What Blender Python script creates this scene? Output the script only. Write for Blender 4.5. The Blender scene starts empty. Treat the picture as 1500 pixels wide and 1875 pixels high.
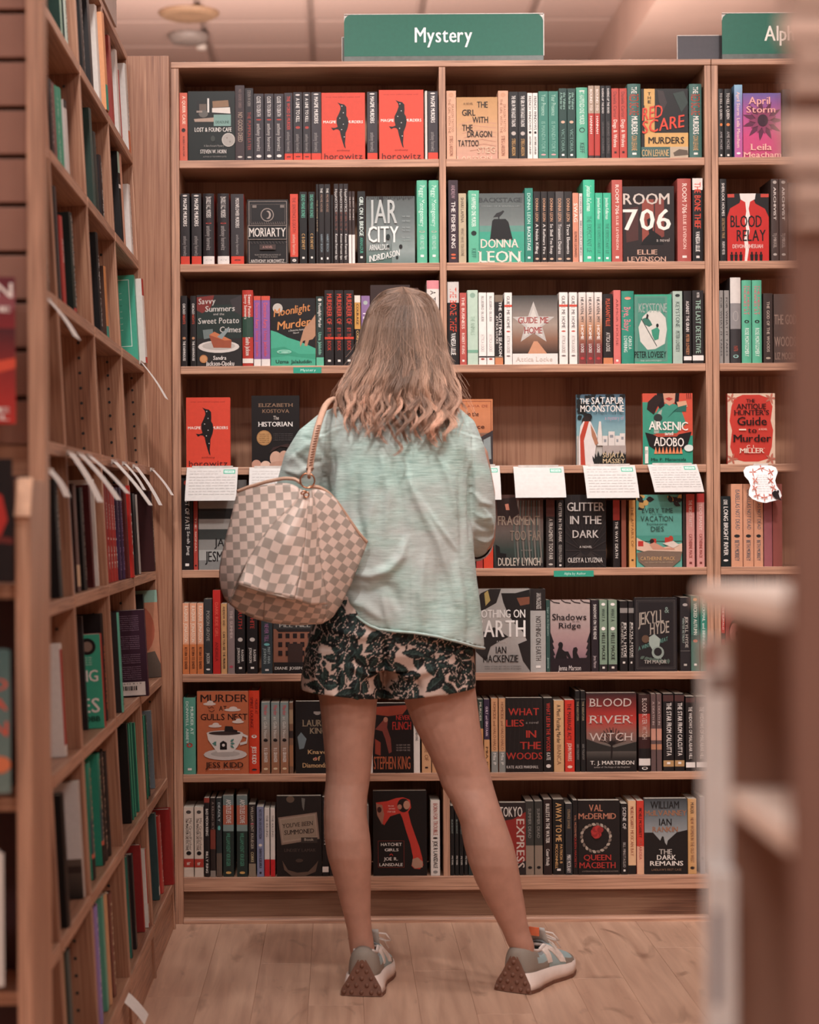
import bpy, bmesh, math, random
import numpy as np
from mathutils import Vector, Matrix, noise
from mathutils.geometry import tessellate_polygon
random.seed(7)
PI = math.pi
SC = bpy.context.scene
COL = SC.collection
# ------------------------------------------------------------------ camera
F, CX, CY, HC, ROLL = 3680.0, 620.0, 943.0, 1.137, 0.006
cam_d = bpy.data.cameras.new('camera'); cam = bpy.data.objects.new('camera', cam_d); COL.objects.link(cam)
cam.location = (0, 0, HC)
cam.rotation_euler = (Matrix.Rotation(PI/2, 4, 'X') @ Matrix.Rotation(-ROLL, 4, 'Z')).to_euler()
cam_d.sensor_fit = 'VERTICAL'; cam_d.sensor_height = 36.0; cam_d.sensor_width = 28.8
cam_d.lens = F/1875*36
cam_d.shift_x = (750-CX)/1875; cam_d.shift_y = (CY-937.5)/1875
cam_d.clip_start = 0.05; cam_d.clip_end = 60
cam_d.dof.use_dof = True; cam_d.dof.focus_distance = 5.25; cam_d.dof.aperture_fstop = 3.2
SC.camera = cam
# ------------------------------------------------------------------ view + world + lights
SC.view_settings.view_transform = 'Standard'; SC.view_settings.look = 'None'
SC.view_settings.gamma = 1.0; SC.view_settings.use_curve_mapping = False
SC.view_settings.exposure = 0.0
wd = bpy.data.worlds.new('world'); SC.world = wd; wd.use_nodes = True
wd.node_tree.nodes['Background'].inputs[0].default_value = (1.0, .86, .80, 1)
wd.node_tree.nodes['Background'].inputs[1].default_value = 0.10
def area(name, loc, size, power, target=None, col=(1, .952, .925), sy=None, spread=PI):
    d = bpy.data.lights.new(name, 'AREA'); d.shape = 'RECTANGLE'; d.size = size; d.size_y = sy or size
    d.energy = power; d.color = col; d.spread = spread
    o = bpy.data.objects.new(name, d); o.location = loc; COL.objects.link(o)
    if target is not None:
        o.rotation_euler = (Vector(target)-Vector(loc)).to_track_quat('-Z', 'Y').to_euler()
    return o
def spot(name, loc, target, power, ang, blend=.6, r=.06, col=(1, .952, .925)):
    d = bpy.data.lights.new(name, 'SPOT'); d.energy = power; d.spot_size = ang; d.spot_blend = blend
    d.shadow_soft_size = r; d.color = col
    o = bpy.data.objects.new(name, d); o.location = loc; COL.objects.link(o)
    o.rotation_euler = (Vector(target)-Vector(loc)).to_track_quat('-Z', 'Y').to_euler()
    return o
# ceiling panels of the shop and an added fill pair (also built as fixtures below) and the track spots that wash the shelves
LAMP_SPOTS = [(-0.9, -1.1), (1.3, -1.1), (-0.9, 1.6), (1.3, 1.6), (-0.9, 4.2), (1.3, 4.2), (-.9, 7.9), (1.3, 7.9)]  # the pair behind the camera is added as frontal fill
for i, (lx, ly) in enumerate(LAMP_SPOTS):
    area('panel_or_fill_light', (lx, ly, 3.84), 1.1, 58 if ly < 0 else 26 if ly < 7 else 22, (lx, ly, 0), sy=.55)
TRACK = [(-0.35, 3.0, (0.05, 5.5, 1.5), 152), (1.15, 3.1, (.85, 5.5, 1.5), 152), (.35, 3.9, (.35, 5.4, 1.2), 40)]
for tx, ty, tg, pw in TRACK:
    spot('track_spot_light', (tx, ty, 3.52), tg, pw, math.radians(58), .9, .09)
for ux, uy, up in ((-.8, 9.6, 72), (.9, 9.4, 44)):   # unseen uplights added to brighten the far ceiling
    area('added_uplight', (ux, uy, 2.45), 1.6, up, (ux, uy, 4), (1, .9, .84), sy=.5)
# ------------------------------------------------------------------ helpers
def s2l(c):
    return c/12.92 if c <= .04045 else ((c+.055)/1.055)**2.4
def hexc(h, g=1.0):
    return tuple(min(.92, s2l(int(h[i:i+2], 16)/255)*g) for i in (0, 2, 4))
def ink(h, g=1.0):
    c = hexc(h); L = max(c); k = g*(.36+.64*min(1, L/.20))      # printed darks sit a little deeper than they read through the gloss
    return tuple(min(.9, q*k) for q in c)
def W(x, y, D):
    dx, dy = x-CX, y-CY
    return Vector(((dx-ROLL*dy)/F*D, D, HC-(dy+ROLL*dx)/F*D))
def tag(o, label=None, cat=None, group=None, kind=None):
    for k, v in (('label', label), ('category', cat), ('group', group), ('kind', kind)):
        if v: o[k] = v
    return o
def empty(name, loc=(0, 0, 0), parent=None, label=None, cat=None, group=None, kind=None):
    o = bpy.data.objects.new(name, None); COL.objects.link(o); o.location = loc; o.empty_display_size = .05
    if parent: o.parent = parent
    return tag(o, label, cat, group, kind)
class MB:
    """mesh builder with a colour per face (or per corner)"""
    def __init__(s): s.v = []; s.f = []; s.c = []
    def add(s, vs, fs, col=(.5, .5, .5)):
        b = len(s.v); s.v.extend([tuple(p) for p in vs])
        for f in fs: s.f.append(tuple(i+b for i in f)); s.c.append(col)
    def box(s, x0, y0, z0, x1, y1, z1, col=(.5, .5, .5)):
        s.add([(x0,y0,z0),(x1,y0,z0),(x1,y1,z0),(x0,y1,z0),(x0,y0,z1),(x1,y0,z1),(x1,y1,z1),(x0,y1,z1)],
              [(0,3,2,1),(4,5,6,7),(0,1,5,4),(1,2,6,5),(2,3,7,6),(3,0,4,7)], col)
    def prism(s, pts, axis, a0, a1, col=(.5, .5, .5)):
        """pts: 2D outline; axis 'y': pts=(x,z); 'x': pts=(y,z); 'z': pts=(x,y)"""
        def P(p, a):
            return (p[0], a, p[1]) if axis == 'y' else (a, p[0], p[1]) if axis == 'x' else (p[0], p[1], a)
        n = len(pts)
        s.add([P(p, a0) for p in pts]+[P(p, a1) for p in pts],
              [tuple(range(n)), tuple(range(2*n-1, n-1, -1))]+[(i, i+n, (i+1) % n+n, (i+1) % n) for i in range(n)], col)
    def loft(s, rings, col=(.5, .5, .5), cap=True, closed=True):
        n = len(rings[0]); vs = [p for r in rings for p in r]; fs = []
        for i in range(len(rings)-1):
            for j in range(n if closed else n-1):
                k = (j+1) % n
                fs.append((i*n+j, i*n+k, (i+1)*n+k, (i+1)*n+j))
        if cap:
            fs.append(tuple(range(n-1, -1, -1))); fs.append(tuple(range((len(rings)-1)*n, len(rings)*n)))
        s.add(vs, fs, col)
    def tube(s, pts, r, n=8, col=(.5, .5, .5), cap=True):
        pts = [Vector(p) for p in pts]; rings = []; up = Vector((0, 0, 1))
        for i, p in enumerate(pts):
            t = (pts[min(i+1, len(pts)-1)]-pts[max(i-1, 0)]).normalized()
            if abs(t.dot(up)) > .95: up = Vector((1, 0, 0)) if abs(t.x) < .9 else Vector((0, 1, 0))
            a = t.cross(up).normalized(); b = t.cross(a).normalized(); up = -b if b.dot(up) < 0 else b
            rr = r[i] if isinstance(r, (list, tuple)) else r
            rings.append([p+(a*math.cos(2*PI*k/n)+b*math.sin(2*PI*k/n))*rr for k in range(n)])
            up = b if b.dot(up) > 0 else -b
        s.loft(rings, col, cap)
    def ball(s, c, rx, ry, rz, col=(.5, .5, .5), n=14, m=9):
        rings = []
        for i in range(1, m):
            th = PI*i/m
            rings.append([(c[0]+rx*math.sin(th)*math.cos(2*PI*k/n), c[1]+ry*math.sin(th)*math.sin(2*PI*k/n), c[2]-rz*math.cos(th)) for k in range(n)])
        s.loft(rings, col)
    def mesh(s, name, mats, smooth=False, colors=True):
        me = bpy.data.meshes.new(name); me.from_pydata(s.v, [], s.f)
        if colors:
            at = me.color_attributes.new('Col', 'FLOAT_COLOR', 'CORNER')
            arr = []
            for f, c in zip(s.f, s.c):
                if isinstance(c, list):
                    for q in c: arr.extend((*q, 1))
                else: arr.extend((*c, 1)*len(f))
            at.data.foreach_set('color', np.array(arr, dtype=np.float32))
        for m in (mats if isinstance(mats, (list, tuple)) else [mats]):
            me.materials.append(m)
        if smooth:
            me.polygons.foreach_set('use_smooth', [True]*len(me.polygons))
        return me
    def build(s, name, mats, parent=None, smooth=False, colors=False, fixn=True, **kw):
        me = s.mesh(name, mats, smooth, colors)
        if fixn:
            bm = bmesh.new(); bm.from_mesh(me); bmesh.ops.recalc_face_normals(bm, faces=bm.faces); bm.to_mesh(me); bm.free()
        o = bpy.data.objects.new(name, me); COL.objects.link(o)
        if parent: o.parent = parent
        return tag(o, **kw)
def bevel(o, w=.002, seg=2, ang=.6):
    m = o.modifiers.new('bevel', 'BEVEL'); m.width = w; m.segments = seg; m.limit_method = 'ANGLE'; m.angle_limit = ang
    return o
# ------------------------------------------------------------------ materials
def mat(name, rough=.5, spec=.5):
    m = bpy.data.materials.new(name); m.use_nodes = True; nt = m.node_tree
    b = nt.nodes['Principled BSDF']; b.inputs['Roughness'].default_value = rough
    b.inputs['Specular IOR Level'].default_value = spec
    return m, nt, b
def N(nt, t, **kw):
    n = nt.nodes.new(t)
    for k, v in kw.items(): setattr(n, k, v)
    return n
def simple(name, col, rough=.5, spec=.5, metal=0, nscale=60, namt=.12, bump=0.0):
    m, nt, b = mat(name, rough, spec); b.inputs['Metallic'].default_value = metal
    tc = N(nt, 'ShaderNodeTexCoord'); no = N(nt, 'ShaderNodeTexNoise'); no.inputs['Scale'].default_value = nscale
    no.inputs['Detail'].default_value = 4
    nt.links.new(tc.outputs['Object'], no.inputs['Vector'])
    r = N(nt, 'ShaderNodeValToRGB')
    r.color_ramp.elements[0].position = .3; r.color_ramp.elements[1].position = .7
    r.color_ramp.elements[0].color = (*[c*(1-namt) for c in col], 1); r.color_ramp.elements[1].color = (*[min(1, c*(1+namt)) for c in col], 1)
    nt.links.new(no.outputs['Fac'], r.inputs['Fac']); nt.links.new(r.outputs['Color'], b.inputs['Base Color'])
    if bump:
        bu = N(nt, 'ShaderNodeBump'); bu.inputs['Strength'].default_value = 1; bu.inputs['Distance'].default_value = bump
        nt.links.new(no.outputs['Fac'], bu.inputs['Height']); nt.links.new(bu.outputs['Normal'], b.inputs['Normal'])
    return m
def wood(name, axis, c0, c1, c2, rough=.42, scale=1.0, cathedral=.5):
    """veneer: long fine grain along AXIS, soft cathedral figure, fine pores"""
    m, nt, b = mat(name, rough, .4)
    tc = N(nt, 'ShaderNodeTexCoord')
    oi = N(nt, 'ShaderNodeObjectInfo')
    add = N(nt, 'ShaderNodeVectorMath', operation='ADD')
    sc = N(nt, 'ShaderNodeVectorMath', operation='SCALE'); sc.inputs['Scale'].default_value = 7.3
    cmb = N(nt, 'ShaderNodeCombineXYZ')
    for k in range(3): nt.links.new(oi.outputs['Random'], cmb.inputs[k])
    nt.links.new(cmb.outputs[0], sc.inputs[0]); nt.links.new(sc.outputs[0], add.inputs[1]); nt.links.new(tc.outputs['Object'], add.inputs[0])
    mp = N(nt, 'ShaderNodeMapping'); s = [9*scale]*3; s['xyz'.index(axis)] = .9*scale
    mp.inputs['Scale'].default_value = s
    nt.links.new(add.outputs[0], mp.inputs['Vector'])
    n1 = N(nt, 'ShaderNodeTexNoise'); n1.inputs['Scale'].default_value = 1.0; n1.inputs['Detail'].default_value = 3; n1.inputs['Distortion'].default_value = .6
    nt.links.new(mp.outputs[0], n1.inputs['Vector'])
    mul = N(nt, 'ShaderNodeMath', operation='MULTIPLY'); mul.inputs[1].default_value = 16
    nt.links.new(n1.outputs['Fac'], mul.inputs[0])
    sn = N(nt, 'ShaderNodeMath', operation='SINE'); nt.links.new(mul.outputs[0], sn.inputs[0])
    mp2 = N(nt, 'ShaderNodeMapping'); s = [260*scale]*3; s['xyz'.index(axis)] = 6*scale; mp2.inputs['Scale'].default_value = s
    nt.links.new(add.outputs[0], mp2.inputs['Vector'])
    n2 = N(nt, 'ShaderNodeTexNoise'); n2.inputs['Scale'].default_value = 1; n2.inputs['Detail'].default_value = 5
    nt.links.new(mp2.outputs[0], n2.inputs['Vector'])
    mr = N(nt, 'ShaderNodeMapRange'); mr.inputs['From Min'].default_value = -1; nt.links.new(sn.outputs[0], mr.inputs['Value'])
    mx = N(nt, 'ShaderNodeMath', operation='MULTIPLY_ADD'); mx.inputs[1].default_value = .38*cathedral/.5*.5+.0; 
    nt.links.new(mr.outputs[0], mx.inputs[0]); 
    m2 = N(nt, 'ShaderNodeMath', operation='MULTIPLY'); m2.inputs[1].default_value = .9; nt.links.new(n2.outputs['Fac'], m2.inputs[0])
    nt.links.new(m2.outputs[0], mx.inputs[2])
    r = N(nt, 'ShaderNodeValToRGB'); e = r.color_ramp.elements
    e[0].position = .30; e[0].color = (*c0, 1); e[1].position = .82; e[1].color = (*c2, 1)
    em = e.new(.52); em.color = (*c1, 1)
    nt.links.new(mx.outputs[0], r.inputs['Fac']); nt.links.new(r.outputs['Color'], b.inputs['Base Color'])
    bu = N(nt, 'ShaderNodeBump'); bu.inputs['Distance'].default_value = .0004; bu.inputs['Strength'].default_value = .5
    nt.links.new(n2.outputs['Fac'], bu.inputs['Height']); nt.links.new(bu.outputs['Normal'], b.inputs['Normal'])
    return m
def printed(name, rough, spec=.5, namt=.10, nscale=90, bump=0):
    m, nt, b = mat(name, rough, spec)
    at = N(nt, 'ShaderNodeAttribute'); at.attribute_name = 'Col'
    tc = N(nt, 'ShaderNodeTexCoord'); no = N(nt, 'ShaderNodeTexNoise'); no.inputs['Scale'].default_value = nscale; no.inputs['Detail'].default_value = 5
    nt.links.new(tc.outputs['Object'], no.inputs['Vector'])
    mr = N(nt, 'ShaderNodeMapRange'); mr.inputs['To Min'].default_value = 1-namt; mr.inputs['To Max'].default_value = 1+namt
    nt.links.new(no.outputs['Fac'], mr.inputs['Value'])
    vm = N(nt, 'ShaderNodeVectorMath', operation='SCALE'); nt.links.new(at.outputs['Color'], vm.inputs[0]); nt.links.new(mr.outputs[0], vm.inputs['Scale'])
    nt.links.new(vm.outputs[0], b.inputs['Base Color'])
    if bump:
        bu = N(nt, 'ShaderNodeBump'); bu.inputs['Distance'].default_value = bump
        nt.links.new(no.outputs['Fac'], bu.inputs['Height']); nt.links.new(bu.outputs['Normal'], b.inputs['Normal'])
    return m
WC = [hexc('6B4738'), hexc('8E624C'), hexc('A97E64')]
def tint(cs, g, w=1.0): return [tuple(min(.9, c*g*(1 if k else w)) for k, c in enumerate(cc)) for cc in cs]
WOOD = {a: wood('oak_veneer_'+a, a, *tint(WC, 1.15)) for a in 'xyz'}
WCE = [hexc('6E5041'), hexc('916D59'), hexc('AC8770')]
WOODE = {a: wood('oak_edging_'+a, a, *tint(WCE, 1.72), cathedral=.2) for a in 'xyz'}
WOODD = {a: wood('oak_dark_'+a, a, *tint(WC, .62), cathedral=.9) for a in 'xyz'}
WOODB = wood('oak_back_z', 'z', *tint(WC, 1.2), cathedral=1.0, scale=.8)
COVER = printed('printed_card_satin', .42, .32); COVERM = printed('printed_card_matte', .6)
PAPER = printed('paper', .8, .2)
m_page, nt, b = mat('page_edges', .85, .2)
tc = N(nt, 'ShaderNodeTexCoord'); mp = N(nt, 'ShaderNodeMapping'); mp.inputs['Scale'].default_value = (900, 900, 4)
no = N(nt, 'ShaderNodeTexNoise'); no.inputs['Scale'].default_value = 1
nt.links.new(tc.outputs['Object'], mp.inputs[0]); nt.links.new(mp.outputs[0], no.inputs['Vector'])
r = N(nt, 'ShaderNodeValToRGB'); r.color_ramp.elements[0].color = (.42, .34, .26, 1); r.color_ramp.elements[1].color = (.8, .72, .62, 1)
nt.links.new(no.outputs['Fac'], r.inputs[0]); nt.links.new(r.outputs[0], b.inputs['Base Color'])
PAGES = m_page
# ------------------------------------------------------------------ lettering
GL = {}
def load_glyphs():
    chars = sorted(set("ABCDEFGHIJKLMNOPQRSTUVWXYZabcdefghijklmnopqrstuvwxyz0123456789&'.,-:!?"))
    for wt, off in (('r', 0.0),):
        for ch in chars:
            cu = bpy.data.curves.new('g', 'FONT'); cu.body = ch; cu.resolution_u = 2; cu.offset = off; cu.fill_mode = 'FRONT'
            o = bpy.data.objects.new('g', cu); COL.objects.link(o)
            GL[(wt, ch)] = o
    bpy.context.view_layer.update()
    dg = bpy.context.evaluated_depsgraph_get()
    for k, o in list(GL.items()):
        me = o.evaluated_get(dg).to_mesh()
        vs = [(v.co.x, v.co.y) for v in me.vertices]; fs = [tuple(p.vertices) for p in me.polygons]
        o.evaluated_get(dg).to_mesh_clear()
        x0 = min(v[0] for v in vs); x1 = max(v[0] for v in vs)
        GL[k] = ([(v[0]-x0, v[1]) for v in vs], fs, x1-x0)
        cu = o.data; bpy.data.objects.remove(o); bpy.data.curves.remove(cu)
load_glyphs()
for k_ in list(GL): GL[('b', k_[1])] = GL[k_]      # bold is the same stroke laid down twice, slightly apart
CAP = max(v[1] for v in GL[('r', 'H')][0])
def layout(text, wt='b', gap=.09, serif=False):
    """-> verts, faces in text space: x from 0..w, y 0..1 (cap height = 1)"""
    vs, fs, x = [], [], 0
    for ch in text:
        if ch == ' ': x += .32; continue
        g = GL.get((wt, ch)) or GL[(wt, 'o')]
        b = len(vs); vs.extend([(x+a, c) for a, c in g[0]]); fs.extend([tuple(i+b for i in f) for f in g[1]])
        if serif and ch.isupper():
            for sx in (0, g[2]):
                for sy in ((0, .035), (CAP-.035, CAP)):
                    if ch in 'OQCGSD' : continue
                    if ch in 'VWY' and sy[0] < .1: continue
                    if ch in 'AKRMNHX' and sy[0] > .1 and ch == 'A': continue
                    if ch in 'EFLBPJU' and (sx > 0 or ch == 'J'): continue
                    if ch in 'FPTIY' and ch in 'T' and sy[0] < .1: continue
                    b = len(vs); vs.extend([(x+sx-.07, sy[0]), (x+sx+.07, sy[0]), (x+sx+.07, sy[1]), (x+sx-.07, sy[1])]); fs.append((b, b+1, b+2, b+3))
        x += g[2]+gap
    w = max(x-gap, .01)
    return [(a, c/CAP) for a, c in vs], fs, w
class Canvas:
    """2D print area: x 0..1 left to right, y 0..1 top to bottom, mapped by fn(u, v, layer) to 3D"""
    def __init__(s, mb, fn, curved=False, g=1.0): s.mb, s.fn, s.cv, s.k, s.g = mb, fn, curved, 1, g
    def _c(s, c):
        return ink(c, s.g) if isinstance(c, str) else c
    def rect(s, x0, y0, x1, y1, c, c2=None, n=None):
        c = s._c(c); c2 = s._c(c2) if c2 else None
        nx = 5 if s.cv else 1; ny = 1
        for i in range(nx):
            a, b = x0+(x1-x0)*i/nx, x0+(x1-x0)*(i+1)/nx
            s.mb.add([s.fn(a, y1, s.k), s.fn(b, y1, s.k), s.fn(b, y0, s.k), s.fn(a, y0, s.k)], [(0, 1, 2, 3)], [c2, c2, c, c] if c2 else c)
        s.k += 1
    def poly(s, pts, c):
        tri = tessellate_polygon([[Vector((p[0], p[1], 0)) for p in pts]])
        s.mb.add([s.fn(p[0], p[1], s.k) for p in pts], [tuple(t) for t in tri], s._c(c)); s.k += 1
    def ell(s, cx, cy, rx, ry, c, n=18, rot=0, a0=0, a1=2*PI):
        pts = []
        for i in range(n+(0 if a1-a0 > 6.2 else 1)):
            t = a0+(a1-a0)*i/n; x, y = rx*math.cos(t), ry*math.sin(t)
            pts.append((cx+x*math.cos(rot)-y*math.sin(rot), cy+x*math.sin(rot)+y*math.cos(rot)))
        s.poly(pts, c)
    def line(s, pts, w, c, wy=None):
        wy = wy or w; vs, fs = [], []
        for i, p in enumerate(pts):
            q0, q1 = pts[max(i-1, 0)], pts[min(i+1, len(pts)-1)]
            dx, dy = q1[0]-q0[0], q1[1]-q0[1]; L = math.hypot(dx, dy) or 1
            ww = w[i] if isinstance(w, list) else w
            nx, ny = -dy/L*ww/2, dx/L*ww/2
            vs += [s.fn(p[0]+nx, p[1]+ny, s.k), s.fn(p[0]-nx, p[1]-ny, s.k)]
        for i in range(len(pts)-1): fs.append((2*i, 2*i+1, 2*i+3, 2*i+2))
        s.mb.add(vs, fs, s._c(c)); s.k += 1
    def text(s, t, x0, y0, x1, y1, c, wt='b', serif=False, slant=0, rise=0, gap=.09):
        """cap top y0, baseline y1, stretched to x0..x1"""
        vs, fs, w = layout(t, wt, gap, serif)
        kx = (x1-x0)/w; ky = (y1-y0)
        for q in ((-.016, .016) if wt == 'b' else (0,)):
            s.mb.add([s.fn(x0+(a+q)*kx+slant*b*ky, y1-b*ky-rise*a/w, s.k) for a, b in vs], fs, s._c(c)); s.k += 1
    def vtext(s, t, x0, y0, x1, y1, c, wt='b', up=False, serif=False, fit=None, gap=.09):
        """text running top-to-bottom; x0..x1 is the cap-height band, y0..y1 the run"""
        vs, fs, w = layout(t, wt, gap, serif)
        ky = (y1-y0)/w; kx = (x1-x0)
        for q in ((-.016, .016) if wt == 'b' else (0,)):
            s.mb.add([s.fn(x0+b*kx, y0+(a+q)*ky, s.k) for a, b in vs], fs, s._c(c)); s.k += 1
# ------------------------------------------------------------------ book shapes
def book_meshes(w, d, h, colf, face=None, spine_round=0.0, hard=False, paint=None, mat_=None, side=None, g=1.0, sr=False):
    """front plane y=0 (toward viewer); w along x, d along +y, h along z. face=False: the spine is the front plane.
    returns (cover mesh, page mesh)"""
    c = ink(colf, g) if isinstance(colf, str) else colf
    cs = ink(side, g) if side else c
    mb = MB(); t = .0028 if hard else .0009; pg = MB()
    ins = .003 if hard else .0006
    if not face:
        nseg = 6; out = []; inn = []
        b = spine_round
        for i in range(nseg+1):
            u = i/nseg; out.append((u*w, -b*(1-(2*u-1)**2)))
        for i in range(nseg+1):
            u = i/nseg; inn.append((t+u*(w-2*t), t+max(0, .0004)-b*(1-(2*u-1)**2)))
        prof = out+[(w, d), (w-t, d)]+inn[::-1]+[(t, d), (0, d)]
        n = len(prof)
        vs = [(x, y, 0) for x, y in prof]+[(x, y, h) for x, y in prof]
        mb.add(vs, [(i, (i+1) % n, (i+1) % n+n, i+n) for i in range(n)], cs)
        for k in range(nseg): mb.c[k] = c
        for zz in (0, h):
            tri = tessellate_polygon([[Vector((x, y, 0)) for x, y in prof]])
            mb.add([(x, y, zz) for x, y in prof], [tuple(q) for q in tri], cs)
        pg.box(t, t+.002, ins, w-t, d-ins-.001, h-ins)
        fn = lambda u, v, k: (u*w, -b*(1-(2*u-1)**2)-.00012*k-.00005, h*(1-v))
    else:
        # spine at left (x=0): boards front y 0..t, back, spine
        mb.box(0, 0, 0, w, t, h, c); mb.box(0, d-t, 0, w, d, h, cs); 
        if sr: mb.box(w-t, t, 0, w, d-t, h, cs); pg.box(ins+.001, t, ins, w-t, d-t, h-ins)
        else: mb.box(0, t, 0, t, d-t, h, cs); pg.box(t, t, ins, w-ins-.001, d-t, h-ins)
        fn = lambda u, v, k: (u*w, -.00012*k-.00005, h*(1-v))
    cv = Canvas(mb, fn, curved=(not face and spine_round > 0), g=g)
    if paint: paint(cv)
    me = mb.mesh('cover', mat_ or COVER)
    pm = pg.mesh('page_block', PAGES, colors=False)
    return me, pm
USED_LABELS = {}
def put_book(name, loc, rotz, me, pm, label, group, cat='book', roty=0, rotx=0):
    e = empty(name, loc, None, label, cat, group); e.rotation_euler = (rotx, roty, rotz)
    for nm, m in (('cover', me), ('page_block', pm)):
        o = bpy.data.objects.new(nm, m); COL.objects.link(o); o.parent = e
    USED_LABELS.setdefault(label, []).append(e.name)
    return e
# ================================================================== ROOM
YB = 5.6                       # front plane of the bookcase wall
S0 = F/YB
CZ, RX0, RX1, RY0, RY1 = 3.9, -3.2, 4.2, -2.6, 13.6
wallm = simple('warm_plaster', hexc('B89C8C'), .8, .2, nscale=3, namt=.06)
ceilm = simple('ceiling_tile_board', hexc('C0A296'), .9, .1, nscale=220, namt=.08, bump=.001)
gridm = simple('ceiling_grid_metal', hexc('A3887D'), .5)
def struct(name, mb, m, parent=None, smooth=False):
    o = mb.build(name, m, parent, smooth); o['kind'] = 'structure'; return o
def slab(name, *b, m=None):
    mb = MB(); mb.box(*b); return struct(name, mb, m)
slab('wall_left', RX0-.1, RY0, 0, RX0, RY1, CZ, m=wallm)
slab('wall_right', RX1, RY0, 0, RX1+.1, RY1, CZ, m=wallm)
slab('wall_back', RX0, RY1, 0, RX1, RY1+.1, CZ, m=wallm)
slab('wall_front', RX0, RY0-.1, 0, RX1, RY0, CZ, m=wallm)
slab('trim_1', 1.54, 4.0, 3.6, RX1, RY1, CZ-.001, m=simple('soffit_paint', hexc('B8988A'), .7, .3, nscale=4, namt=.04))
# ceiling: slab with the tiles that show as pieces of their own
ceil = slab('ceiling', RX0, RY0, CZ+.012, RX1, RY1, CZ+.1, m=gridm)
tilemesh = None
for i in range(12):
    for j in range(27):
        x0 = RX0+.02+i*.61; y0 = RY0+j*.6
        if y0+.6 > RY1 or x0+.6 > RX1: continue
        if tilemesh is None:
            mb = MB(); e = .012
            mb.loft([[(e, e, 0), (.6-e, e, 0), (.6-e, .6-e, 0), (e, .6-e, 0)], [(e, e, .004), (.6-e, e, .004), (.6-e, .6-e, .004), (e, .6-e, .004)],
                     [(.02+e, .02+e, -.006), (.58-e, .02+e, -.006), (.58-e, .58-e, -.006), (.02+e, .58-e, -.006)]][::1])
            tilemesh = mb.mesh('ceiling_tile', ceilm, colors=False)
        o = bpy.data.objects.new('ceiling_tile', tilemesh); COL.objects.link(o); o.parent = ceil; o.location = (x0, y0, CZ)
# ceiling lamps, with the added fill pair
emm, nt, b = mat('lamp_diffuser', .5); b.inputs['Base Color'].default_value = (.8, .8, .8, 1)
b.inputs['Emission Color'].default_value = (1, .93, .88, 1); b.inputs['Emission Strength'].default_value = 2.5
whitem = simple('white_enamel', hexc('CDB9AE'), .4)
for lx, ly in LAMP_SPOTS:
    e = empty('ceiling_light', (lx, ly, 3.87), None, 'flat rectangular ceiling light panel set into the tiled ceiling', 'ceiling light', 'ceiling light panels above the aisle')
    mb = MB()
    for x0, y0, x1, y1 in ((-.6, -.31, .6, -.28), (-.6, .28, .6, .31), (-.6, -.28, -.57, .28), (.57, -.28, .6, .28)): mb.box(x0, y0, -.02, x1, y1, .04)
    mb.build('frame', whitem, e)
    mb = MB(); mb.box(-.57, -.28, -.008, .57, .28, .0); mb.build('diffuser', emm, e)
canm = simple('black_metal', (.03, .03, .03), .4)
for tx, ty, tg, pw in TRACK:
    e = empty('track_spotlight', (tx, ty, 3.6), None, 'black track spotlight hanging from the ceiling aimed at the mystery shelves', 'spotlight', 'track spotlights above the aisle')
    d = (Vector(tg)-Vector((tx, ty, 3.55))).normalized(); p = Vector((0, 0, -.04))
    mb = MB(); mb.tube([p-d*.14, p-d*.02], .055, 16); mb.build('lamp_head', canm, e, True)
    mb = MB(); mb.tube([(0, 0, .31), tuple(p-d*.1+Vector((0, 0, .02)))], .01, 8); mb.build('stem', canm, e)
# round fittings on the far ceiling tiles
def disc(name, px, py, z, r, h, m, label, cat, dome=False):
    D = (z-HC)*F/(CY-py); c = W(px, py, D)
    mb = MB(); rings = []
    prof = [(r, 0), (r*.96, -h*.5), (r*.8, -h), (r*.4, -h*1.05 if dome else -h*.6), (.01, -h*1.1 if dome else -h*.55)]
    for rr, zz in prof: rings.append([(rr*math.cos(2*PI*k/28), rr*math.sin(2*PI*k/28), zz) for k in range(28)])
    mb.loft(rings)
    o = mb.build(name, m, None, True, label=label, cat=cat, fixn=True); o.location = (c.x, D, z); tag(o, label, cat); return o
disc('ceiling_downlight', 346, 20, CZ-.002, .17, .03, simple('tan_trim', hexc('A88468'), .5), 'round tan unlit downlight in the ceiling tiles', 'downlight')
disc('ceiling_speaker', 345, 60, CZ-.002, .12, .05, simple('grey_dome', hexc('A09088'), .5), 'grey domed ceiling speaker below the tan downlight', 'speaker', True)
disc('smoke_detector', 369, 80, CZ-.002, .035, .03, simple('pale_dome', hexc('E8D8CC'), .5), 'tiny white ceiling detector dome beside the grey speaker', 'detector', True)
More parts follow.
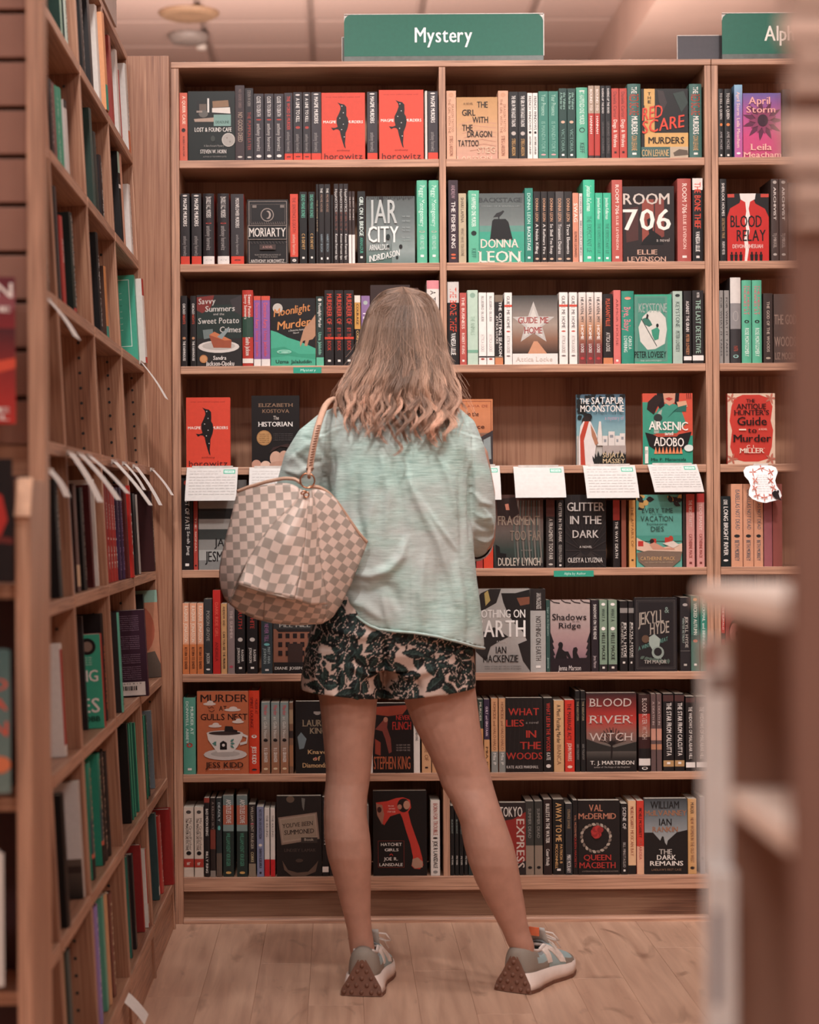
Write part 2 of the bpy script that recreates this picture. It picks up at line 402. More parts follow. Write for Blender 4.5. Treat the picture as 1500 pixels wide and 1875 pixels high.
# ------------------------------------------------------------------ floor
flm, nt, b = mat('maple_laminate', .36, .45)
tc = N(nt, 'ShaderNodeTexCoord'); oi = N(nt, 'ShaderNodeObjectInfo'); cmb = N(nt, 'ShaderNodeCombineXYZ')
for k in range(2): nt.links.new(oi.outputs['Random'], cmb.inputs[k])
sc = N(nt, 'ShaderNodeVectorMath', operation='SCALE'); sc.inputs['Scale'].default_value = 31.7; nt.links.new(cmb.outputs[0], sc.inputs[0])
ad = N(nt, 'ShaderNodeVectorMath', operation='ADD'); nt.links.new(tc.outputs['Object'], ad.inputs[0]); nt.links.new(sc.outputs[0], ad.inputs[1])
def nz(scale, detail, dist=0.0, sc_=1.0):
    mp = N(nt, 'ShaderNodeMapping'); mp.inputs['Scale'].default_value = scale
    n = N(nt, 'ShaderNodeTexNoise'); n.inputs['Scale'].default_value = sc_; n.inputs['Detail'].default_value = detail; n.inputs['Distortion'].default_value = dist
    nt.links.new(ad.outputs[0], mp.inputs[0]); nt.links.new(mp.outputs[0], n.inputs[0]); return n
n1 = nz((34, 2.2, 1), 4, .4); n2 = nz((9, 2.6, 1), 3, 1.6); n3 = nz((240, 14, 1), 3)
r1 = N(nt, 'ShaderNodeValToRGB'); e = r1.color_ramp.elements
e[0].position = .3; e[0].color = (*hexc('A27F6B', 1.42), 1); e[1].position = .75; e[1].color = (*hexc('C09D86', 1.42), 1)
nt.links.new(n1.outputs['Fac'], r1.inputs[0])
r2 = N(nt, 'ShaderNodeValToRGB'); e = r2.color_ramp.elements
e[0].position = .60; e[0].color = (0, 0, 0, 1); e[1].position = .76; e[1].color = (.75, .75, .75, 1); nt.links.new(n2.outputs['Fac'], r2.inputs[0])
mx = N(nt, 'ShaderNodeMix', data_type='RGBA'); nt.links.new(r2.outputs[0], mx.inputs[0]); nt.links.new(r1.outputs[0], mx.inputs[6]); mx.inputs[7].default_value = (*hexc('7E5C4A', 1.0), 1)
hv = N(nt, 'ShaderNodeHueSaturation'); mr = N(nt, 'ShaderNodeMapRange'); mr.inputs['To Min'].default_value = .95; mr.inputs['To Max'].default_value = 1.04
nt.links.new(oi.outputs['Random'], mr.inputs[0]); nt.links.new(mr.outputs[0], hv.inputs['Value']); nt.links.new(mx.outputs[2], hv.inputs['Color'])
nt.links.new(hv.outputs[0], b.inputs['Base Color'])
bu = N(nt, 'ShaderNodeBump'); bu.inputs['Distance'].default_value = .0003; nt.links.new(n3.outputs['Fac'], bu.inputs['Height']); nt.links.new(bu.outputs[0], b.inputs['Normal'])
floor = slab('floor', RX0, RY0, -.1, RX1, RY1, -.0105, m=simple('floor_base', hexc('6B4A3A'), .6))
pw_, pl_ = .1283, 1.22; planks = {}
def plank_mesh(L):
    k = round(L, 3)
    if k not in planks:
        mb = MB(); e = .0002; c = .0006
        mb.loft([[(e, e, -.0104), (pw_-e, e, -.0104), (pw_-e, L-e, -.0104), (e, L-e, -.0104)], [(e, e, -c), (pw_-e, e, -c), (pw_-e, L-e, -c), (e, L-e, -c)],
                 [(e+c, e+c, 0), (pw_-e-c, e+c, 0), (pw_-e-c, L-e-c, 0), (e+c, L-e-c, 0)]])
        planks[k] = mb.mesh('plank', flm, colors=False)
    return planks[k]
for i in range(-9, 17):
    x0 = -.077+i*pw_; off = (i*0.437) % pl_
    y = 1.0-off
    while y < 6.0:
        a, bnd = max(y, 1.0), min(y+pl_, 6.0)
        if bnd-a > .05:
            me = plank_mesh(bnd-a); o = bpy.data.objects.new('plank', me); COL.objects.link(o); o.parent = floor; o.location = (x0, a, 0)
        y += pl_
mb = MB()
for (a, b_, c, d) in ((RX0, RY0, RX1, 1.0), (RX0, 6.0, RX1, RY1), (RX0, 1.0, -.077-9*pw_, 6.0), (-.077+17*pw_, 1.0, RX1, 6.0)): mb.box(a, b_, -.0104, c, d, -.0002)
o = mb.build('plank_field', flm, floor); o['kind'] = 'stuff'
# ------------------------------------------------------------------ back bookcases
ROWT = [292.3, 482.3, 669.3, 854.3, 1042.3, 1233.3, 1416.8, 1605.3]
ZT = [HC-(y-CY)/S0 for y in ROWT]
ZTOP = HC-(112.3-CY)/S0
def BX(x): return (x-CX)/S0
DEP = .25; TH = .0195
def bookcase(name, label, posts, mat_seed=0):
    e = empty(name, (BX(posts[0][0]), YB, 0), None, label, 'bookcase')
    ox = e.location.x
    for k, (a, c) in enumerate(posts):
        mb = MB(); mb.box(BX(a)-ox, 0, .0 if k in (0, len(posts)-1) else ZT[7]-.035, BX(c)-ox, DEP, ZTOP-.017); bevel(mb.build('upright', WOODE['z'], e), .0012)
    for (a, c), (a2, c2) in zip(posts[:-1], posts[1:]):
        x0, x1 = BX(c)-ox+.0004, BX(a2)-ox-.0004
        for k, z in enumerate(ZT[:7]):
            mb = MB(); mb.box(x0, .001, z-.0213, x1, DEP-.012, z)
            s = mb.build('shelf_board', WOOD['x'], e)
            mb = MB(); mb.box(x0, -.0005, z-.0215, x1, .0115, z+.0003); bevel(mb.build('shelf_edging', WOODE['x'], s), .0015)
        mb = MB(); mb.box(x0, DEP-.01, ZT[7], x1, DEP-.002, ZTOP-.017); mb.build('back_panel', WOODB, e)
    xa, xb = BX(posts[0][0])-ox, BX(posts[-1][1])-ox
    mb = MB(); mb.box(xa, -.002, ZTOP-.0165, xb, DEP, ZTOP); bevel(mb.build('top_board', WOODE['x'], e), .0015)
    mb = MB(); mb.box(BX(posts[0][1])-ox, -.001, ZT[7]-.0395, BX(posts[-1][0])-ox, DEP-.012, ZT[7]); bevel(mb.build('bottom_board', WOODE['x'], e), .002)
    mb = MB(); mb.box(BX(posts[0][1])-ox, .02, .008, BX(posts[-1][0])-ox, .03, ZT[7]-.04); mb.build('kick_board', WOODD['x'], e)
    mb = MB(); mb.prism([(.0195, .0), (-.004, .0), (-.003, .008), (.003, .014), (.0195, .015)], 'x', BX(posts[0][1])-ox, BX(posts[-1][0])-ox); mb.build('base_moulding', WOODE['x'], e)
    return e
bookcase('wall_bookcase', 'tall two-bay oak bookcase filled with mystery paperbacks under the green Mystery sign', [(317.5, 332), (808.5, 820.5), (1294.5, 1306.5)])
bookcase('wall_bookcase', 'oak bookcase at the right under the second green sign, half hidden by the blurred stand', [(1307.5, 1319.5), (1797, 1809)])
# left-hand filler panel and leaning bookcase run
TILT = .0502; XF0 = -.4575
def xface(z): return XF0-TILT*z
ztf = HC-(101-CY)/(F/5.57)
mb = MB(); r_ = (317-CX)/S0-.0015
mb.prism([(xface(0)-.004, 0), (r_, 0), (r_, ztf), (xface(ztf)-.004, ztf)], 'y', 5.565, 5.592)
o = mb.build('corner_filler_panel', WOOD['z'], None); bevel(o, .001); tag(o, 'plain oak corner panel between the leaning left shelves and the wall bookcase', 'panel')
mb = MB(); mb.box(r_-.0, 5.5925, 0, r_+.0012, 5.9, ztf)
LU = empty('leaning_bookcase', (XF0, 0, 0), None, 'long oak bookcase down the left side of the aisle, leaning back, seen end-on', 'bookcase')
LU.rotation_euler = (0, -TILT, 0)
LD = .31
LDIV = [3.20, 3.41, 3.83, 4.40, 4.95, 5.535]
LZ = [z/math.cos(TILT) for z in ZT]
for k, D in enumerate(LDIV):
    mb = MB(); mb.box(-LD, D-.009, .0, -.0005, D+.009, ZTOP+.012); o = mb.build('upright', WOOD['z'], LU)
    mb = MB(); mb.box(-.0005, D-.0095, .0, .0022, D+.0095, ZTOP+.012); mb.build('edging', WOODE['z'], o)
    mb = MB()
    z = .2
    while z < 2.36:
        if min(abs(z-q+.01) for q in LZ) > .018:
            mb.tube([(-.033, D-.0098, z), (-.033, D-.0087, z)], .0034, 8)
        z += .033
    h = mb.build('pin_holes', canm, o); h['kind'] = 'stuff'
for k, z in enumerate(LZ):
    for a, c in zip(LDIV[:-1], LDIV[1:]):
        mb = MB(); mb.box(-LD+.01, a+.0092, z-.0215, -.002, c-.0092, z); s = mb.build('shelf_board', WOOD['y'], LU)
        mb = MB(); mb.box(-.002, a+.0092, z-.0225, .0035, c-.0092, z+.0004); bevel(mb.build('shelf_edging', WOODE['y'], s), .001)
mb = MB(); mb.box(-LD, LDIV[0], ZTOP-.005, .002, LDIV[-1]+.009, ZTOP+.0145); bevel(mb.build('top_board', WOODE['y'], LU), .001)
mb = MB(); mb.box(-LD, LDIV[0], 0, -LD+.008, LDIV[-1], ZTOP); mb.build('back_panel', WOOD['z'], LU)
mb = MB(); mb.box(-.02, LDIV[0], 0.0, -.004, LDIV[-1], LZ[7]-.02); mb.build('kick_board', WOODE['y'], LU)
# end display: slatted panel + posts + low shelves
ED = empty('slatwall_end_display', (0, 3.15, 0), None, 'slatted brown end panel with a wooden post and low shelves at the left edge', 'display')
slatm = simple('brown_slat_laminate', hexc('8A6050', 1.1), .5, .4, nscale=8, namt=.1)
def EX(x, D=3.15): return (x-CX)/F*D
def EZ(y, D=3.15): return HC-(y-CY)/F*D
for k in range(-5, 9):
    y0 = 18+k*88.4; z1, z0 = EZ(y0+5), EZ(y0+88.4-4)
    mb = MB(); mb.box(-1.25, -.004, z0, -.482, .012, z1); bevel(mb.build('slat', slatm, ED), .0015)
mb = MB(); mb.box(-1.25, .012, .0, -.482, .022, EZ(18-5*88.4)); mb.build('backing', simple('groove_dark', hexc('4A3028'), .6), ED)
mb = MB(); mb.box(-1.25, -.004, EZ(868), -.482, .011, EZ(812)); mb.build('rail', WOOD['x'], ED)
mb = MB(); mb.box(-.4815, -.03, 0, -.4555, .019, 2.62); bevel(mb.build('post', WOODE['z'], ED), .002)
pz = EZ(874, 2.967)
mb = MB(); mb.box(-.478, -.183, 0, -.4555, -.0315, pz); bevel(mb.build('low_post', WOODE['z'], ED), .002)
mb = MB(); mb.prism([(-.478, pz-.055), (-.455, pz-.055), (-.450, pz+.002), (-.472, pz+.002)], 'y', -.192, -.184); bevel(mb.build('corner_block', simple('pale_block', hexc('E0B49A', 1.3), .5), ED), .001)  # block set paler than the post behind it
for yy in (1068, 1457, 1812):
    z = EZ(yy, 3.0); mb = MB(); mb.box(-1.2, -.15, z-.021, -.481, -.004, z); bevel(mb.build('shelf_board', WOODE['x'], ED), .0015)
mb = MB(); mb.box(-1.2, -.0045, .02, -.481, .0, EZ(868)); mb.build('red_backing', simple('dark_red_board', hexc('3A1216'), .6), ED)
# ------------------------------------------------------------------ right foreground stand
NR = empty('foreground_stand', (0, 1.25, 0), None, 'out-of-focus brown wooden display stand filling the right edge of the picture', 'stand')
nm = simple('brown_laminate', hexc('7A5A4E', 1.1), .55, .4, nscale=5, namt=.12)
mb = MB(); mb.box(.272, -.05, 0, .62, -.032, 2.1); bevel(mb.build('side_panel', nm, NR), .002)
pale_s = simple('pale_card_edges', hexc('D8BEB0', 1.1), .7, .3, nscale=9, namt=.08)
for y0, y1, dx in ((-40, 18, 4), (36, 84, 10), (100, 128, 3), (150, 176, 5), (222, 262, 12), (276, 318, 9), (346, 376, 4), (402, 420, 2)):
    z1, z0 = HC-(y0-CY)/3067, HC-(y1-CY)/3067
    mb = MB(); mb.box(.274-dx*.0009, -.060, z0, .46, -.0505, z1); bevel(mb.build('slat', pale_s, NR), .001)
mb = MB(); mb.box(.304, .30, 0, .62, .316, 1.065); mb.build('far_panel', simple('brown_laminate_far', hexc('8C6858', 1.2), .55, .4, nscale=5, namt=.1), NR)
mb = MB(); mb.box(.605, -.031, 0, .62, .3, 2.1); mb.build('back_panel', nm, NR)
pale = simple('pale_laminate', hexc('EAD2C4', 1.15), .5, .4, nscale=9, namt=.05)
for z, xx in ((1.083, .274), (.925, .3), (.72, .3), (.5, .3), (.28, .3), (.1, .3)):
    mb = MB(); mb.box(xx, .019, z-.018, .604, .299, z); bevel(mb.build('shelf_board', pale, NR), .002)
# white leaflet packs leaning at its lower front edge
def leaflet(name, x0, x1, y0, y1, Y, col, label, band=None):
    a, b2 = W(x0, y0, Y), W(x1, y1, Y)
    mb = MB(); w = b2.x-a.x; h = a.z-b2.z
    mb.box(0, 0, 0, w, .012, h, hexc(col, 1.15))
    cv = Canvas(mb, lambda u, v, k: (u*w, -.0002*k, h*(1-v)), g=1.1)
    for q in (band or []): cv.rect(*q)
    o = mb.build(name, PAPER, None, colors=True, fixn=False); o.location = (a.x, Y, b2.z); tag(o, label, 'leaflet', None); return o
leaflet('leaflet_pack', 1286, 1338, 1168, 1590, 1.53, 'F4ECE6', 'blurred white leaflet pack at the foreground stand just under its pale shelf', [(.0, .02, .5, .14, 'B08070'), (.2, .16, 1, .24, '97857E')])
leaflet('leaflet_pack', 1296, 1350, 1596, 1990, 1.515, 'F2EAE6', 'blurred white leaflet pack with grey printing low on the foreground stand', [(.15, .18, .45, .62, '8A8790')])
# pale page blocks lying on the stand's upper edge
zz = 1.36
for k, (hh, cc) in enumerate([(.03, '8C6E60'), (.022, 'B89A8A'), (.03, '7A5A4C'), (.018, 'A98C7E')]):
    pass
# ------------------------------------------------------------------ signs
def shop_sign(name, x0, x1, y0, y1, D, text, tx, label, zb=None, colr='226552'):
    a, c = W(x0, y0, D), W(x1, y1, D); w = c.x-a.x; h = a.z-ZTOP
    e = empty(name, (a.x, D, ZTOP), None, label, 'sign')
    hb = .017
    r = .02; pts = [(0, hb), (w, hb), (w, h-r*.0)]
    outline = [(0, hb), (w, hb)]+[(w-r+r*math.sin(t), h-r+r*math.cos(t)) for t in (PI/2, PI/3, PI/6, 0)]+[(r-r*math.sin(t), h-r+r*math.cos(t)) for t in (0, PI/6, PI/3, PI/2)]
    mb = MB(); mb.prism(outline, 'y', -.0015, .0015, hexc(colr, 1.0))
    cv = Canvas(mb, lambda u, v, k: (u*w, -.0016-.0002*k, h*(1-v)), g=1.25)
    if text:
        for t in text: cv.text(*t)
    mb.build('panel', COVER, e, colors=True, fixn=False)
    clear = simple('sign_holder_plastic', hexc('5A5F5A'), .25, .6)
    mb = MB(); mb.box(-.001, -.006, 0, w+.001, .008, hb); bevel(mb.build('holder_base', clear, e), .001)
    pe = simple('clear_edge', hexc('D8CCC4'), .2, .7); mb = MB()
    mb.box(0, -.0018, h+.0002, w+.002, .0018, h+.0022); mb.box(w+.0003, -.0018, hb, w+.0026, .0018, h+.0022)
    for sx in (0, 1):   # clear rigid corners behind the rounded card
        X0 = 0 if sx == 0 else w-r
        mb.box(X0, .0016, h-r, X0+r, .0028, h+.002)
    mb.build('holder_rim', pe, e)
    return e
shop_sign('hanging_category_sign', 630, 995, 27.5, 104, 5.62, [('Mystery', .356, .275, .642, .585, 'F2EAE4', 'b')], 0, 'green category sign reading Mystery on top of the wall bookcase')
shop_sign('hanging_category_sign', 1322, 1688, 25, 104, 5.62, [('Alpha by Author', .213, .27, .79, .585, 'E6D6CC', 'b')], 0, 'green category sign at the right top, beginning Alp, partly hidden by blur')
def plate(x0, x1, y0, Y, col, label):
    a, c = W(x0, y0, Y), W(x1, y0, Y); mb = MB(); w = c.x-a.x; h = a.z-ZTOP
    e = empty('sign_plate', (a.x, Y, ZTOP), None, label, 'sign')
    mb.box(0, 0, .0, w, .003, h, hexc(col)); mb.build('plate', COVERM, e, colors=True)
    mb = MB(); mb.box(-.001, -.0005, h, w+.001, .0035, h+.0022); mb.box(-.002, -.0005, 0, -.0002, .0035, h+.0022); mb.build('rim', simple('plate_rim', hexc('C8BAB2'), .3), e)
plate(627, 960, 69, 5.70, '6B6560', 'grey back of a sign behind the green Mystery sign')
plate(1241, 1330, 66, 5.66, '4F4B50', 'small dark grey sign plate left of the second green sign')
# pale thing on top of the leaning bookcase
mb = MB(); mb.box(-.575-.03, 4.95, ZTOP+.013, -.572, 5.25, ZTOP+.17, hexc('C9B5AC')); o = mb.build('blank_sign', PAPER, None, colors=True)
tag(o, 'pale blank sign standing on top of the leaning left bookcase', 'sign')
# ================================================================== BOOKS ON THE WALL
GAIN = 1.0
ZO = {1: (310, 0, 2.941), 2: (800, 0, 2.273), 3: (310, 490, 2.941), 4: (800, 490, 2.273), 5: (310, 840, 2.941), 6: (800, 840, 2.273), 7: (310, 1240, 2.941), 8: (800, 1240, 2.273)}
CNAME = [('black', '2A2324'), ('charcoal', '4A4245'), ('grey', '8D8785'), ('white', 'E8DDD6'), ('cream', 'DCC3A4'), ('orange', 'CE8355'), ('red', 'B83A30'), ('dark red', '6E2A26'), ('coral', 'C8604E'),
         ('pink', 'D79A94'), ('mint green', '63B394'), ('dark green', '2F5A50'), ('teal', '3F8577'), ('purple', '7A5A88'), ('mauve', '6A4A50'), ('tan', 'B98C66'), ('sage', '8FA08C'), ('brown', '6B4636')]
def cname(h):
    c = [int(h[i:i+2], 16) for i in (0, 2, 4)]
    return min(CNAME, key=lambda q: sum((c[i]-int(q[1][2*i:2*i+2], 16))**2 for i in range(3)))[0]
ORD = ['', 'first', 'second', 'third', 'fourth', 'fifth', 'sixth', 'seventh', 'eighth', 'ninth', 'tenth', 'eleventh', 'twelfth', 'thirteenth', 'fourteenth', 'fifteenth', 'sixteenth', 'seventeenth', 'eighteenth', 'nineteenth', 'twentieth',
       'twenty-first', 'twenty-second', 'twenty-third', 'twenty-fourth', 'twenty-fifth', 'twenty-sixth']
SHELF = ['top', 'second', 'third', 'fourth', 'fifth', 'sixth', 'seventh', 'bottom']
def spine_paint(spec):
    def f(cv):
        for it in spec.split(';'):
            if not it: continue
            q = it.split('|')
            if q[0] == '#':
                cv.rect(0, float(q[2]), 1, float(q[3]), q[1], q[4] if len(q) > 4 else None)
            elif q[0] == '@':
                cv.ell(.5 if len(q) < 5 else float(q[4]), float(q[2]), .26, float(q[3]), q[1], 12)
            elif q[0] == '%':    # small publisher mark
                cv.rect(.34, float(q[2]), .66, float(q[2])+.028, q[1])
            else:
                xa, xb = (float(q[4]), float(q[5])) if len(q) > 5 else (.3, .7)
                cv.vtext(q[0], xa, float(q[2]), xb, float(q[3]), q[1], 'b' if len(q) < 7 else q[6])
    return f
BAYN = {'L': 'left bay', 'R': 'right bay', 'B': 'right bookcase'}
def shelf_row(row, zo, bay, items, start=1):
    ox, oy, sc = ZO[zo]; z = ZT[row-1]+.0003
    n = start-1
    where = '%s shelf of %s' % (SHELF[row-1], BAYN[bay])
    for it in items:
        n += 1
        x0, x1, yt, col = it[:4]
        spec = it[4] if len(it) > 4 else ''; opt = it[5] if len(it) > 5 else {}
        px0, px1 = ox+x0/sc, ox+x1/sc; py = oy+yt/sc
        Y = YB+.006+random.random()*.006+opt.get('back', 0)
        s = F/Y
        P0 = W(px0, CY+(row-4.4)*188, Y); P1 = W(px1, CY+(row-4.4)*188, Y)
        xa, xb = P0.x, P1.x
        h = max(.08, W(px0, py, Y).z-z)
        if row < 4: xa, xb = xa, xb
        if callable(spec):
            d = opt.get('th', .026)
            me, pm = book_meshes(xb-xa-.0006, d, h, col, True, paint=spec, hard=opt.get('hard', False), g=GAIN, side=opt.get('side'), mat_=COVERM if opt.get('matte') else COVER)
            e = put_book('face_out_book', (xa, Y, z), opt.get('rz', 0), me, pm, opt['label'], 'face-out books on the wall shelves', rotx=opt.get('rx', 0))
        else:
            w = xb-xa-.0006; d = .135 if h < .215 else .15
            hard = opt.get('hard', w > .030)
            me, pm = book_meshes(w, d, h, col, False, spine_round=.0035 if hard else .0006, hard=hard, paint=spine_paint(spec), g=GAIN, side=opt.get('side'))
            desc = opt.get('d') or ''
            thick = 'thin' if w < .017 else 'thick' if w > .026 else ''
            lab = ('%s %s spine%s, %s from left on %s' % (thick, cname(col), (' '+desc) if desc else '', ORD[n], where)).strip()
            e = put_book('paperback_book' if not hard else 'hardback_book', (xa, Y, z), opt.get('rz', 0), me, pm, lab, 'books spine-out on the %s' % where, roty=opt.get('ry', 0))
def sub(x0, y0, x1, y1):
    """cover painter in zoom coordinates of the face rectangle"""
    def n(x, y): return ((x-x0)/(x1-x0), (y-y0)/(y1-y0))
    return n
class ZC:
    """cover canvas addressed in the coordinates of the zoomed photograph"""
    def __init__(s, cv, x0, y0, x1, y1): s.cv, s.b = cv, (x0, y0, x1-x0, y1-y0)
    def n(s, x, y): return (min(1, max(0, (x-s.b[0])/s.b[2])), min(1, max(0, (y-s.b[1])/s.b[3])))
    def T(s, t, x0, y0, x1, y1, c, wt='b', **k):
        a, b = s.n(x0, y0), s.n(x1, y1); k['rise'] = k.get('rise', 0)/s.b[3]
        s.cv.text(t, a[0], a[1], b[0], b[1], c, wt, **k)
    def R(s, x0, y0, x1, y1, c, c2=None): a, b = s.n(x0, y0), s.n(x1, y1); s.cv.rect(a[0], a[1], b[0], b[1], c, c2)
    def P(s, pts, c): s.cv.poly([s.n(*p) for p in pts], c)
    def E(s, cx, cy, rx, ry, c, n=18, rot=0):
        pts = []
        for i in range(n):
            t = 2*PI*i/n; x, y = rx*math.cos(t), ry*math.sin(t)
            pts.append(s.n(cx+x*math.cos(rot)-y*math.sin(rot), cy+x*math.sin(rot)+y*math.cos(rot)))
        s.cv.poly(pts, c)
    def L(s, pts, w, c): s.cv.line([s.n(*p) for p in pts], w/s.b[2], c)
def Z(x0, y0, x1, y1):
    def deco(f):
        def g(cv):
            f(ZC(cv, x0, y0, x1, y1))
        return g
    return deco
def frame_(z, x0, y0, x1, y1, w, c):
    z.R(x0, y0, x1, y0+w, c); z.R(x0, y1-w, x1, y1, c); z.R(x0, y0, x0+w, y1, c); z.R(x1-w, y0, x1, y1, c)
def leafy(z, x, y, L, ang, c, wd=.3):
    ca, sa = math.cos(ang), math.sin(ang)
    pts = [(0, 0), (.25, wd*.8), (.5, wd), (.8, wd*.5), (1, 0), (.8, -wd*.5), (.5, -wd), (.25, -wd*.8)]
    z.P([(x+L*(a*ca-b*sa), y+L*(a*sa+b*ca)) for a, b in pts], c)
def grad(z, x0, y0, x1, y1, cols):
    n = len(cols)-1
    for i in range(n): z.R(x0, y0+(y1-y0)*i/n, x1, y0+(y1-y0)*(i+1)/n, cols[i], cols[i+1]); z.cv.k -= 1
    z.cv.k += 1
def magpie(x0, y0, x1, y1):
    @Z(x0, y0, x1, y1)
    def f(z):
        X = lambda u: x0+u*(x1-x0); Y = lambda v: y0+v*(y1-y0)
        z.T('over one million copies sold', X(.1), Y(.055), X(.88), Y(.07), '8C2A22', 'r')
        z.T('MAGPIE', X(.04), Y(.415), X(.335), Y(.455), 'F6E6DC'); z.T('MURDERS', X(.59), Y(.415), X(.95), Y(.455), 'F6E6DC')
        body = [(.37, .145), (.44, .165), (.52, .175), (.57, .21), (.575, .28), (.57, .34), (.605, .38), (.62, .45), (.60, .52), (.575, .56), (.55, .60), (.545, .68), (.535, .76), (.545, .80), (.55, .83), (.52, .81), (.485, .74), (.445, .65), (.42, .57),
                (.385, .545), (.33, .54), (.27, .56), (.22, .52), (.30, .525), (.37, .51), (.345, .45), (.345, .38), (.40, .31), (.44, .24), (.43, .195)]
        z.P([(X(a), Y(b)) for a, b in body], '271E20')
        for a, b in ((.47, .2), (.5, .3), (.42, .38), (.5, .47), (.46, .55), (.52, .66)): z.E(X(a), Y(b), (x1-x0)*.013, (y1-y0)*.008, 'C9C2BE', 8)
        z.T('anthony', X(.35), Y(.845), X(.65), Y(.868), '7A2A24', 'r')
        z.T('horowitz', X(.06), Y(.905), X(.94), Y(.985), '5A1E1C', 'r')
    return f
AH = 'anthony horowitz|8F8785|.60|.88'
MAG = '@|D8CFCA|.03|.012;MAGPIE MURDERS|EDE4DE|.07|.46;'+AH+';#|D0402E|.90|1'
# ---- row 1 left
f_lost = Z(103, 492, 362, 862)(lambda z: (z.R(150, 540, 345, 662, '1E1A1A'), z.R(165, 560, 205, 600, '6B5A50'), z.R(210, 530, 220, 605, 'D9D2CC'), z.P([(238, 545), (325, 540), (330, 575), (240, 580)], '8A6A50'), z.P([(236, 582), (335, 578), (338, 612), (236, 605)], 'D8CEC6'),
    z.E(188, 612, 26, 20, '6A6560'), z.P([(135, 640), (250, 632), (250, 655), (140, 655)], 'A89080'), z.R(245, 617, 340, 678, '7A9A92'), z.T('DEADLINE', 256, 650, 330, 664, '33534C'), z.R(150, 596, 182, 606, '9A8A80'),
    z.T('LOST & FOUND CAFE', 140, 686, 343, 708, 'E6DED8', serif=True), z.E(240, 745, 12, 16, '4A4E48'), z.T('A Slate Katsaris Mystery', 190, 778, 300, 788, '9A938E', 'r'), z.E(326, 752, 37, 37, 'B9B2AA'), z.E(326, 752, 32, 32, 'A39C95'), z.E(318, 742, 5, 5, '8a827c'), z.E(335, 762, 5, 5, '8a827c'),
    z.T('STEVEN W. HORN', 170, 804, 313, 824, 'D8D0CA', serif=True), z.T('AUTHOR OF THE PUMPKIN EATER', 185, 838, 315, 845, '8A827E', 'r')))
C2D = 'CLOSE TO DEATH|D8CFCA|.04|.34;@|B03A30|.39|.01;anthony horowitz|B0A8A4|.45|.86;@|E4DAD4|.935|.022'
LTK = '@|D8CFCA|.04|.012;A LINE TO KILL|E6DED8|.09|.44;@|A83A32|.52|.02;anthony horowitz|8F8785|.62|.88;#|D0402E|.90|1;@|3A2222|.95|.01'
shelf_row(1, 1, 'L', [
 (57, 100, 500, 'CB5F4A', 'A QUEER CASE|F2D9C4|.05|.46|.38|.75;@|3A2020|.55|.03;ROBERT HOLTOM|7A3A30|.64|.93|.4|.65'),
 (103, 356, 492, '1A2320', f_lost, dict(label='black face-out book with café books photo and round medal, top shelf', th=.022)),
 (357, 408, 460, '4E3B3E', 'NO GOOD DEED|7E6560|.05|.3|.38|.66;NO GOOD DEED|A48C7C|.36|.75|.3|.78;@|C8BDB4|.95|.012'),
 (410, 455, 475, '3A3136', 'STEVEN W HORN|8C807A|.03|.25;THE PUMPKIN EATER|8E3630|.33|.86;@|C8BDB4|.955|.012'),
 (457, 511, 505, '4A4147', C2D), (515, 564, 505, '4A4147', C2D), (567, 619, 505, '4A4147', C2D),
 (622, 667, 500, '4A4046', 'THE WORD IS MURDER|C03A30|.05|.55;anthony horowitz|8F8785|.58|.87;#|D0402E|.90|1;@|3A2222|.95|.01'),
 (670, 719, 497, '433A3F', LTK), (722, 764, 497, '433A3F', LTK), (767, 820, 497, '4A4147', MAG),
 (822, 1057, 500, 'D24532', magpie(822, 500, 1057, 862), dict(label='red face-out book with black magpie, left one of the pair on the top shelf', th=.022)),
 (1068, 1123, 495, '4A4147', MAG),
 (1132, 1372, 485, 'D64835', magpie(1132, 485, 1372, 862), dict(label='red face-out book with black magpie, right one of the pair on the top shelf', th=.022)),
 (1379, 1392, 490, 'D5CCC4'), (1395, 1449, 492, '4A4147', MAG)])
# ---- row 1 right
GDT = 'THE GIRL WITH THE|8C5A3C|.12|.62|.18|.42|r;DRAGON TATTOO|8C5A3C|.20|.60|.52|.76|r;STIEG LARSSON|8C5038|.66|.95|.3|.66;@|C79274|.06|.03'
@Z(82, 405, 257, 665)
def f_dragon(z):
    grad(z, 82, 405, 257, 665, ['B88A5A', 'C49468', 'C79A7C', 'C79684'])
    for k in range(7): z.L([(90+k*8, 520+k*18), (150+k*10, 505+k*19), (250, 515+k*19)], 2, 'BE8A72')
    for t, a, b, c in (('THE', 170, 215, 424), ('GIRL', 106, 162, 457), ('WITH', 150, 216, 487), ('THE', 106, 150, 520), ('DRAGON', 128, 232, 547), ('TATTOO', 88, 176, 585)): z.T(t, a, c, b, c+25, '2C1E1A')
    z.T('STIEG', 170, 613, 245, 640, 'D9B69A', 'r'); z.T('LARSSON', 84, 652, 232, 664, 'DDBBA0', 'r'); z.T('A NOVEL', 112, 428, 152, 436, '5A3C2C', 'r')
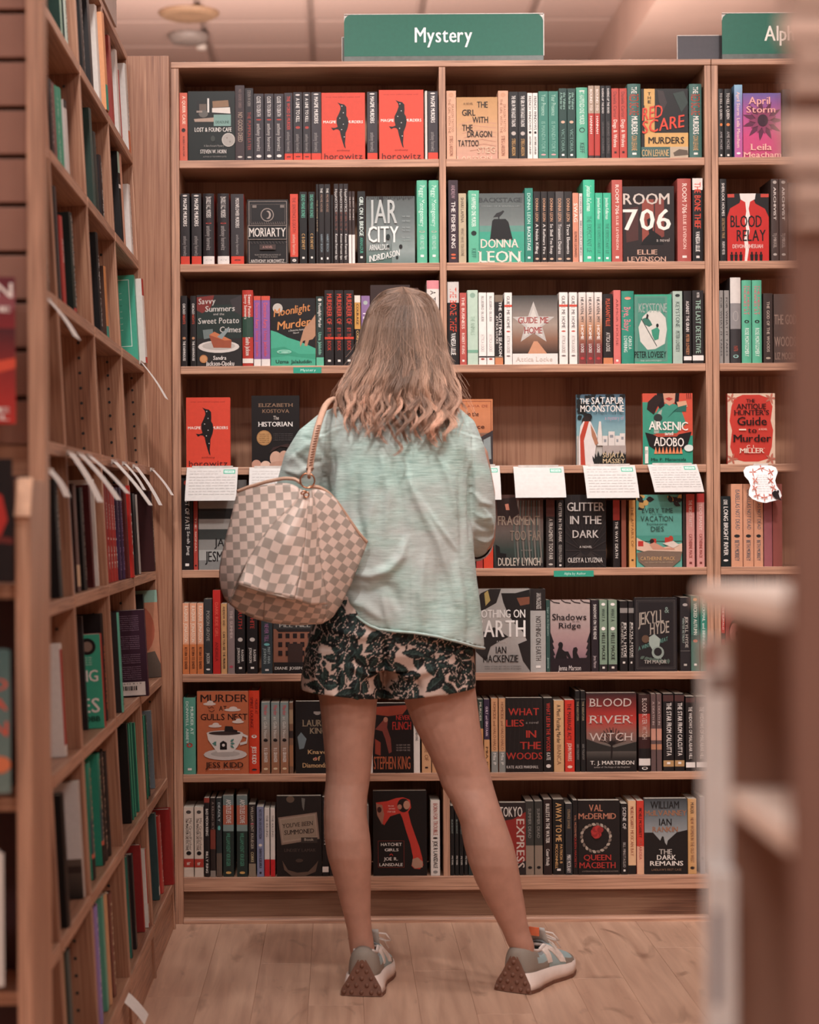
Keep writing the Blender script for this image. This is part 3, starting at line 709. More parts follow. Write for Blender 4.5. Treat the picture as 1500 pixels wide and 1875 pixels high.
@Z(852, 370, 1048, 662)
def f_redscare(z):
    z.R(852, 370, 1048, 615, '2A2425'); z.R(864, 370, 909, 440, 'CFA060'); z.R(866, 440, 908, 556, 'C79858'); z.R(866, 556, 1048, 615, 'CFA163')
    z.R(852, 615, 972, 662, '4A6A66'); z.R(972, 615, 1048, 662, 'B9A690'); z.P([(985, 640), (1010, 625), (1045, 630), (1048, 650), (990, 655)], '6A5A4C')
    z.P([(920, 375), (945, 380), (960, 430), (940, 470), (925, 420)], '4A3A3A'); z.P([(985, 390), (1030, 380), (1048, 430), (1020, 470)], '3F4E48')
    z.T('T', 880, 385, 892, 397, '2A2020'); z.T('H', 880, 402, 892, 414, '2A2020'); z.T('E', 880, 419, 892, 431, '2A2020')
    z.T('RED', 856, 452, 940, 505, 'D2432F', slant=.06, rise=16); z.T('SCARE', 856, 508, 1030, 560, 'D2432F', slant=.05, rise=28)
    z.T('MURDERS', 882, 574, 1030, 601, '2A1C18'); z.T('CON LEHANE', 853, 627, 966, 655, 'C9A878')
RSP = 'THE|EFE6DE|.04|.13;RED SCARE|B8402F|.14|.42|.15|.85;MURDERS|EFE6DE|.44|.68|.3|.75;CON LEHANE|C9A070|.70|.90;%|E8E0D8|.93'
GH = 'THE GIRL IN THE EAGLES TALONS|E8E0DA|.06|.52|.3|.72;@|B8ACA4|.62|.03;STIEG LARSSON|C89A60|.70|.95'
FW = 'FRENCH WINDOWS|2A2224|.05|.56|.25|.75;ANTOINE LAURAIN|5A5050|.66|.93|.3|.7;@|3A3030|.6|.02'
YP = 'Your Presence|A6C8B8|.05|.36|.3|.75|r;IS MANDATORY|7AA898|.45|.90|.3|.7;@|D4A0A0|.94|.012'
NP = 'A Murder for|8FB4A4|.06|.30|.15|.45;the Vulture|8FB4A4|.06|.30|.55|.85;@|C9A48C|.48|.02;VICTORIA|6A8C80|.58|.90;%|EDE6E0|.935'
shelf_row(1, 2, 'R', [
 (42, 82, 378, 'D2A084', GDT), (83, 255, 405, 'B88A5A', f_dragon, dict(label='tan face-out book with staggered dark title words, top shelf', th=.03)),
 (257, 299, 378, 'D2A084', GDT), (302, 340, 382, '2A2324', GH), (341, 377, 382, '2A2324', GH),
 (379, 400, 387, 'E6DDD6', FW), (401, 422, 387, 'E6DDD6', FW), (425, 465, 380, '3E7C6C', YP), (467, 507, 380, '3E7C6C', YP),
 (510, 543, 368, '2F4F48', NP), (545, 579, 368, '2F4F48', NP), (582, 629, 365, '5FA88C', 'IT HAPPENED ONE MURDER|D8E6DC|.06|.52;@|2A3A36|.60|.035;KIEFF|3A6A5C|.78|.92;@|EFE8E0|.05|.01', dict(d='with white title')),
 (632, 656, 357, '4A3A38', '#|A8907E|0|.38;#|B03A32|.38|.96;BOUND TO|F0E0D8|.05|.34;HANNAH|F0E0D8|.42|.66'), (658, 681, 357, '4A3A38', '#|A8907E|0|.38;#|B03A32|.38|.96;BOUND TO|F0E0D8|.05|.34;HANNAH|F0E0D8|.42|.66'),
 (683, 703, 357, '302A2C', 'RAISING UP THE DEAD|E0D6D0|.04|.38;LEONARD GOLDBERG|6E6462|.5|.93'), (704, 727, 357, '302A2C', 'RAISING UP THE DEAD|E0D6D0|.04|.38;LEONARD GOLDBERG|6E6462|.5|.93'),
 (729, 760, 368, 'B8473C', 'Daniela Carter|7A2A26|.05|.42|.25|.7;Dogs & Wolves|EAD8CC|.45|.84|.25|.75;%|4A2020|.9'), (762, 793, 368, 'B8473C', 'Daniela Carter|7A2A26|.05|.42|.25|.7;Dogs & Wolves|EAD8CC|.45|.84|.25|.75;%|4A2020|.9'),
 (795, 850, 350, '4A6F68', RSP), (852, 1048, 370, '2A2425', f_redscare, dict(label='black and tan face-out book with slanted red title words, top shelf', th=.03)), (1052, 1104, 350, '4A6F68', RSP)])
TK = 'TO KILL A QUEEN|D8CEC8|.06|.44;@|D07840|.52|.022;AMIE MCNEE|9A9190|.62|.88;%|E0D8D2|.95'
@Z(1276, 388, 1435, 663)
def f_april(z):
    grad(z, 1276, 388, 1435, 663, ['6A5A9A', 'B0508A', 'C8487A', 'C04A74'])
    for k in range(22):
        a = k*2*PI/11+(.28 if k > 10 else 0); leafy(z, 1358, 505, 88 if k < 11 else 60, a, '6A2A4A' if k < 11 else '8A3A5C', .14)
    z.E(1358, 505, 22, 26, '4A2038')
    z.T('April', 1300, 405, 1388, 436, 'EAA8A0', serif=True); z.T('Storm', 1290, 445, 1410, 472, 'EAA8A0', serif=True)
    z.T('Leila', 1308, 605, 1394, 632, 'EDB4A8', serif=True); z.T('Meacham', 1278, 640, 1434, 662, 'EDB4A8', serif=True)
shelf_row(1, 2, 'B', [(1174, 1196, 370, '2E2829', TK), (1199, 1229, 370, '2E2829', TK),
 (1240, 1274, 353, '6F9CC0', '#|8AB4CC|0|.3|8878B0;#|8878B0|.3|.75|B8609A;#|B8609A|.75|1;April Storm|F0C8C0|.1|.42;Leila Meacham|F0C8C0|.46|.86;@|F0E8E8|.94|.015'),
 (1276, 1435, 388, 'B04A80', f_april, dict(label='pink and purple face-out book with a big flower, right-hand top shelf', th=.03)),
 (1440, 1475, 372, '3A3032'), (1477, 1510, 372, '5A4A48')])
# ---- row 2 left
RB = '#|D0402E|.885|1;@|3A2222|.94|.009'; WB = '#|E6DCD6|.885|1;@|3A2222|.94|.009'
MH = '@|C8BEB8|.05|.01;MARBLE HALL MURDERS|DCD2CC|.05|.34;@|B03A30|.42|.01;anthony horowitz|9A918E|.46|.80;'
@Z(422, 1075, 643, 1420)
def f_moriarty(z):
    G = '8F8078'; frame_(z, 430, 1083, 636, 1414, 3, G); frame_(z, 440, 1100, 626, 1205, 2, '6B5F5A')
    z.E(530, 1157, 36, 36, '8F8078'); z.E(530, 1157, 31, 31, '2C2426'); z.E(534, 1157, 16, 22, '9F9088'); z.E(526, 1157, 14, 18, '2C2426')
    for x in (450, 600): z.R(x, 1105, x+22, 1120, '7A6E68')
    for k in range(16): z.L([(440+k*12, 1195), (446+k*12, 1208)], 3, '6B5F5A')
    z.R(425, 1213, 636, 1290, '1E191B'); frame_(z, 425, 1213, 636, 1290, 3, G); z.T('MORIARTY', 433, 1228, 628, 1274, 'DAD0C8', serif=True)
    for k in range(12): z.L([(440+k*17, 1300), (440+k*17+8, 1312)], 2, '5F5450')
    z.R(488, 1316, 575, 1344, '54423E'); z.T('A NOVEL', 505, 1324, 558, 1336, 'B0837A')
    z.T('FROM THE BESTSELLING AUTHOR OF', 462, 1368, 602, 1376, '8F857E', 'r'); z.T('THE WORD IS MURDER', 480, 1380, 586, 1387, '8F857E', 'r')
    z.T('ANTHONY HOROWITZ', 440, 1396, 620, 1413, 'D2C7BF')
@Z(1062, 1058, 1325, 1422)
def f_jar(z):
    grad(z, 1062, 1058, 1325, 1422, ['5F6463', '6C7473', '7F8684', '4F6F66'])
    for k in range(26): z.R(1062+k*10, 1058, 1066+k*10, 1066+(k*37) % 14, '403C3E')
    z.P([(1130, 1058), (1155, 1058), (1150, 1110), (1140, 1105)], '3A3638')
    grad(z, 1200, 1290, 1325, 1422, ['7C8784', '8C9693', '6C7C78'])
    z.T('JAR', 1078, 1078, 1228, 1205, 'B7B9B6'); z.T('CITY', 1072, 1222, 1236, 1308, 'E2E2DE')
    z.T('ARNALDUR', 1078, 1322, 1186, 1352, 'DDDDD9', rise=4); z.T('INDRIDASON', 1078, 1382, 1242, 1415, 'E4E4E0', rise=34, slant=.0)
    for k, s_ in enumerate((1165, 1190, 1225, 1240, 1280, 1295)): z.T('THE TIMES', 1255, s_, 1300, s_+7, '9AA09E', 'r')
    z.E(1248, 1332, 9, 12, '2A2628'); z.E(1180, 1278, 11, 14, '2A3A38'); z.E(1228, 1390, 7, 9, '2A3330'); z.E(1180, 1330, 7, 8, '2A3330')
DG = 'DEAD MANS BONES|5FA890|.04|.36|.25|.75;C B DEVET|C89A60|.58|.80;%|E0D8D0|.9'
TIH = 'THE|E0D8D0|.05|.11;MOVIE HOUSE|9A7A6A|.13|.35;HARRY BOSCH|8C9AA0|.63|.85;%|E8E0DA|.92'
KF = 'HypNOTICS|C8BEB8|.07|.35|.25|.75;FIRST|7A4A40|.36|.6;Keven Forrest Igo|E0D8D2|.63|.95|.28|.75'
PM = '~Peggy Montgomery|D8EAE0|.06|.56|.3|.75|r;@|E0A0A0|.62|.012;HER NOVEL|B0D4C4|.66|.84;%|F0EAE4|.9'.replace('~', '')
shelf_row(2, 1, 'L', [
 (63, 112, 1043, '3C3437', MAG.replace('.90|1', '.885|1')), (122, 175, 1043, '3C3437', MAG.replace('.90|1', '.885|1')), (184, 245, 1043, '3C3437', MH+WB, dict(side='B8392F')), (262, 325, 1043, '3C3437', MH+WB, dict(side='B8392F')),
 (334, 404, 1045, '463E41', 'MOONFLOWER MURDERS|D8CEC8|.06|.48|.36|.64;anthony horowitz|8F8785|.58|.86|.4|.62;'+RB, dict(side='B8392F', hard=False)),
 (422, 643, 1075, '2A2325', f_moriarty, dict(label='charcoal face-out book with ornate silver frame and crescent emblem', th=.025)),
 (653, 696, 1045, 'CB4A39', 'THE SENTENCE IS DEATH|8C2E28|.05|.55;anthony horowitz|E0A898|.58|.87;#|3A2A2A|.90|1;@|D8CFC8|.95|.02'),
 (704, 744, 1033, '2A2728', DG), (752, 787, 1033, '2A2728', DG), (792, 806, 992, '332A2B', 'THE MOVIE HOUSE|A0896A|.2|.6'), (808, 837, 992, '332A2B', TIH), (839, 870, 992, '332A2B', TIH),
 (872, 886, 1050, '2E2628'), (889, 914, 990, '3B2F31', KF), (917, 939, 990, '3B2F31', KF), (941, 966, 990, '3B2F31', KF), (968, 984, 1030, '4A3836', '#|E6DCD6|.60|1;SILENT BONES|C8B8B0|.08|.4'), (986, 1002, 1030, '4A3836', '#|E6DCD6|.60|1;SILENT BONES|C8B8B0|.08|.4'),
 (1016, 1058, 1030, '2B2828', 'GIRL ON A BRIDGE|D8E4DC|.08|.62|.25|.75;ARNALDUR|4FA088|.64|.86;%|E8E0DA|.9'),
 (1062, 1325, 1058, '6C7473', f_jar, dict(label='grey-green face-out book with large pale stencilled two-word title', th=.028)),
 (1336, 1391, 972, '63B394', PM, dict(d='with white script', hard=True)), (1401, 1454, 972, '63B394', PM, dict(d='with white script', hard=True))])
# ---- row 2 right
@Z(178, 805, 366, 1094)
def f_backstage(z):
    grad(z, 178, 805, 366, 1094, ['5C6362', '6D7472', '87908C', '8FA69E']); z.R(178, 940, 366, 965, '5F8D80'); z.R(178, 965, 366, 1094, '3F9C82')
    z.P([(232, 920), (240, 912), (288, 912), (300, 925), (318, 1000), (222, 1000)], '2A2A2C')
    z.P([(236, 905), (250, 888), (268, 882), (277, 876), (283, 880), (274, 892), (262, 904), (262, 912), (258, 912), (256, 903)], '3A3A3C')
    z.T('BACKSTAGE', 178, 824, 356, 842, '4A4E50', serif=True); z.T('STORIES OF A WRITING LIFE', 188, 856, 348, 862, '8C9290', 'r')
    z.T('DONNA', 184, 996, 340, 1032, 'DFD2C4', serif=True); z.T('LEON', 176, 1046, 348, 1092, 'E4D8CA', serif=True)
@Z(776, 776, 990, 1090)
def f_706(z):
    z.R(776, 776, 990, 1090, '382C2C'); z.P([(856, 830), (905, 830), (905, 1000), (856, 1010)], '8C4438'); z.P([(910, 828), (948, 828), (948, 985), (910, 1000)], '7A3A32'); z.P([(785, 870), (840, 860), (840, 1000), (790, 1010)], '5A3430')
    z.P([(876, 915), (892, 905), (902, 925), (900, 960), (935, 985), (945, 1020), (850, 1020), (860, 1000), (885, 975)], '1E191B')
    z.T('ROOM', 778, 806, 970, 851, 'C9BBB0'); z.T('706', 778, 872, 974, 958, 'EDE2D8'); z.T('a novel', 916, 993, 970, 1007, 'C0B4AC', 'r')
    z.T('ELLIE', 836, 1040, 918, 1060, 'C8A08C'); z.T('LEVENSON', 794, 1069, 954, 1089, 'C8A08C')
RM = 'ROOM 706|ECD2C8|.06|.42|.35|.68;ELLIE LEVENSON|ECC4B8|.44|.85|.4|.64;%|E8D8D0|.93'
DL = lambda t: 'DONNA LEON|C99878|.10|.42;%s|D8D0CA|.46|.88;@|C8A890|.95|.015' % t
JK = 'Jonathan Kellerman|D8F0E4|.07|.38;THE EXPECTANT LIE|3A8C74|.44|.88;%|E8F0EA|.93'
shelf_row(2, 2, 'R', [
 (50, 90, 750, '4A3640', 'ANDREW|A08088|.06|.22;THE FISHER KING|E4D8D2|.26|.82|.3|.72;@|D06040|.9|.012;@|D06040|.94|.012'), (92, 124, 805, 'B8A68A', 'SHARI LAPENA|5A4A3C|.06|.42;WHAT HAVE YOU DONE|7A6A58|.5|.9'),
 (133, 178, 793, '5DAE8F', 'IT HAPPENED ONE MURDER|D8E6DC|.05|.5;@|2A3A36|.59|.035;KIEFF|3A7A66|.8|.93'),
 (178, 366, 805, '6D7472', f_backstage, dict(label='grey and green face-out book with a gull on a post', th=.02)),
 (368, 402, 783, '2F7E6C', 'DONNA LEON|B8D8CC|.07|.48;BACKSTAGE|DCEAE4|.52|.84;%|EDE6E0|.92'),
 (404, 433, 797, '332D2F', DL('A Noble Killing')), (435, 462, 797, '3A3231', DL('A Refiners Fire')), (464, 494, 797, '322A2B', DL('So Shall You Reap')), (496, 530, 797, '5A5453', DL('Transient Desires')), (532, 565, 797, '3A3231', DL('Trace Elements')),
 (567, 592, 803, 'D08A70', 'SWAG|F0E0D4|.15|.42|.2|.8;ELMORE LEONARD|6A3A30|.56|.93'), (594, 608, 805, 'D8CEC8', 'FOREVER|3A3434|.05|.3;BIRDWATCHING|3A3434|.4|.9'),
 (611, 659, 749, '47B892', JK, dict(hard=True)), (661, 692, 803, '3FAE8A', JK), (694, 727, 803, '3FAE8A', JK),
 (730, 774, 749, 'B4564C', RM), (776, 990, 776, '382C2C', f_706, dict(label='dark face-out book with large white number over a seated figure', th=.03, side='B4564C')),
 (1003, 1060, 744, 'A9514A', RM), (1066, 1109, 742, '2A2627', '#|DDD3CC|0|.14;THE BONE THIEF|D2452F|.05|.60|.2|.8;VANESSA LILLIE|EDE6E0|.64|.88;%|D8D0CA|.93', dict(d='with red title'))])
@Z(1210, 806, 1384, 1088)
def f_blood(z):
    z.R(1210, 806, 1384, 1088, '2A2325'); z.P([(1210, 905), (1222, 868), (1262, 845), (1266, 832), (1322, 832), (1328, 848), (1368, 870), (1384, 905), (1384, 1088), (1210, 1088)], 'BF2A26')
    z.P([(1262, 806), (1330, 806), (1326, 830), (1306, 840), (1300, 870), (1306, 900), (1298, 930), (1304, 960), (1296, 1000), (1300, 1040), (1292, 1088), (1282, 1088), (1286, 1040), (1280, 1000), (1290, 960), (1284, 920), (1290, 880), (1286, 842), (1266, 830)], 'E6DAD4')
    z.R(1212, 808, 1240, 822, 'C04438'); z.R(1350, 808, 1384, 822, 'C04438')
    z.T('BLOOD', 1224, 898, 1354, 946, '1E181A'); z.T('RELAY', 1250, 958, 1370, 1004, '1E181A'); z.T('DEVON MIHESUAH', 1232, 1018, 1358, 1034, 'E6C4BC')
    for x in (1228, 1246, 1266, 1312, 1330, 1350):
        z.E(x, 1054, 4, 5, '1E181A', 8); z.P([(x-7, 1060), (x+7, 1060), (x+5, 1088), (x-5, 1088)], '1E181A')
AR = 'ARCHIVIST|DCD0C8|.10|.50|.34|.66;@|B0A49C|.04|.02;TJ MIKKEL|A89890|.66|.84;@|B0A49C|.92|.015'
shelf_row(2, 2, 'B', [(1180, 1208, 745, '2E292A', 'SHERLOCK HOLMES|DCD2CC|.05|.45;DETECTIVE TRUE|B08A60|.48|.72;MURPHY MEYER|D0C6C0|.76|.92'),
 (1210, 1384, 806, '2A2325', f_blood, dict(label='red and black face-out book with white drip down a torso', th=.026)),
 (1393, 1425, 745, '54423E', AR), (1428, 1462, 745, '54423E', AR), (1465, 1500, 760, '4A3A38')])
# ---- row 3 left
CV = 'CHICAGO|E8E0DA|.11|.26;NIGHTS|C8503A|.27|.40;@|B08060|.60|.02;THE FARMHOUSE|E8E0DA|.64|.92'
@Z(150, 148, 393, 530)
def f_savvy(z):
    z.R(150, 148, 393, 530, '3A3636'); z.R(150, 200, 393, 380, '33423E'); z.P([(150, 160), (245, 150), (225, 220), (180, 245), (150, 230)], '7A2E2A'); z.P([(330, 175), (393, 150), (393, 260), (350, 235)], '4A4244')
    for t, a, b, y0, y1, r_ in (('Savvy', 160, 250, 168, 198, 4), ('Summers', 196, 355, 208, 238, 4), ('and the', 240, 298, 244, 256, 0), ('Sweet Potato', 158, 378, 272, 303, 4), ('Crimes', 274, 388, 318, 348, 0)):
        z.T(t, a, y0, b, y1, 'C9C2BC', 'r' if t == 'and the' else 'b', slant=.08, rise=r_)
    z.P([(182, 335), (236, 330), (240, 375), (188, 385)], '6F7A78'); z.E(268, 425, 112, 33, 'D5CBC4'); z.E(268, 421, 90, 22, 'B9AFA8')
    z.P([(216, 365), (300, 372), (338, 392), (335, 432), (240, 430)], '9A5038'); z.P([(216, 362), (245, 345), (338, 390), (300, 392)], 'C2734E'); z.P([(260, 372), (320, 322), (330, 330), (285, 385)], '8A9494')
    z.E(186, 490, 22, 22, 'B57A4E'); z.E(186, 490, 17, 17, 'C99062')
    z.T('Sandra', 238, 474, 308, 495, 'EAE2DC', slant=.08, rise=0); z.T('Jackson-Opoku', 198, 502, 350, 526, 'EAE2DC', slant=.08)
@Z(548, 166, 790, 535)
def f_moon(z):
    z.R(548, 166, 790, 535, '2A2426'); z.E(586, 220, 27, 27, 'BFB6AC')
    z.P([(548, 340), (580, 350), (640, 380), (700, 400), (790, 440), (790, 535), (548, 535)], '49A587'); z.P([(548, 440), (620, 430), (700, 470), (790, 470), (790, 500), (640, 480), (548, 490)], '3C9678')
    z.P([(790, 255), (765, 290), (735, 320), (722, 350), (705, 410), (708, 432), (722, 400), (735, 395), (730, 425), (745, 428), (755, 395), (775, 390), (790, 370)], 'B08468')
    z.T('Moonlight', 565, 225, 760, 268, 'C9824C', slant=.12, rise=34); z.T('Murder', 584, 295, 762, 340, 'CF8850', slant=.12, rise=26)
    z.T('a Detective Aunty', 645, 338, 728, 348, 'D8D0C8', 'r', rise=8); z.T('Novel', 670, 352, 700, 360, 'D8D0C8', 'r', rise=3)
    z.E(620, 458, 40, 12, '8CC4AE'); z.E(620, 460, 30, 8, '49A587'); z.E(624, 460, 22, 5, '9ACCB8')
    z.T('Uzma Jalaluddin', 575, 502, 768, 520, '2F5048')
MB_ = 'MURDERER OF|C8402C|.05|.45|.25|.78;BY THE BOOK|B0382A|.50|.80|.3|.7;#|C8402C|.62|.65;%|E0D8D0|.92'
shelf_row(3, 3, 'L', [
 (65, 99, 152, '332B2C', CV), (116, 147, 152, '332B2C', CV), (150, 393, 148, '3A3636', f_savvy, dict(label='dark face-out book with a slice of pie on a white plate', th=.03)),
 (396, 454, 122, 'B03A30', '#|3E5A4C|.35|.62;Savvy Summers|EDE0D6|.06|.38|.18|.45;Sweet Potato|EDE0D6|.06|.36|.55|.82;Sandra Jackson|EDE0D6|.62|.86;#|EDE0D6|.90|.96', dict(hard=True)),
 (457, 496, 153, '8A5A98', '#|CF5440|0|.06;Detective Aunty|E0606A|.10|.46|.25|.7;Uzma Jalaluddin|D85A70|.5|.86|.3|.66;#|E6DCD6|.90|1', dict(d='with pink script')), (498, 545, 153, '8A5A98', '#|CF5440|0|.06;Detective Aunty|E0606A|.10|.46|.25|.7;Uzma Jalaluddin|D85A70|.5|.86|.3|.66;#|E6DCD6|.90|1', dict(d='with pink script', hard=False)),
 (548, 790, 166, '2A2426', f_moon, dict(label='black and mint face-out book with a reaching hand and moon', th=.02)),
 (793, 834, 155, '3A4A46', '@|D8CEC4|.05|.02;Moonlight Murder|E0DAD2|.1|.45;Uzma Jalaluddin|8CC4AE|.52|.84;#|63B394|.88|1'),
 (839, 888, 122, '33292A', MB_), (893, 940, 122, '33292A', MB_), (944, 996, 122, '33292A', MB_),
 (1000, 1032, 150, 'C8924C', '#|E0D4C8|0|.1;#|2A2426|.48|1;COURAGE|5A3A28|.12|.42;COREY MEAD|D8A868|.5|.85'), (1036, 1083, 152, '8A6A94', '@|A8B0A8|.1|.03;PINK|F0E0E8|.25|.45|.2|.8;#|3A3A3C|.6|1'),
 (1086, 1300, 94, '45302E', lambda cv: (cv.text('THE GHOST', .1, .25, .9, .37, '8A5A50'), cv.text('WRITER', .15, .42, .85, .54, '8A5A50')), dict(label='tall dark maroon face-out book mostly hidden behind the woman\'s head', th=.03)),
 (1304, 1345, 110, '5A3A36'), (1390, 1456, 70, 'E2D6CE', '#|D88A90|.0|.1;A TWIST OF FATE|2A2224|.12|.72|.28|.72;#|2A2426|.5|1', dict(d='with flowers'))])
# ---- row 3 right
@Z(316, 116, 505, 408)
def f_guide(z):
    grad(z, 316, 116, 505, 362, ['4A4644', '7C746E', 'A39184', '8A6450', '4A3A34']); z.R(316, 362, 505, 408, 'E6DCD6')
    z.P([(380, 362), (405, 310), (420, 310), (460, 362)], 'C99070')
    st = []
    for k in range(10):
        a = -PI/2+k*PI/5; r = 92 if k % 2 == 0 else 38; st.append((404+r*math.cos(a), 236+r*math.sin(a)*1.02))
    z.P(st, 'BDB6B0'); z.P([(404+(x-404)*.72, 236+(y-236)*.72) for x, y in st], 'CFC8C0')
    z.T('GUIDE ME', 340, 208, 466, 234, '9C3A38', serif=True); z.T('HOME', 366, 250, 440, 277, '9C3A38', serif=True); z.T('Attica Locke', 330, 376, 482, 394, 'D2C4BA', serif=True)
@Z(812, 112, 980, 404)
def f_keystone(z):
    z.R(812, 112, 980, 404, '3F9C7E'); z.R(812, 120, 960, 395, '5C8C7C'); z.R(826, 125, 950, 385, '4A8876')
    z.P([(850, 205), (880, 180), (925, 182), (952, 210), (958, 260), (948, 320), (905, 342), (870, 345), (838, 310), (830, 250)], 'CFCBC2')
    z.T('KEYSTONE', 832, 150, 958, 188, '9CA8A0', serif=True)
    z.L([(843, 215), (912, 330)], 2.5, '3A4A46'); z.P([(846, 215), (870, 208), (884, 225), (892, 240), (878, 248), (860, 240)], '3C7464'); z.P([(888, 262), (915, 250), (925, 262), (920, 300), (902, 306), (892, 285)], '3C8C72')
    z.P([(868, 192), (876, 200), (872, 216), (864, 214)], '2C2A2C'); z.E(915, 243, 6, 8, '2A2A2C')
    z.T('PETER LOVESEY', 812, 352, 954, 378, '222A2A'); z.T('THE 20TH MYSTERY', 838, 388, 932, 395, 'A8C8BC', 'r')
GM = 'GUIDE ME HOME|6E6664|.05|.5|.3|.7;@|C04A3C|.54|.01;#|CF5040|.17|.2;ATTICA LOCKE|B8ACA8|.6|.84;@|7A6A68|.88|.01'
HM = '#|E9E0DA|0|.5|B8805C;#|B8805C|.5|.75|7A3A38;#|7A3A38|.75|1;HEAVEN, MY|5A5252|.07|.42;HOME|EDE4DE|.46|.66;LOCKE|EDE4DE|.72|.84;@|B83A3C|.92|.02'
BB = 'BLUEBIRD BLUEBIRD|8C8886|.05|.46|.34|.68;#|3A3436|.44|.9;#|EDE4DE|.40|.88;ATTICA LOCKE|B8ACA8|.58|.82;@|A84A3C|.92|.012'
shelf_row(3, 4, 'R', [
 (46, 94, 60, '3A3536', '#|CFC6C0|0|.25;THE BONE THIEF|D2452F|.07|.60|.22|.78;VANESSA LILLIE|EDE6E0|.62|.88', dict(hard=True, d='with red title')), (97, 126, 105, 'B4534A', 'THE BUSINESS|F0D8CC|.06|.5;ROBERT KUNG|F0D8CC|.56|.85;%|F0E0D8|.93'),
 (129, 173, 94, 'B9CDBB', '@|8CA896|.07|.035;THE ANIMALS|9CB4A0|.35|.6;#|7AA890|.80|.84'), (176, 208, 104, 'EBE2DC', BB), (210, 241, 104, 'EBE2DC', BB),
 (243, 277, 114, '7A6858', '#|3A3232|.1|.88;THE CUTTING SEASON|EDE6E0|.1|.88|.5|.85;ATTICA LOCKE|D8CEC6|.3|.7|.12|.4;#|C98058|.90|1'), (283, 315, 104, 'EBE2DC', GM),
 (316, 505, 116, '6A5A50', f_guide, dict(label='face-out book with a white star over a road and sunset', th=.026)), (511, 547, 103, 'EBE2DC', GM), (553, 586, 103, 'EBE2DC', GM),
 (592, 622, 103, 'E8DED8', HM), (625, 655, 103, 'E8DED8', HM), (658, 690, 103, 'E8DED8', HM), (694, 734, 110, '332A2B', 'PLEASANTVILLE|D05A3C|.07|.46|.28|.72;ATTICA LOCKE|D8CEC6|.55|.82;#|C98058|.91|1'),
 (737, 767, 94, 'D2706A', 'ARMOR HOUSE|7A3434|.12|.75|.35|.65|r;%|F0E0D8|.94'), (770, 822, 98, '338A74', 'Bye, Baby|E07A8C|.22|.55|.2|.72;CAROLA|D8E8E0|.62|.80|.55|.82;LOVERING|D8E8E0|.62|.84|.18|.45;@|E0907A|.1|.02', dict(hard=True)),
 (824, 980, 112, '4A8C78', f_keystone, dict(label='green face-out book with a runaway car on an oval panel', th=.02)),
 (984, 1024, 98, 'A9B9AE', 'KEYSTONE|5A6A64|.15|.5|.3|.72;PETER LOVESEY|5A6A64|.55|.84;@|3A4644|.06|.02'), (1029, 1062, 97, '322B2C', 'AGAINST THE GRAIN|E0D6D0|.14|.56;PETER LOVESEY|C88A60|.60|.88;#|E8E0DA|.90|.955'), (1066, 1112, 95, '3A3435', 'THE LAST DETECTIVE|9CB8A8|.13|.86|.3|.74;PETER|E8DED8|.03|.10|.4|.62;#|E8E0DA|.89|.96', dict(hard=False))])
BMM = 'THE MERCY|C86A78|.06|.42|.55|.8;THORNES AT|C86A78|.06|.42|.2|.45;@|2A3A36|.5|.02;ROSE MONTGOMERY|D8EEE2|.58|.92|.3|.72'
shelf_row(3, 4, 'B', [(1177, 1194, 95, '8F8A86', 'FOR WHAT IT TAKES|4A4444|.1|.9'), (1198, 1219, 95, '8F8A86', 'FOR WHAT IT TAKES|4A4444|.1|.9'), (1223, 1267, 42, '4A4648', '#|D6CEC8|0|.3;#|8C8888|.3|.6;@|B4ACA8|.45|.06;@|8CB8B0|.92|.02;MARTIN|B0564A|.8|.86', dict(hard=True)),
 (1271, 1311, 53, '5DAE8F', BMM, dict(hard=True)), (1314, 1354, 53, '5DAE8F', BMM, dict(hard=True)), (1361, 1400, 107, '4A3A36', 'THE GOD OF THE WOODS|B8A498|.12|.84|.36|.66;@|A89888|.93|.015'),
 (1404, 1500, 110, '5C4A44', lambda cv: (cv.text('THE GOD', .03, .3, 1.0, .44, '8C7468'), cv.text('WOODS', .03, .62, .98, .76, '8C7468'), cv.text('LIZ MOORE', .05, .85, .95, .95, '8C7468')), dict(label='brown face-out book half hidden by the blurred stand, third shelf', th=.03))])
# ---- row 4 : face-out display
def fo(zo, bx, col, f, label, th=.02, **k):
    shelf_row(4, zo, 'L' if zo in (3,) else 'R', [(bx[0], bx[2], bx[1], col, f, dict(label=label, th=th, **k))])
@Z(445, 690, 703, 1075)
def f_hist(z):
    z.R(445, 690, 703, 1075, '2A2324'); z.T('ELIZABETH', 485, 732, 667, 751, '8C6E58', serif=True); z.T('KOSTOVA', 505, 764, 648, 783, '8C6E58', serif=True)
    z.T('The', 562, 800, 592, 820, 'D8CCC2', 'r', slant=.1); z.T('HISTORIAN', 483, 832, 666, 857, 'EDE6E0', serif=True)
    z.E(513, 918, 41, 41, 'A97C50'); z.E(513, 918, 35, 35, 'B98C5C')
    for k in range(5): z.T('THE SMASH NEW YORK' if k % 2 else 'NUMBER ONE', 486, 895+k*11, 540, 901+k*11, '6E4A30', 'r')
    for k in range(4): z.T('a classic of tense rich suspense', 562, 893+k*11, 668, 899+k*11, '6A6260', 'r')
    for (cx, cy, rx, ry, c) in ((470, 1062, 26, 26, 'C0907C'), (520, 1068, 28, 26, 'D8B6A2'), (575, 1030, 32, 40, 'C9A08C'), (620, 1025, 30, 38, 'C39A86'), (600, 1065, 60, 22, 'B98E7A')): z.E(cx, cy, rx, ry, c)
    z.P([(540, 1000), (600, 965), (660, 975), (700, 1010), (703, 975), (640, 950), (560, 970)], '4A3230')
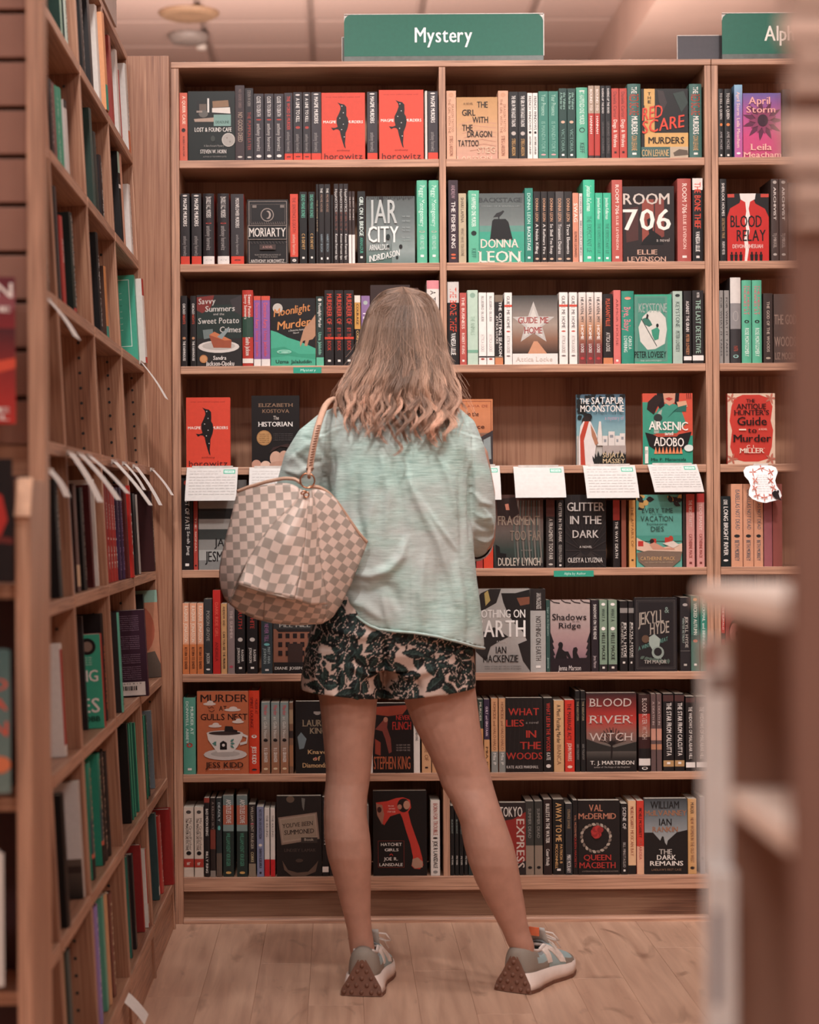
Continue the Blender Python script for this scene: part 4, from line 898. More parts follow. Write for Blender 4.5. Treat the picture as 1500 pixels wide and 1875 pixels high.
fo(3, (93, 700, 330, 1076), 'D64835', magpie(93, 700, 330, 1076), 'red face-out book with black magpie standing alone on the fourth shelf', th=.03, rz=.0)
fo(3, (445, 690, 703, 1075), '2A2324', f_hist, 'black face-out book with round gold seal above a white card', th=.045)
@Z(60, 548, 235, 828)
def f_death(z):
    grad(z, 60, 548, 235, 700, ['C47A50', 'C9815A', 'B87450']); z.R(60, 690, 235, 828, '8A6450'); frame_(z, 66, 556, 229, 700, 2, '7A3A2C')
    z.T('FLAVIA DE', 108, 572, 215, 582, 'A0503A', 'r'); z.T('Death in the', 70, 600, 176, 620, '5A2E24', serif=True); z.T('Fence', 120, 655, 200, 672, '5A2E24', serif=True)
    z.P([(180, 710), (235, 680), (235, 828), (170, 828)], '4A4042'); z.P([(195, 720), (225, 705), (228, 800), (200, 805)], '8C9494'); z.P([(120, 740), (180, 715), (180, 828), (120, 828)], 'A58468')
fo(4, (60, 548, 235, 828), 'C47A50', f_death, 'orange face-out book partly hidden behind the woman\'s right shoulder', th=.02)
@Z(583, 528, 787, 820)
def f_satapur(z):
    grad(z, 583, 528, 787, 820, ['4A6070', '6C93A0', '93B0B0', '8FA0A0']); z.R(583, 700, 787, 820, 'B9B0A8')
    for k in range(26): leafy(z, 583+(k*53) % 205, 528+(k*29) % 36, 22, k*1.3, '22282C', .35)
    for k in range(14): leafy(z, 583+(k*17) % 48, 560+(k*23) % 90, 24, k*1.9, '2A2E2E', .4)
    z.P([(676, 640), (684, 640), (688, 690), (690, 740), (668, 740), (670, 690)], 'D8CFC8')
    for x, y, w, h in ((690, 700, 22, 40), (715, 682, 26, 58), (742, 700, 20, 40), (762, 690, 22, 50)): z.R(x, y, x+w, y+h, 'D5CCC6'); z.R(x+6, y+14, x+w-6, y+26, '8C8C90')
    z.R(690, 740, 787, 790, 'A89A94')
    z.E(632, 622, 15, 15, '2A2224'); z.E(622, 638, 18, 20, '3A2A28'); z.P([(610, 640), (640, 640), (668, 700), (660, 760), (652, 820), (590, 820), (590, 720), (598, 660)], 'DCD2CE'); z.P([(616, 640), (634, 640), (612, 720), (618, 820), (598, 820), (596, 700)], 'B4402F'); z.P([(640, 650), (660, 690), (672, 730), (660, 740), (645, 700)], 'A8745A')
    for k in range(22): leafy(z, 660+k*6, 820, 40+(k*31) % 22, -PI/2+(k % 5-2)*.16, '2E302E', .12)
    z.T('THE', 596, 546, 634, 568, 'E6DED8'); z.T('SATAPUR', 644, 541, 778, 569, 'E6DED8'); z.T('MOONSTONE', 598, 574, 779, 601, 'E6DED8')
    z.T('a mystery of', 700, 618, 778, 634, 'B890A0', 'r'); z.T('SUJATA', 690, 770, 778, 790, 'C9B28E'); z.T('MASSEY', 690, 795, 782, 813, 'C9B28E')
fo(4, (583, 528, 787, 820), '6C93A0', f_satapur, 'blue face-out book with a sari-clad figure and white palace')
@Z(858, 524, 1067, 820)
def f_arsenic(z):
    z.R(858, 524, 1067, 700, 'C9503C'); z.R(858, 560, 912, 720, '3C9078'); z.R(858, 700, 1067, 820, '2F9078')
    z.P([(905, 620), (930, 575), (960, 565), (1000, 570), (1022, 600), (1040, 650), (1000, 690), (900, 690)], '3F8C78'); z.P([(940, 524), (1000, 524), (995, 560), (970, 575), (948, 560)], 'C99078'); z.P([(918, 524), (944, 524), (950, 575), (930, 590), (915, 560)], '2A2224'); z.P([(996, 524), (1012, 524), (1008, 580), (992, 565)], '2A2224')
    z.P([(952, 546), (968, 540), (986, 546), (970, 556)], 'B03A34')
    z.P([(905, 640), (925, 600), (940, 590), (930, 640), (925, 690), (905, 690)], '9FA89C'); z.P([(880, 560), (912, 530), (945, 540), (920, 580), (905, 612), (876, 590)], '3A2826'); z.P([(1000, 560), (1040, 555), (1046, 580), (1010, 590)], 'D2A080'); z.P([(960, 628), (1010, 580), (1042, 572), (1040, 600), (985, 600)], '2F6C60')
    z.E(922, 625, 18, 16, '3A4644')
    for y_ in range(3): z.L([(1042+y_*8, 524), (1044+y_*8, 548)], 3, '7A2E28')
    z.P([(868, 686), (900, 694), (1010, 694), (1062, 684), (1045, 740), (1010, 768), (925, 768), (885, 742)], '2A2426'); z.P([(900, 694), (1010, 694), (1000, 704), (920, 705)], 'B04A38')
    for k in range(8): z.P([(905+k*15, 775), (912+k*15, 745), (919+k*15, 775)], 'E0845A')
    z.T('ARSENIC', 884, 640, 1046, 675, 'F0E6DE', rise=-4); z.T('and', 950, 683, 984, 698, 'F0E6DE'); z.T('ADOBO', 905, 706, 1029, 742, 'F0E6DE', rise=-4)
    z.T('Mia P. Manansala', 892, 793, 1038, 804, '222A2A'); z.E(1050, 752, 20, 14, 'D8E0DA'); z.R(866, 745, 880, 815, 'E8DED6'); z.T('BY', 868, 760, 878, 775, '3A8C78')
fo(4, (858, 524, 1067, 820), 'C9503C', f_arsenic, 'bright red and green face-out book with a woman and black pot')
@Z(1212, 524, 1410, 822)
def f_antique(z):
    z.R(1212, 524, 1410, 822, 'D8BCA6')
    z.P([(1240, 545), (1275, 530), (1345, 530), (1385, 545), (1400, 580), (1392, 640), (1402, 680), (1396, 750), (1380, 800), (1340, 812), (1280, 812), (1238, 800), (1222, 750), (1230, 680), (1220, 640), (1228, 580)], 'BF3A30')
    for cx, cy in ((1228, 545), (1392, 545), (1230, 800), (1392, 800)):
        for k in range(5): leafy(z, cx, cy, 26, k*1.25, 'B46A58', .18)
    z.T('THE', 1290, 548, 1326, 562, '2A1C1C', serif=True); z.T('ANTIQUE', 1250, 568, 1372, 590, '2A1C1C', serif=True); z.T("HUNTER'S", 1240, 595, 1384, 615, '2A1C1C', serif=True); z.T('Guide', 1252, 624, 1374, 658, '2A1C1C', serif=True)
    z.T('to', 1296, 668, 1332, 690, '2A1C1C', serif=True); z.T('Murder', 1236, 698, 1392, 728, '2A1C1C', serif=True); z.T('C. L.', 1290, 742, 1330, 756, 'E8D0BE', serif=True); z.T('MILLER', 1262, 755, 1362, 776, 'E8D0BE', serif=True)
    z.T('A NOVEL', 1340, 672, 1376, 680, 'E8D0BE', 'r'); z.L([(1258, 677), (1288, 677)], 4, 'E8D0BE')
shelf_row(4, 4, 'B', [(1212, 1410, 524, 'BF3A30', f_antique, dict(label='ornate red and cream face-out book above the curly white card', th=.022))])
# ---- row 5 left (partly behind bag)
@Z(160, 200, 420, 592)
def f_jar2(z):
    for k, c in enumerate(['5A5654', '9C9690', '3A3A3A', 'A09A94', '4A4E4C', '8C8A86', 'A8A8A4', '848482']): z.R(160, 235+k*45, 420, 280+k*45, c)
    z.T('JANE', 245, 455, 360, 490, '2A2628'); z.T('JESMOND', 195, 512, 400, 556, '2A2628')
shelf_row(5, 5, 'L', [(66, 130, 105, '2E2829', 'TWIST OF FATE|D8D2CC|.12|.56|.36|.7;Se-ah Jang|D8D2CC|.58|.84|.5|.75;@|A84438|.05|.03;%|EDE6E0|.93', dict(hard=False)), (133, 156, 130, 'B0443A', 'THE SIGNAL|E0C0B0|.4|.8;@|3A2A28|.95|.01'),
 (160, 420, 115, '6A6664', f_jar2, dict(label='striped grey face-out book under the cards, cut off by the bag', th=.03)), (424, 460, 130, '3A3436'), (463, 500, 140, '7A3A34'), (503, 540, 120, '3F5A54'), (543, 580, 120, '322B2C'), (583, 640, 130, '8A8480'), (650, 700, 120, '2A2526'), (705, 760, 130, '5A3A36')])
# ---- row 5 right
@Z(238, 150, 445, 460)
def f_frag(z):
    grad(z, 238, 150, 445, 460, ['5A3A34', '6B4A42', '6E625C', '41504A', '3A3436'])
    for k in range(10): z.L([(330+k*11, 175), (322+k*12, 300), (330+k*12, 440)], 5, '7A7068' if k % 2 else '54645E')
    z.P([(250, 170), (330, 160), (345, 230), (300, 260), (255, 240)], '402C2A'); z.P([(285, 190), (300, 188), (305, 215), (290, 215)], 'C9806A'); z.P([(245, 360), (262, 370), (266, 420), (250, 430)], '222022'); z.P([(262, 395), (290, 400), (286, 440), (262, 440)], '222022')
    z.T('FRAGMENT', 256, 240, 432, 279, '9C8878'); z.T('TOO FAR', 306, 302, 436, 344, '8C7A6C'); z.T('DUDLEY LYNCH', 256, 417, 432, 450, 'C9BCAE'); z.T('a novel', 352, 380, 396, 388, '8C8078', 'r')
@Z(535, 150, 706, 458)
def f_glitter(z):
    z.R(535, 150, 706, 458, '302B2D')
    for k in range(40):
        a = k*2*PI/40; z.L([(620+20*math.cos(a), 385+20*math.sin(a)), (620+200*math.cos(a), 385+260*math.sin(a))], 1.4, '4A4240')
    z.T('GLITTER', 544, 183, 698, 219, 'C6BEB8'); z.T('IN THE', 556, 240, 686, 274, 'C6BEB8'); z.T('DARK', 566, 300, 674, 332, 'C6BEB8'); z.T('A NOVEL', 594, 366, 646, 375, 'C8C0BA'); z.T('OLESYA LYUZNA', 545, 416, 690, 436, 'CFC7C0')
@Z(832, 150, 1022, 455)
def f_every(z):
    z.R(832, 150, 1022, 455, '5FA496')
    for k in range(9): leafy(z, 836+(k*11) % 40, 158+(k*13) % 40, 34, k*.9, '3A3434' if k % 2 else 'C9A060', .35)
    for k in range(9): leafy(z, 1015-(k*9) % 44, 156+(k*7) % 30, 34, 2+k*.6, '3A3434' if k % 3 else 'C9A060', .3)
    z.T('EVERY TIME', 856, 207, 984, 226, '3A5A54', 'r'); z.T('I GO ON', 890, 230, 940, 236, '3A5A54', 'r'); z.T('VACATION', 850, 240, 984, 262, '3A5A54', 'r'); z.T('Someone', 874, 268, 960, 278, '3A5A54', 'r'); z.T('DIES', 892, 284, 946, 304, '3A5A54', 'r')
    z.R(832, 322, 1022, 345, '4A9484'); z.P([(832, 330), (860, 345), (930, 375), (1022, 355), (1022, 395), (900, 400), (832, 380)], 'DAB8A2')
    z.P([(832, 395), (880, 385), (1022, 390), (1015, 425), (980, 455), (870, 455), (840, 430)], '7A6658')
    for x, y in ((838, 345), (892, 335), (950, 330)): z.R(x, y, x+22, y+22, 'B8342E')
    z.P([(885, 360), (905, 350), (950, 375), (990, 372), (990, 382), (900, 380)], 'C9907A'); z.E(896, 345, 9, 9, '3A2A28'); z.E(975, 335, 10, 12, 'B0402F'); z.P([(940, 355), (985, 345), (1010, 362), (985, 375)], 'D8C8BC')
    z.T('CATHERINE MACK', 848, 411, 992, 426, 'C9A070', 'r'); z.T('USA TODAY BESTSELLING AUTHOR', 866, 432, 984, 438, 'B09A80', 'r')
shelf_row(5, 6, 'R', [(60, 98, 150, '3A3436'), (100, 160, 150, '6A5A54'), (165, 193, 160, 'A83A34', 'THE HEROES|E0C0B0|.2|.6'), (196, 236, 180, 'D2452F', 'POMEGRANATE|F0D8CC|.3|.7'),
 (238, 445, 150, '4A3A36', f_frag, dict(label='dark smoky face-out book with pale two-line title beside the sleeve', th=.02)), (457, 493, 170, '4A4240', '#|6A3A34|0|.25;A FRAGMENT TOO FAR|C9C0B6|.28|.88|.3|.75;@|C0B8B0|.95|.014'),
 (500, 530, 172, '2E292B', 'GLITTER IN THE DARK|C9C0B8|.04|.62|.3|.72;OLESYA LYUZNA|B0A8A0|.66|.92;%|D8D0CA|.95'), (535, 706, 150, '302B2D', f_glitter, dict(label='black face-out book with thin rays around its pale title', th=.03)),
 (735, 764, 172, '302A2B', '#|B03A32|0|.3;THE WAY DEATH|D8CEC6|.32|.86'), (770, 790, 172, '8C5040', ''), (802, 829, 172, 'D09A5C', 'THE AFFAIRS OF|8A5A34|.1|.7;%|5A3A28|.88'), (832, 1022, 150, '5FA496', f_every, dict(label='turquoise face-out book with sunbathers and leaf border', th=.02)),
 (1026, 1038, 150, '4A3A38'), (1040, 1075, 147, 'D0938C', '#|C04A40|.0|.25;THE NIGHT PARTY|E8C8C0|.08|.45;CATHERINE MACK|9A4A44|.55|.88;%|7A3A36|.93'), (1084, 1116, 145, 'D0938C', '#|B83A38|0|.12;TOO MANY|E8C8C0|.14|.5;CATHERINE MACK|9A4A44|.55|.88;%|7A3A36|.93')])
IND = 'ISABELLAS NOT DEAD|6A6A70|.07|.55|.38|.75;@|3A3A3C|.63|.02;BETH MORREY|6A6A70|.68|.93'
shelf_row(5, 6, 'B', [(1184, 1224, 156, '263034', 'LIZ MOORE|EDE6E0|.05|.12|.3|.7;LONG BRIGHT RIVER|EDE6E0|.15|.84|.3|.75;@|EDE6E0|.91|.015'), (1227, 1275, 105, 'D49A7C', IND, dict(hard=False)), (1277, 1320, 105, 'D49A7C', IND), (1322, 1360, 105, 'D49A7C', IND),
 (1363, 1398, 105, '9A5A60'), (1400, 1440, 105, '8A4A44')])
# ---- row 6 left
RTS = '#|E0A080|0|.58;#|CF7A4A|.58|1;RAGNAR JONASSON|F0DCC8|.04|.55|.25|.78;RETURN TO SENDER|5A3020|.62|.93|.3|.7'
@Z(563, 890, 800, 1153)
def f_pill(z):
    z.R(563, 890, 800, 1153, '4A4644'); z.R(563, 920, 800, 1100, '8A5A48')
    z.R(563, 890, 800, 925, '4A4A4A'); z.T('PILL HILL', 595, 898, 762, 916, 'A8A29A')
    z.P([(575, 925), (790, 925), (780, 940), (590, 940)], '3A3232')
    for r_ in range(3):
        for c_ in range(5): z.R(588+c_*40, 948+r_*44, 610+c_*40, 972+r_*44, '33282A')
    z.R(640, 1000, 720, 1100, '4A3632'); z.R(563, 1095, 800, 1153, '2E2A2C'); z.T('DIANE JOSEFOWICZ', 570, 1118, 795, 1132, 'D2CAC2')
shelf_row(6, 5, 'L', [(74, 109, 778, 'D6A088', RTS), (112, 149, 778, 'D6A088', RTS), (152, 187, 778, 'D6A088', RTS), (189, 233, 755, '46474A', 'POISON GROVE|9A9690|.16|.56;JACKSON|C8C2BC|.72|.86;@|E8E0DA|.94|.012'),
 (237, 278, 707, 'BE2C28', 'DARK RIDE GIRL|E06050|.15|.56|.3|.7;ANDREA|8A1E1C|.62|.85'), (281, 313, 780, 'D0A070', 'ANDREW AND|6A4A34|.04|.32;CAN YOU SEE THE MURDER|4A3428|.4|.93'), (316, 355, 780, '8C7A78', 'THE SUMMER|C8B4AC|.1|.5;@|B04A5C|.9|.02'),
 (359, 410, 790, '322D2F', 'TRUTH|A83A34|.02|.34|.3|.7;RAGNAR|DDD5CE|.65|.82|.6|.85;JONASSON|DDD5CE|.62|.84|.2|.45;%|EDE6E0|.90;@|C8C0BA|.5|.03'), (421, 477, 790, '322D2F', 'WHITE|A83A34|.1|.34|.3|.7;RAGNAR|DDD5CE|.65|.82|.6|.85;JONASSON|DDD5CE|.62|.84|.2|.45;%|EDE6E0|.90;@|C8C0BA|.5|.03', dict(hard=False)),
 (497, 558, 800, '3F4A50', 'NEVER TELL|9A6A90|.25|.52|.3|.65;MARY ANNA|9AA8A8|.6|.85|.55|.8;JOHNSON|9AA8A8|.62|.85|.2|.45;@|6FB0B0|.56|.02;%|D8D0CA|.93', dict(hard=False)),
 (563, 800, 880, '4A4644', f_pill, dict(label='face-out book with a brick hospital front below the handbag', th=.03))])
# ---- row 6 right
@Z(163, 542, 389, 886)
def f_nothing(z):
    grad(z, 163, 542, 389, 886, ['9C9894', 'B0ABA6', 'A8A29E', '8F8A86'])
    z.P([(163, 590), (185, 560), (225, 542), (270, 542), (250, 600), (205, 625), (163, 640)], '3A3434'); z.P([(200, 560), (215, 548), (225, 590), (205, 612)], 'B09A60'); z.P([(270, 560), (330, 560), (389, 545), (389, 780), (360, 720), (330, 690), (300, 650), (280, 600)], '2E2A2B'); z.P([(335, 580), (389, 575), (389, 605), (350, 612)], '7A4A38')
    z.P([(163, 700), (200, 720), (240, 700), (300, 740), (260, 760), (225, 780), (205, 840), (163, 800)], '3C3838'); z.P([(340, 770), (389, 750), (389, 880), (360, 840)], '35302F')
    z.T('NOTHING ON', 163, 628, 370, 661, 'E8E4E0'); z.T('EARTH', 165, 672, 370, 740, 'EFEBE7'); z.T('A NOVEL', 250, 755, 292, 763, 'C8C4C0', 'r'); z.T('IAN', 247, 780, 290, 808, '2E2A2C'); z.T('MACKENZIE', 194, 815, 340, 844, '2E2A2C')
    for y in (858, 868): z.T('author of feast days and city of strangers', 200, y, 352, y+5, '5A5654', 'r')
@Z(474, 588, 640, 884)
def f_shadows(z):
    grad(z, 474, 588, 640, 884, ['B6A49E', 'AE9A96', 'A88A88', '96747A', '5A4450'])
    for x in (474, 520, 560, 600): z.L([(x, 588), (x+15, 598), (x+40, 602)], 3, '4A3E3E')
    for s_, x0 in ((1, 474), (-1, 640)):
        for k in range(4): z.P([(x0, 720+k*24), (x0+s_*(14+k*3), 762+k*26), (x0, 770+k*26)], '2E2A30')
    z.P([(490, 840), (498, 810), (505, 790), (512, 770), (520, 765), (526, 775), (522, 790), (534, 800), (548, 800), (560, 826), (555, 835), (540, 815), (545, 838)], '2A2428'); z.E(516, 772, 10, 11, '2A2428')
    z.P([(568, 838), (566, 800), (570, 785), (582, 782), (588, 792), (584, 805), (596, 830), (598, 838)], '2A2428')
    z.P([(474, 830), (640, 826), (640, 884), (474, 884)], '33262E'); z.T('Shadows', 482, 645, 624, 671, '3A3236', serif=True); z.T('on the', 566, 674, 596, 680, '3A3236', 'r'); z.T('Ridge', 510, 682, 600, 704, '3A3236', serif=True)
    z.T('Jenna Marson', 506, 858, 600, 878, 'DDD0CC', 'r', slant=.1)
@Z(822, 578, 1002, 876)
def f_jek(z):
    z.R(822, 578, 1002, 876, '343034'); frame_(z, 830, 588, 994, 866, 2, '5E5856'); frame_(z, 836, 594, 988, 860, 1.2, '5E5856')
    z.T('JEKYLL', 838, 640, 945, 690, 'A89C90', serif=True, rise=14); z.T('&', 950, 616, 968, 640, '7A8C84'); z.T('HYDE', 888, 680, 968, 728, 'A89C90', serif=True, rise=8)
    z.T('A WINTER RETREAT', 838, 776, 962, 792, '5F8C80', rise=40); z.P([(880, 740), (905, 725), (930, 745), (925, 790), (935, 830), (905, 800), (885, 770)], '9CA8A0'); z.E(920, 800, 26, 26, '8C9890'); z.E(920, 797, 17, 17, '343034'); z.E(868, 745, 16, 16, '6A5040')
    for k in range(8): leafy(z, 845+k*17, 825, 22, -.5+k*.3, '5A6A60', .3)
    z.T('TIM MAJOR', 862, 830, 956, 844, 'B0A8A0', serif=True)
SNS = 'SHADOWS ON THE RIDGE|DDD5CE|.06|.55'; HM2 = '#|3C3438|.9|1;WHAT A|3A4A44|.12|.3;HELLE MACKIE|2E3230|.46|.84|.3|.72;@|F0EAE4|.40|.025;@|F0EAE4|.06|.02;%|D8D0C8|.93'
JW = 'JEKYLL HYDE|D8D0C8|.30|.80|.5|.85;CONSULTING|B0A8A0|.3|.8|.15|.42;#|8A8480|.10|.17;#|5A5452|.80|.805;%|D8D0C8|.86'
shelf_row(6, 6, 'R', [(163, 389, 542, 'A8A29E', f_nothing, dict(label='large grey and black face-out book with bird wings beside the shirt hem', th=.03)), (391, 455, 542, 'A8A4A0', '#|3A3434|0|.26;IAN MACKENZIE|C9C2BC|.05|.24|.4|.7;NOTHING ON EARTH|5A5452|.33|.86|.35|.68;%|E8E0DA|.92'),
 (457, 473, 588, '3C5A54', 'Sugar on the Depravity|9AB0A8|.1|.5|.3|.75|r;Jenna|9AB0A8|.8|.95'), (474, 640, 588, 'A88A88', f_shadows, dict(label='dusky pink face-out book with silhouettes of girl and dog', th=.018)),
 (645, 675, 588, '3A3038', SNS+';Jenna Marson|C8B8B8|.78|.95|.3|.7|r'), (679, 711, 588, '7C907C', HM2), (716, 752, 588, '7C907C', HM2), (764, 796, 592, '2E2A2C', JW), (800, 822, 592, '2E2A2C', JW),
 (824, 1002, 578, '343034', f_jek, dict(label='black face-out book with ornate silver border and curling emblem', th=.02)), (1015, 1056, 577, '3A373B', '@|A8A09C|.1|.02;JEKYLL HYDE|B8B0A8|.26|.68|.5|.8;WINTER RETREAT|9AA8A0|.28|.62|.2|.42;#|6A6462|.72|.73;%|B8B0A8|.9'),
 (1060, 1096, 570, '3F7064', '@|D8A070|.05|.02;WICKED AUTUMN|D8D8CC|.1|.52;#|2F5A50|.52|.6;@|C87860|.6|.02;%|EDE6E0|.9'), (1099, 1127, 572, '3A8472', 'BLACKMAIL and BIBINGKA|D8E4DC|.04|.7')])
shelf_row(6, 6, 'B', [(1186, 1202, 570, 'B83A34', 'THE BUFFALO|F0E0D8|.15|.45;#|E8DCD4|.0|.08;#|3A2A2C|.5|.58'), (1204, 1290, 580, '9A4A44', lambda cv: (cv.ell(.5, .45, .32, .16, '2A2224'), cv.ell(.45, .47, .25, .13, 'D08A7C'), cv.ell(.55, .5, .06, .05, '2A2224')), dict(label='red face-out book with an eye, peeping beside the blurred shelf tip', th=.02)), (1294, 1330, 590, '5A3A38'), (1333, 1370, 590, '3F5A54')])
# ---- row 7 left
@Z(152, 76, 432, 518)
def f_murder(z):
    z.R(152, 76, 432, 518, 'B96644'); z.T('MURDER', 172, 94, 426, 134, '3A2220'); z.T('AT', 272, 155, 313, 181, '3A2220'); z.T('GULLS NEST', 172, 197, 426, 230, '3A2220')
    for x, y, w in ((220, 144, 38), (345, 176, 50), (250, 262, 40), (375, 240, 36)): z.E(x, y, w*.9, 8, 'D8C6BC'); z.E(x+4, y-8, w*.45, 10, 'D8C6BC')
    z.L([(210, 158), (220, 166), (232, 158), (244, 166)], 2, '5A2E24'); z.L([(216, 178), (232, 186), (248, 176)], 2, '5A2E24')
    z.E(305, 414, 118, 30, 'C8BEB8'); z.E(305, 410, 80, 16, 'B0A6A0'); z.L([(390, 305), (425, 320), (420, 350), (385, 358)], 9, 'CFC6C0')
    z.P([(205, 300), (402, 298), (396, 330), (370, 375), (345, 400), (262, 402), (238, 372), (212, 335)], 'D8CFC8'); z.E(302, 300, 99, 15, 'CFC6C0'); z.E(302, 300, 88, 11, '4A3A38'); z.P([(300, 290), (305, 262), (345, 264), (350, 280), (372, 285), (370, 298)], '33282A')
    z.P([(276, 352), (294, 340), (314, 352), (314, 388), (276, 388)], '2A2426'); z.E(295, 364, 8, 8, 'D8CFC8')
    for s_ in (-1, 1):
        for k in range(3): leafy(z, 295+s_*38, 345+k*10, 24, (0 if s_ > 0 else PI)+(k-1)*.6, '4F8078', .25)
    z.T('JESS KIDD', 197, 455, 402, 484, '3A2220'); z.T('AUTHOR OF THINGS IN JARS', 215, 490, 382, 496, 'E0C8BC', 'r')
@Z(680, 132, 850, 512)
def f_king(z):
    z.R(680, 132, 850, 512, '2A2628'); z.E(800, 196, 16, 8, '9A8E88'); z.R(780, 186, 818, 198, '8C827C'); z.T('LAURIE R.', 720, 230, 900, 264, '8C7A64', serif=True) if 0 else None
    z.T('LAURIE', 720, 230, 850, 264, '8C7A64', serif=True); z.T('KING', 760, 272, 850, 303, '8C7A64', serif=True); z.P([(690, 320), (710, 295), (740, 330), (725, 380), (700, 385)], '6A7478')
    z.T('Knave', 748, 388, 848, 410, 'C09A70', serif=True); z.T('of', 775, 422, 815, 445, 'C09A70', serif=True); z.T('Diamonds', 718, 457, 850, 481, 'C09A70', serif=True); z.P([(790, 425), (800, 434), (790, 443), (780, 434)], 'B06A60')
@Z(1100, 140, 1315, 512)
def f_sking(z):
    z.R(1100, 140, 1315, 512, '2A2022'); z.P([(1105, 160), (1300, 150), (1260, 200), (1180, 210), (1110, 200)], '8A3A2A'); z.P([(1110, 280), (1160, 225), (1180, 230), (1175, 270), (1195, 330), (1200, 400), (1185, 410), (1165, 330), (1150, 290)], '7A3A32'); z.E(1168, 228, 12, 14, 'A8705C')
    z.P([(1110, 330), (1140, 350), (1140, 420), (1110, 410)], '8C3A2C'); z.T('NEVER', 1225, 205, 1300, 230, 'B0302A'); z.T('FLINCH', 1205, 240, 1305, 282, 'A82E28')
    for k in range(3): z.T('NO 1 NEW YORK TIMES', 1225, 360+k*14, 1300, 368+k*14, '9A8A84', 'r')
    z.T('STEPHEN KING', 1102, 425, 1300, 492, 'A8583A')
ML = '#|7C8A88|0|.2|8E9490;#|8E9490|.2|.8|9A6A50;#|9A6A50|.8|1;Murder|C86A70|.04|.18|.3|.75;at Gulls Nest|DCD6CE|.2|.5|.3|.65|r;@|2A2426|.53|.022;R L GRANGER|E8DED6|.64|.84;@|D8C0A0|.93|.016'
shelf_row(7, 7, 'L', [(79, 145, 110, '5A9A88', 'MURDER AT|D8EAE2|.12|.48|.58|.82;DONWELL ABBEY|D8EAE2|.05|.6|.2|.42;@|A8403C|.62|.03;%|E8E0DA|.92', dict(hard=True)), (152, 430, 76, 'B96644', f_murder, dict(label='orange face-out book with a steaming decorated teacup', th=.035)),
 (431, 488, 72, 'CF3F28', 'MURDER AT|7A1E18|.1|.28|.6|.85;SPIRIT LOUNGE|7A1E18|.08|.45|.15|.42;@|D8CFC8|.55|.02;JESS KIDD|EDE0D6|.67|.88;@|3A2020|.95|.012', dict(hard=True)),
 (498, 545, 136, '8A908C', ML), (551, 596, 136, '8A908C', ML), (600, 645, 136, '8A908C', ML), (648, 670, 136, '7A5A48', '#|A0846A|.1|.3;#|4A3A38|.4|.5;#|9A6A4C|.6|.9'),
 (682, 850, 130, '2A2628', f_king, dict(label='black face-out book with gold serif title beside the left knee', th=.03)),
 (856, 900, 120, '3A3436'), (905, 950, 125, '6A3A34'), (955, 1000, 120, '322B2C'), (1005, 1050, 130, '8A8480'), (1055, 1098, 125, 'E0D6CE'),
 (1100, 1315, 140, '2A2022', f_sking, dict(label='black and red pulp-style face-out book seen between the legs', th=.03)), (1318, 1352, 170, 'E4DAD2', 'STEPHEN KING|4A4446|.3|.5'), (1362, 1412, 190, 'D0A078', 'THE CASE OF|8A5A40|.3|.8;%|3A2A28|.9'), (1416, 1452, 190, 'C99870')])
# ---- row 7 right
@Z(288, 86, 443, 385)
def f_what(z):
    z.R(288, 86, 443, 385, '2E2829')
    for k in range(7): z.L([(300+k*20, 100), (310+k*18, 200), (296+k*22, 385)], 2, '3C3636')
    for t, a, b, y0, y1 in (('WHAT', 300, 427, 128, 156), ('LIES', 290, 364, 174, 201), ('IN', 374, 415, 217, 246), ('THE', 348, 434, 263, 292), ('WOODS', 290, 440, 306, 333)): z.T(t, a, y0, b, y1, 'B03830')
    z.T('a novel', 372, 180, 424, 190, '9A908C', 'r', slant=.1); z.T('KATE ALICE MARSHALL', 291, 358, 424, 369, 'D0C8C2')
@Z(624, 66, 833, 382)
def f_witch(z):
    grad(z, 624, 66, 833, 382, ['3E3032', '7A2A28', 'B03630', '8A5A50', '6E6660', '3A3634', '2A2628'])
    z.P([(624, 250), (680, 270), (740, 285), (833, 262), (833, 300), (624, 300)], '3A3836')
    z.L([(728, 330), (730, 290), (726, 250), (728, 215)], 7, '2A2224')
    for k in range(12):
        a = -PI/2+(k-5.5)*.27; x1_, y1_ = 728+math.cos(a)*52, 262+math.sin(a)*58
        z.L([(728, 275), ((728+x1_)/2+4, (270+y1_)/2), (x1_, y1_)], 2.2, '2A2224')
    z.T('BLOOD', 638, 88, 812, 120, 'C8B4AC', serif=True, slant=.06, wt='r'); z.T('RIVER', 638, 156, 812, 188, 'C8B4AC', serif=True, slant=.06, wt='r'); z.T('WITCH', 636, 226, 814, 258, 'C8B4AC', serif=True, slant=.06, wt='r')
    z.T('T. J. MARTINSON', 640, 338, 822, 353, 'DCD4CC', serif=True); z.T('author of The Reign of the Kingfisher', 655, 360, 806, 366, 'A8A09A', 'r')
SFC = '#|5A3A38|.02|.1;THE STAR FROM CALCUTTA|E6DED8|.12|.8|.32|.78;#|B08A60|.86|.94;%|E6DED8|.88'
WMH = '#|5A3A38|.02|.08;THE|D8D0CA|.14|.20;WIDOWS OF MALABAR HILL|D8D0CA|.22|.84|.34|.68;#|E6DED8|.88|.95'
HH = '#|8A8C88|.72|1;HOMICIDE and HALO-HALO|8A5A44|.05|.7|.3|.72;Mia P|EDE6E0|.74|.9|.3|.7|r'
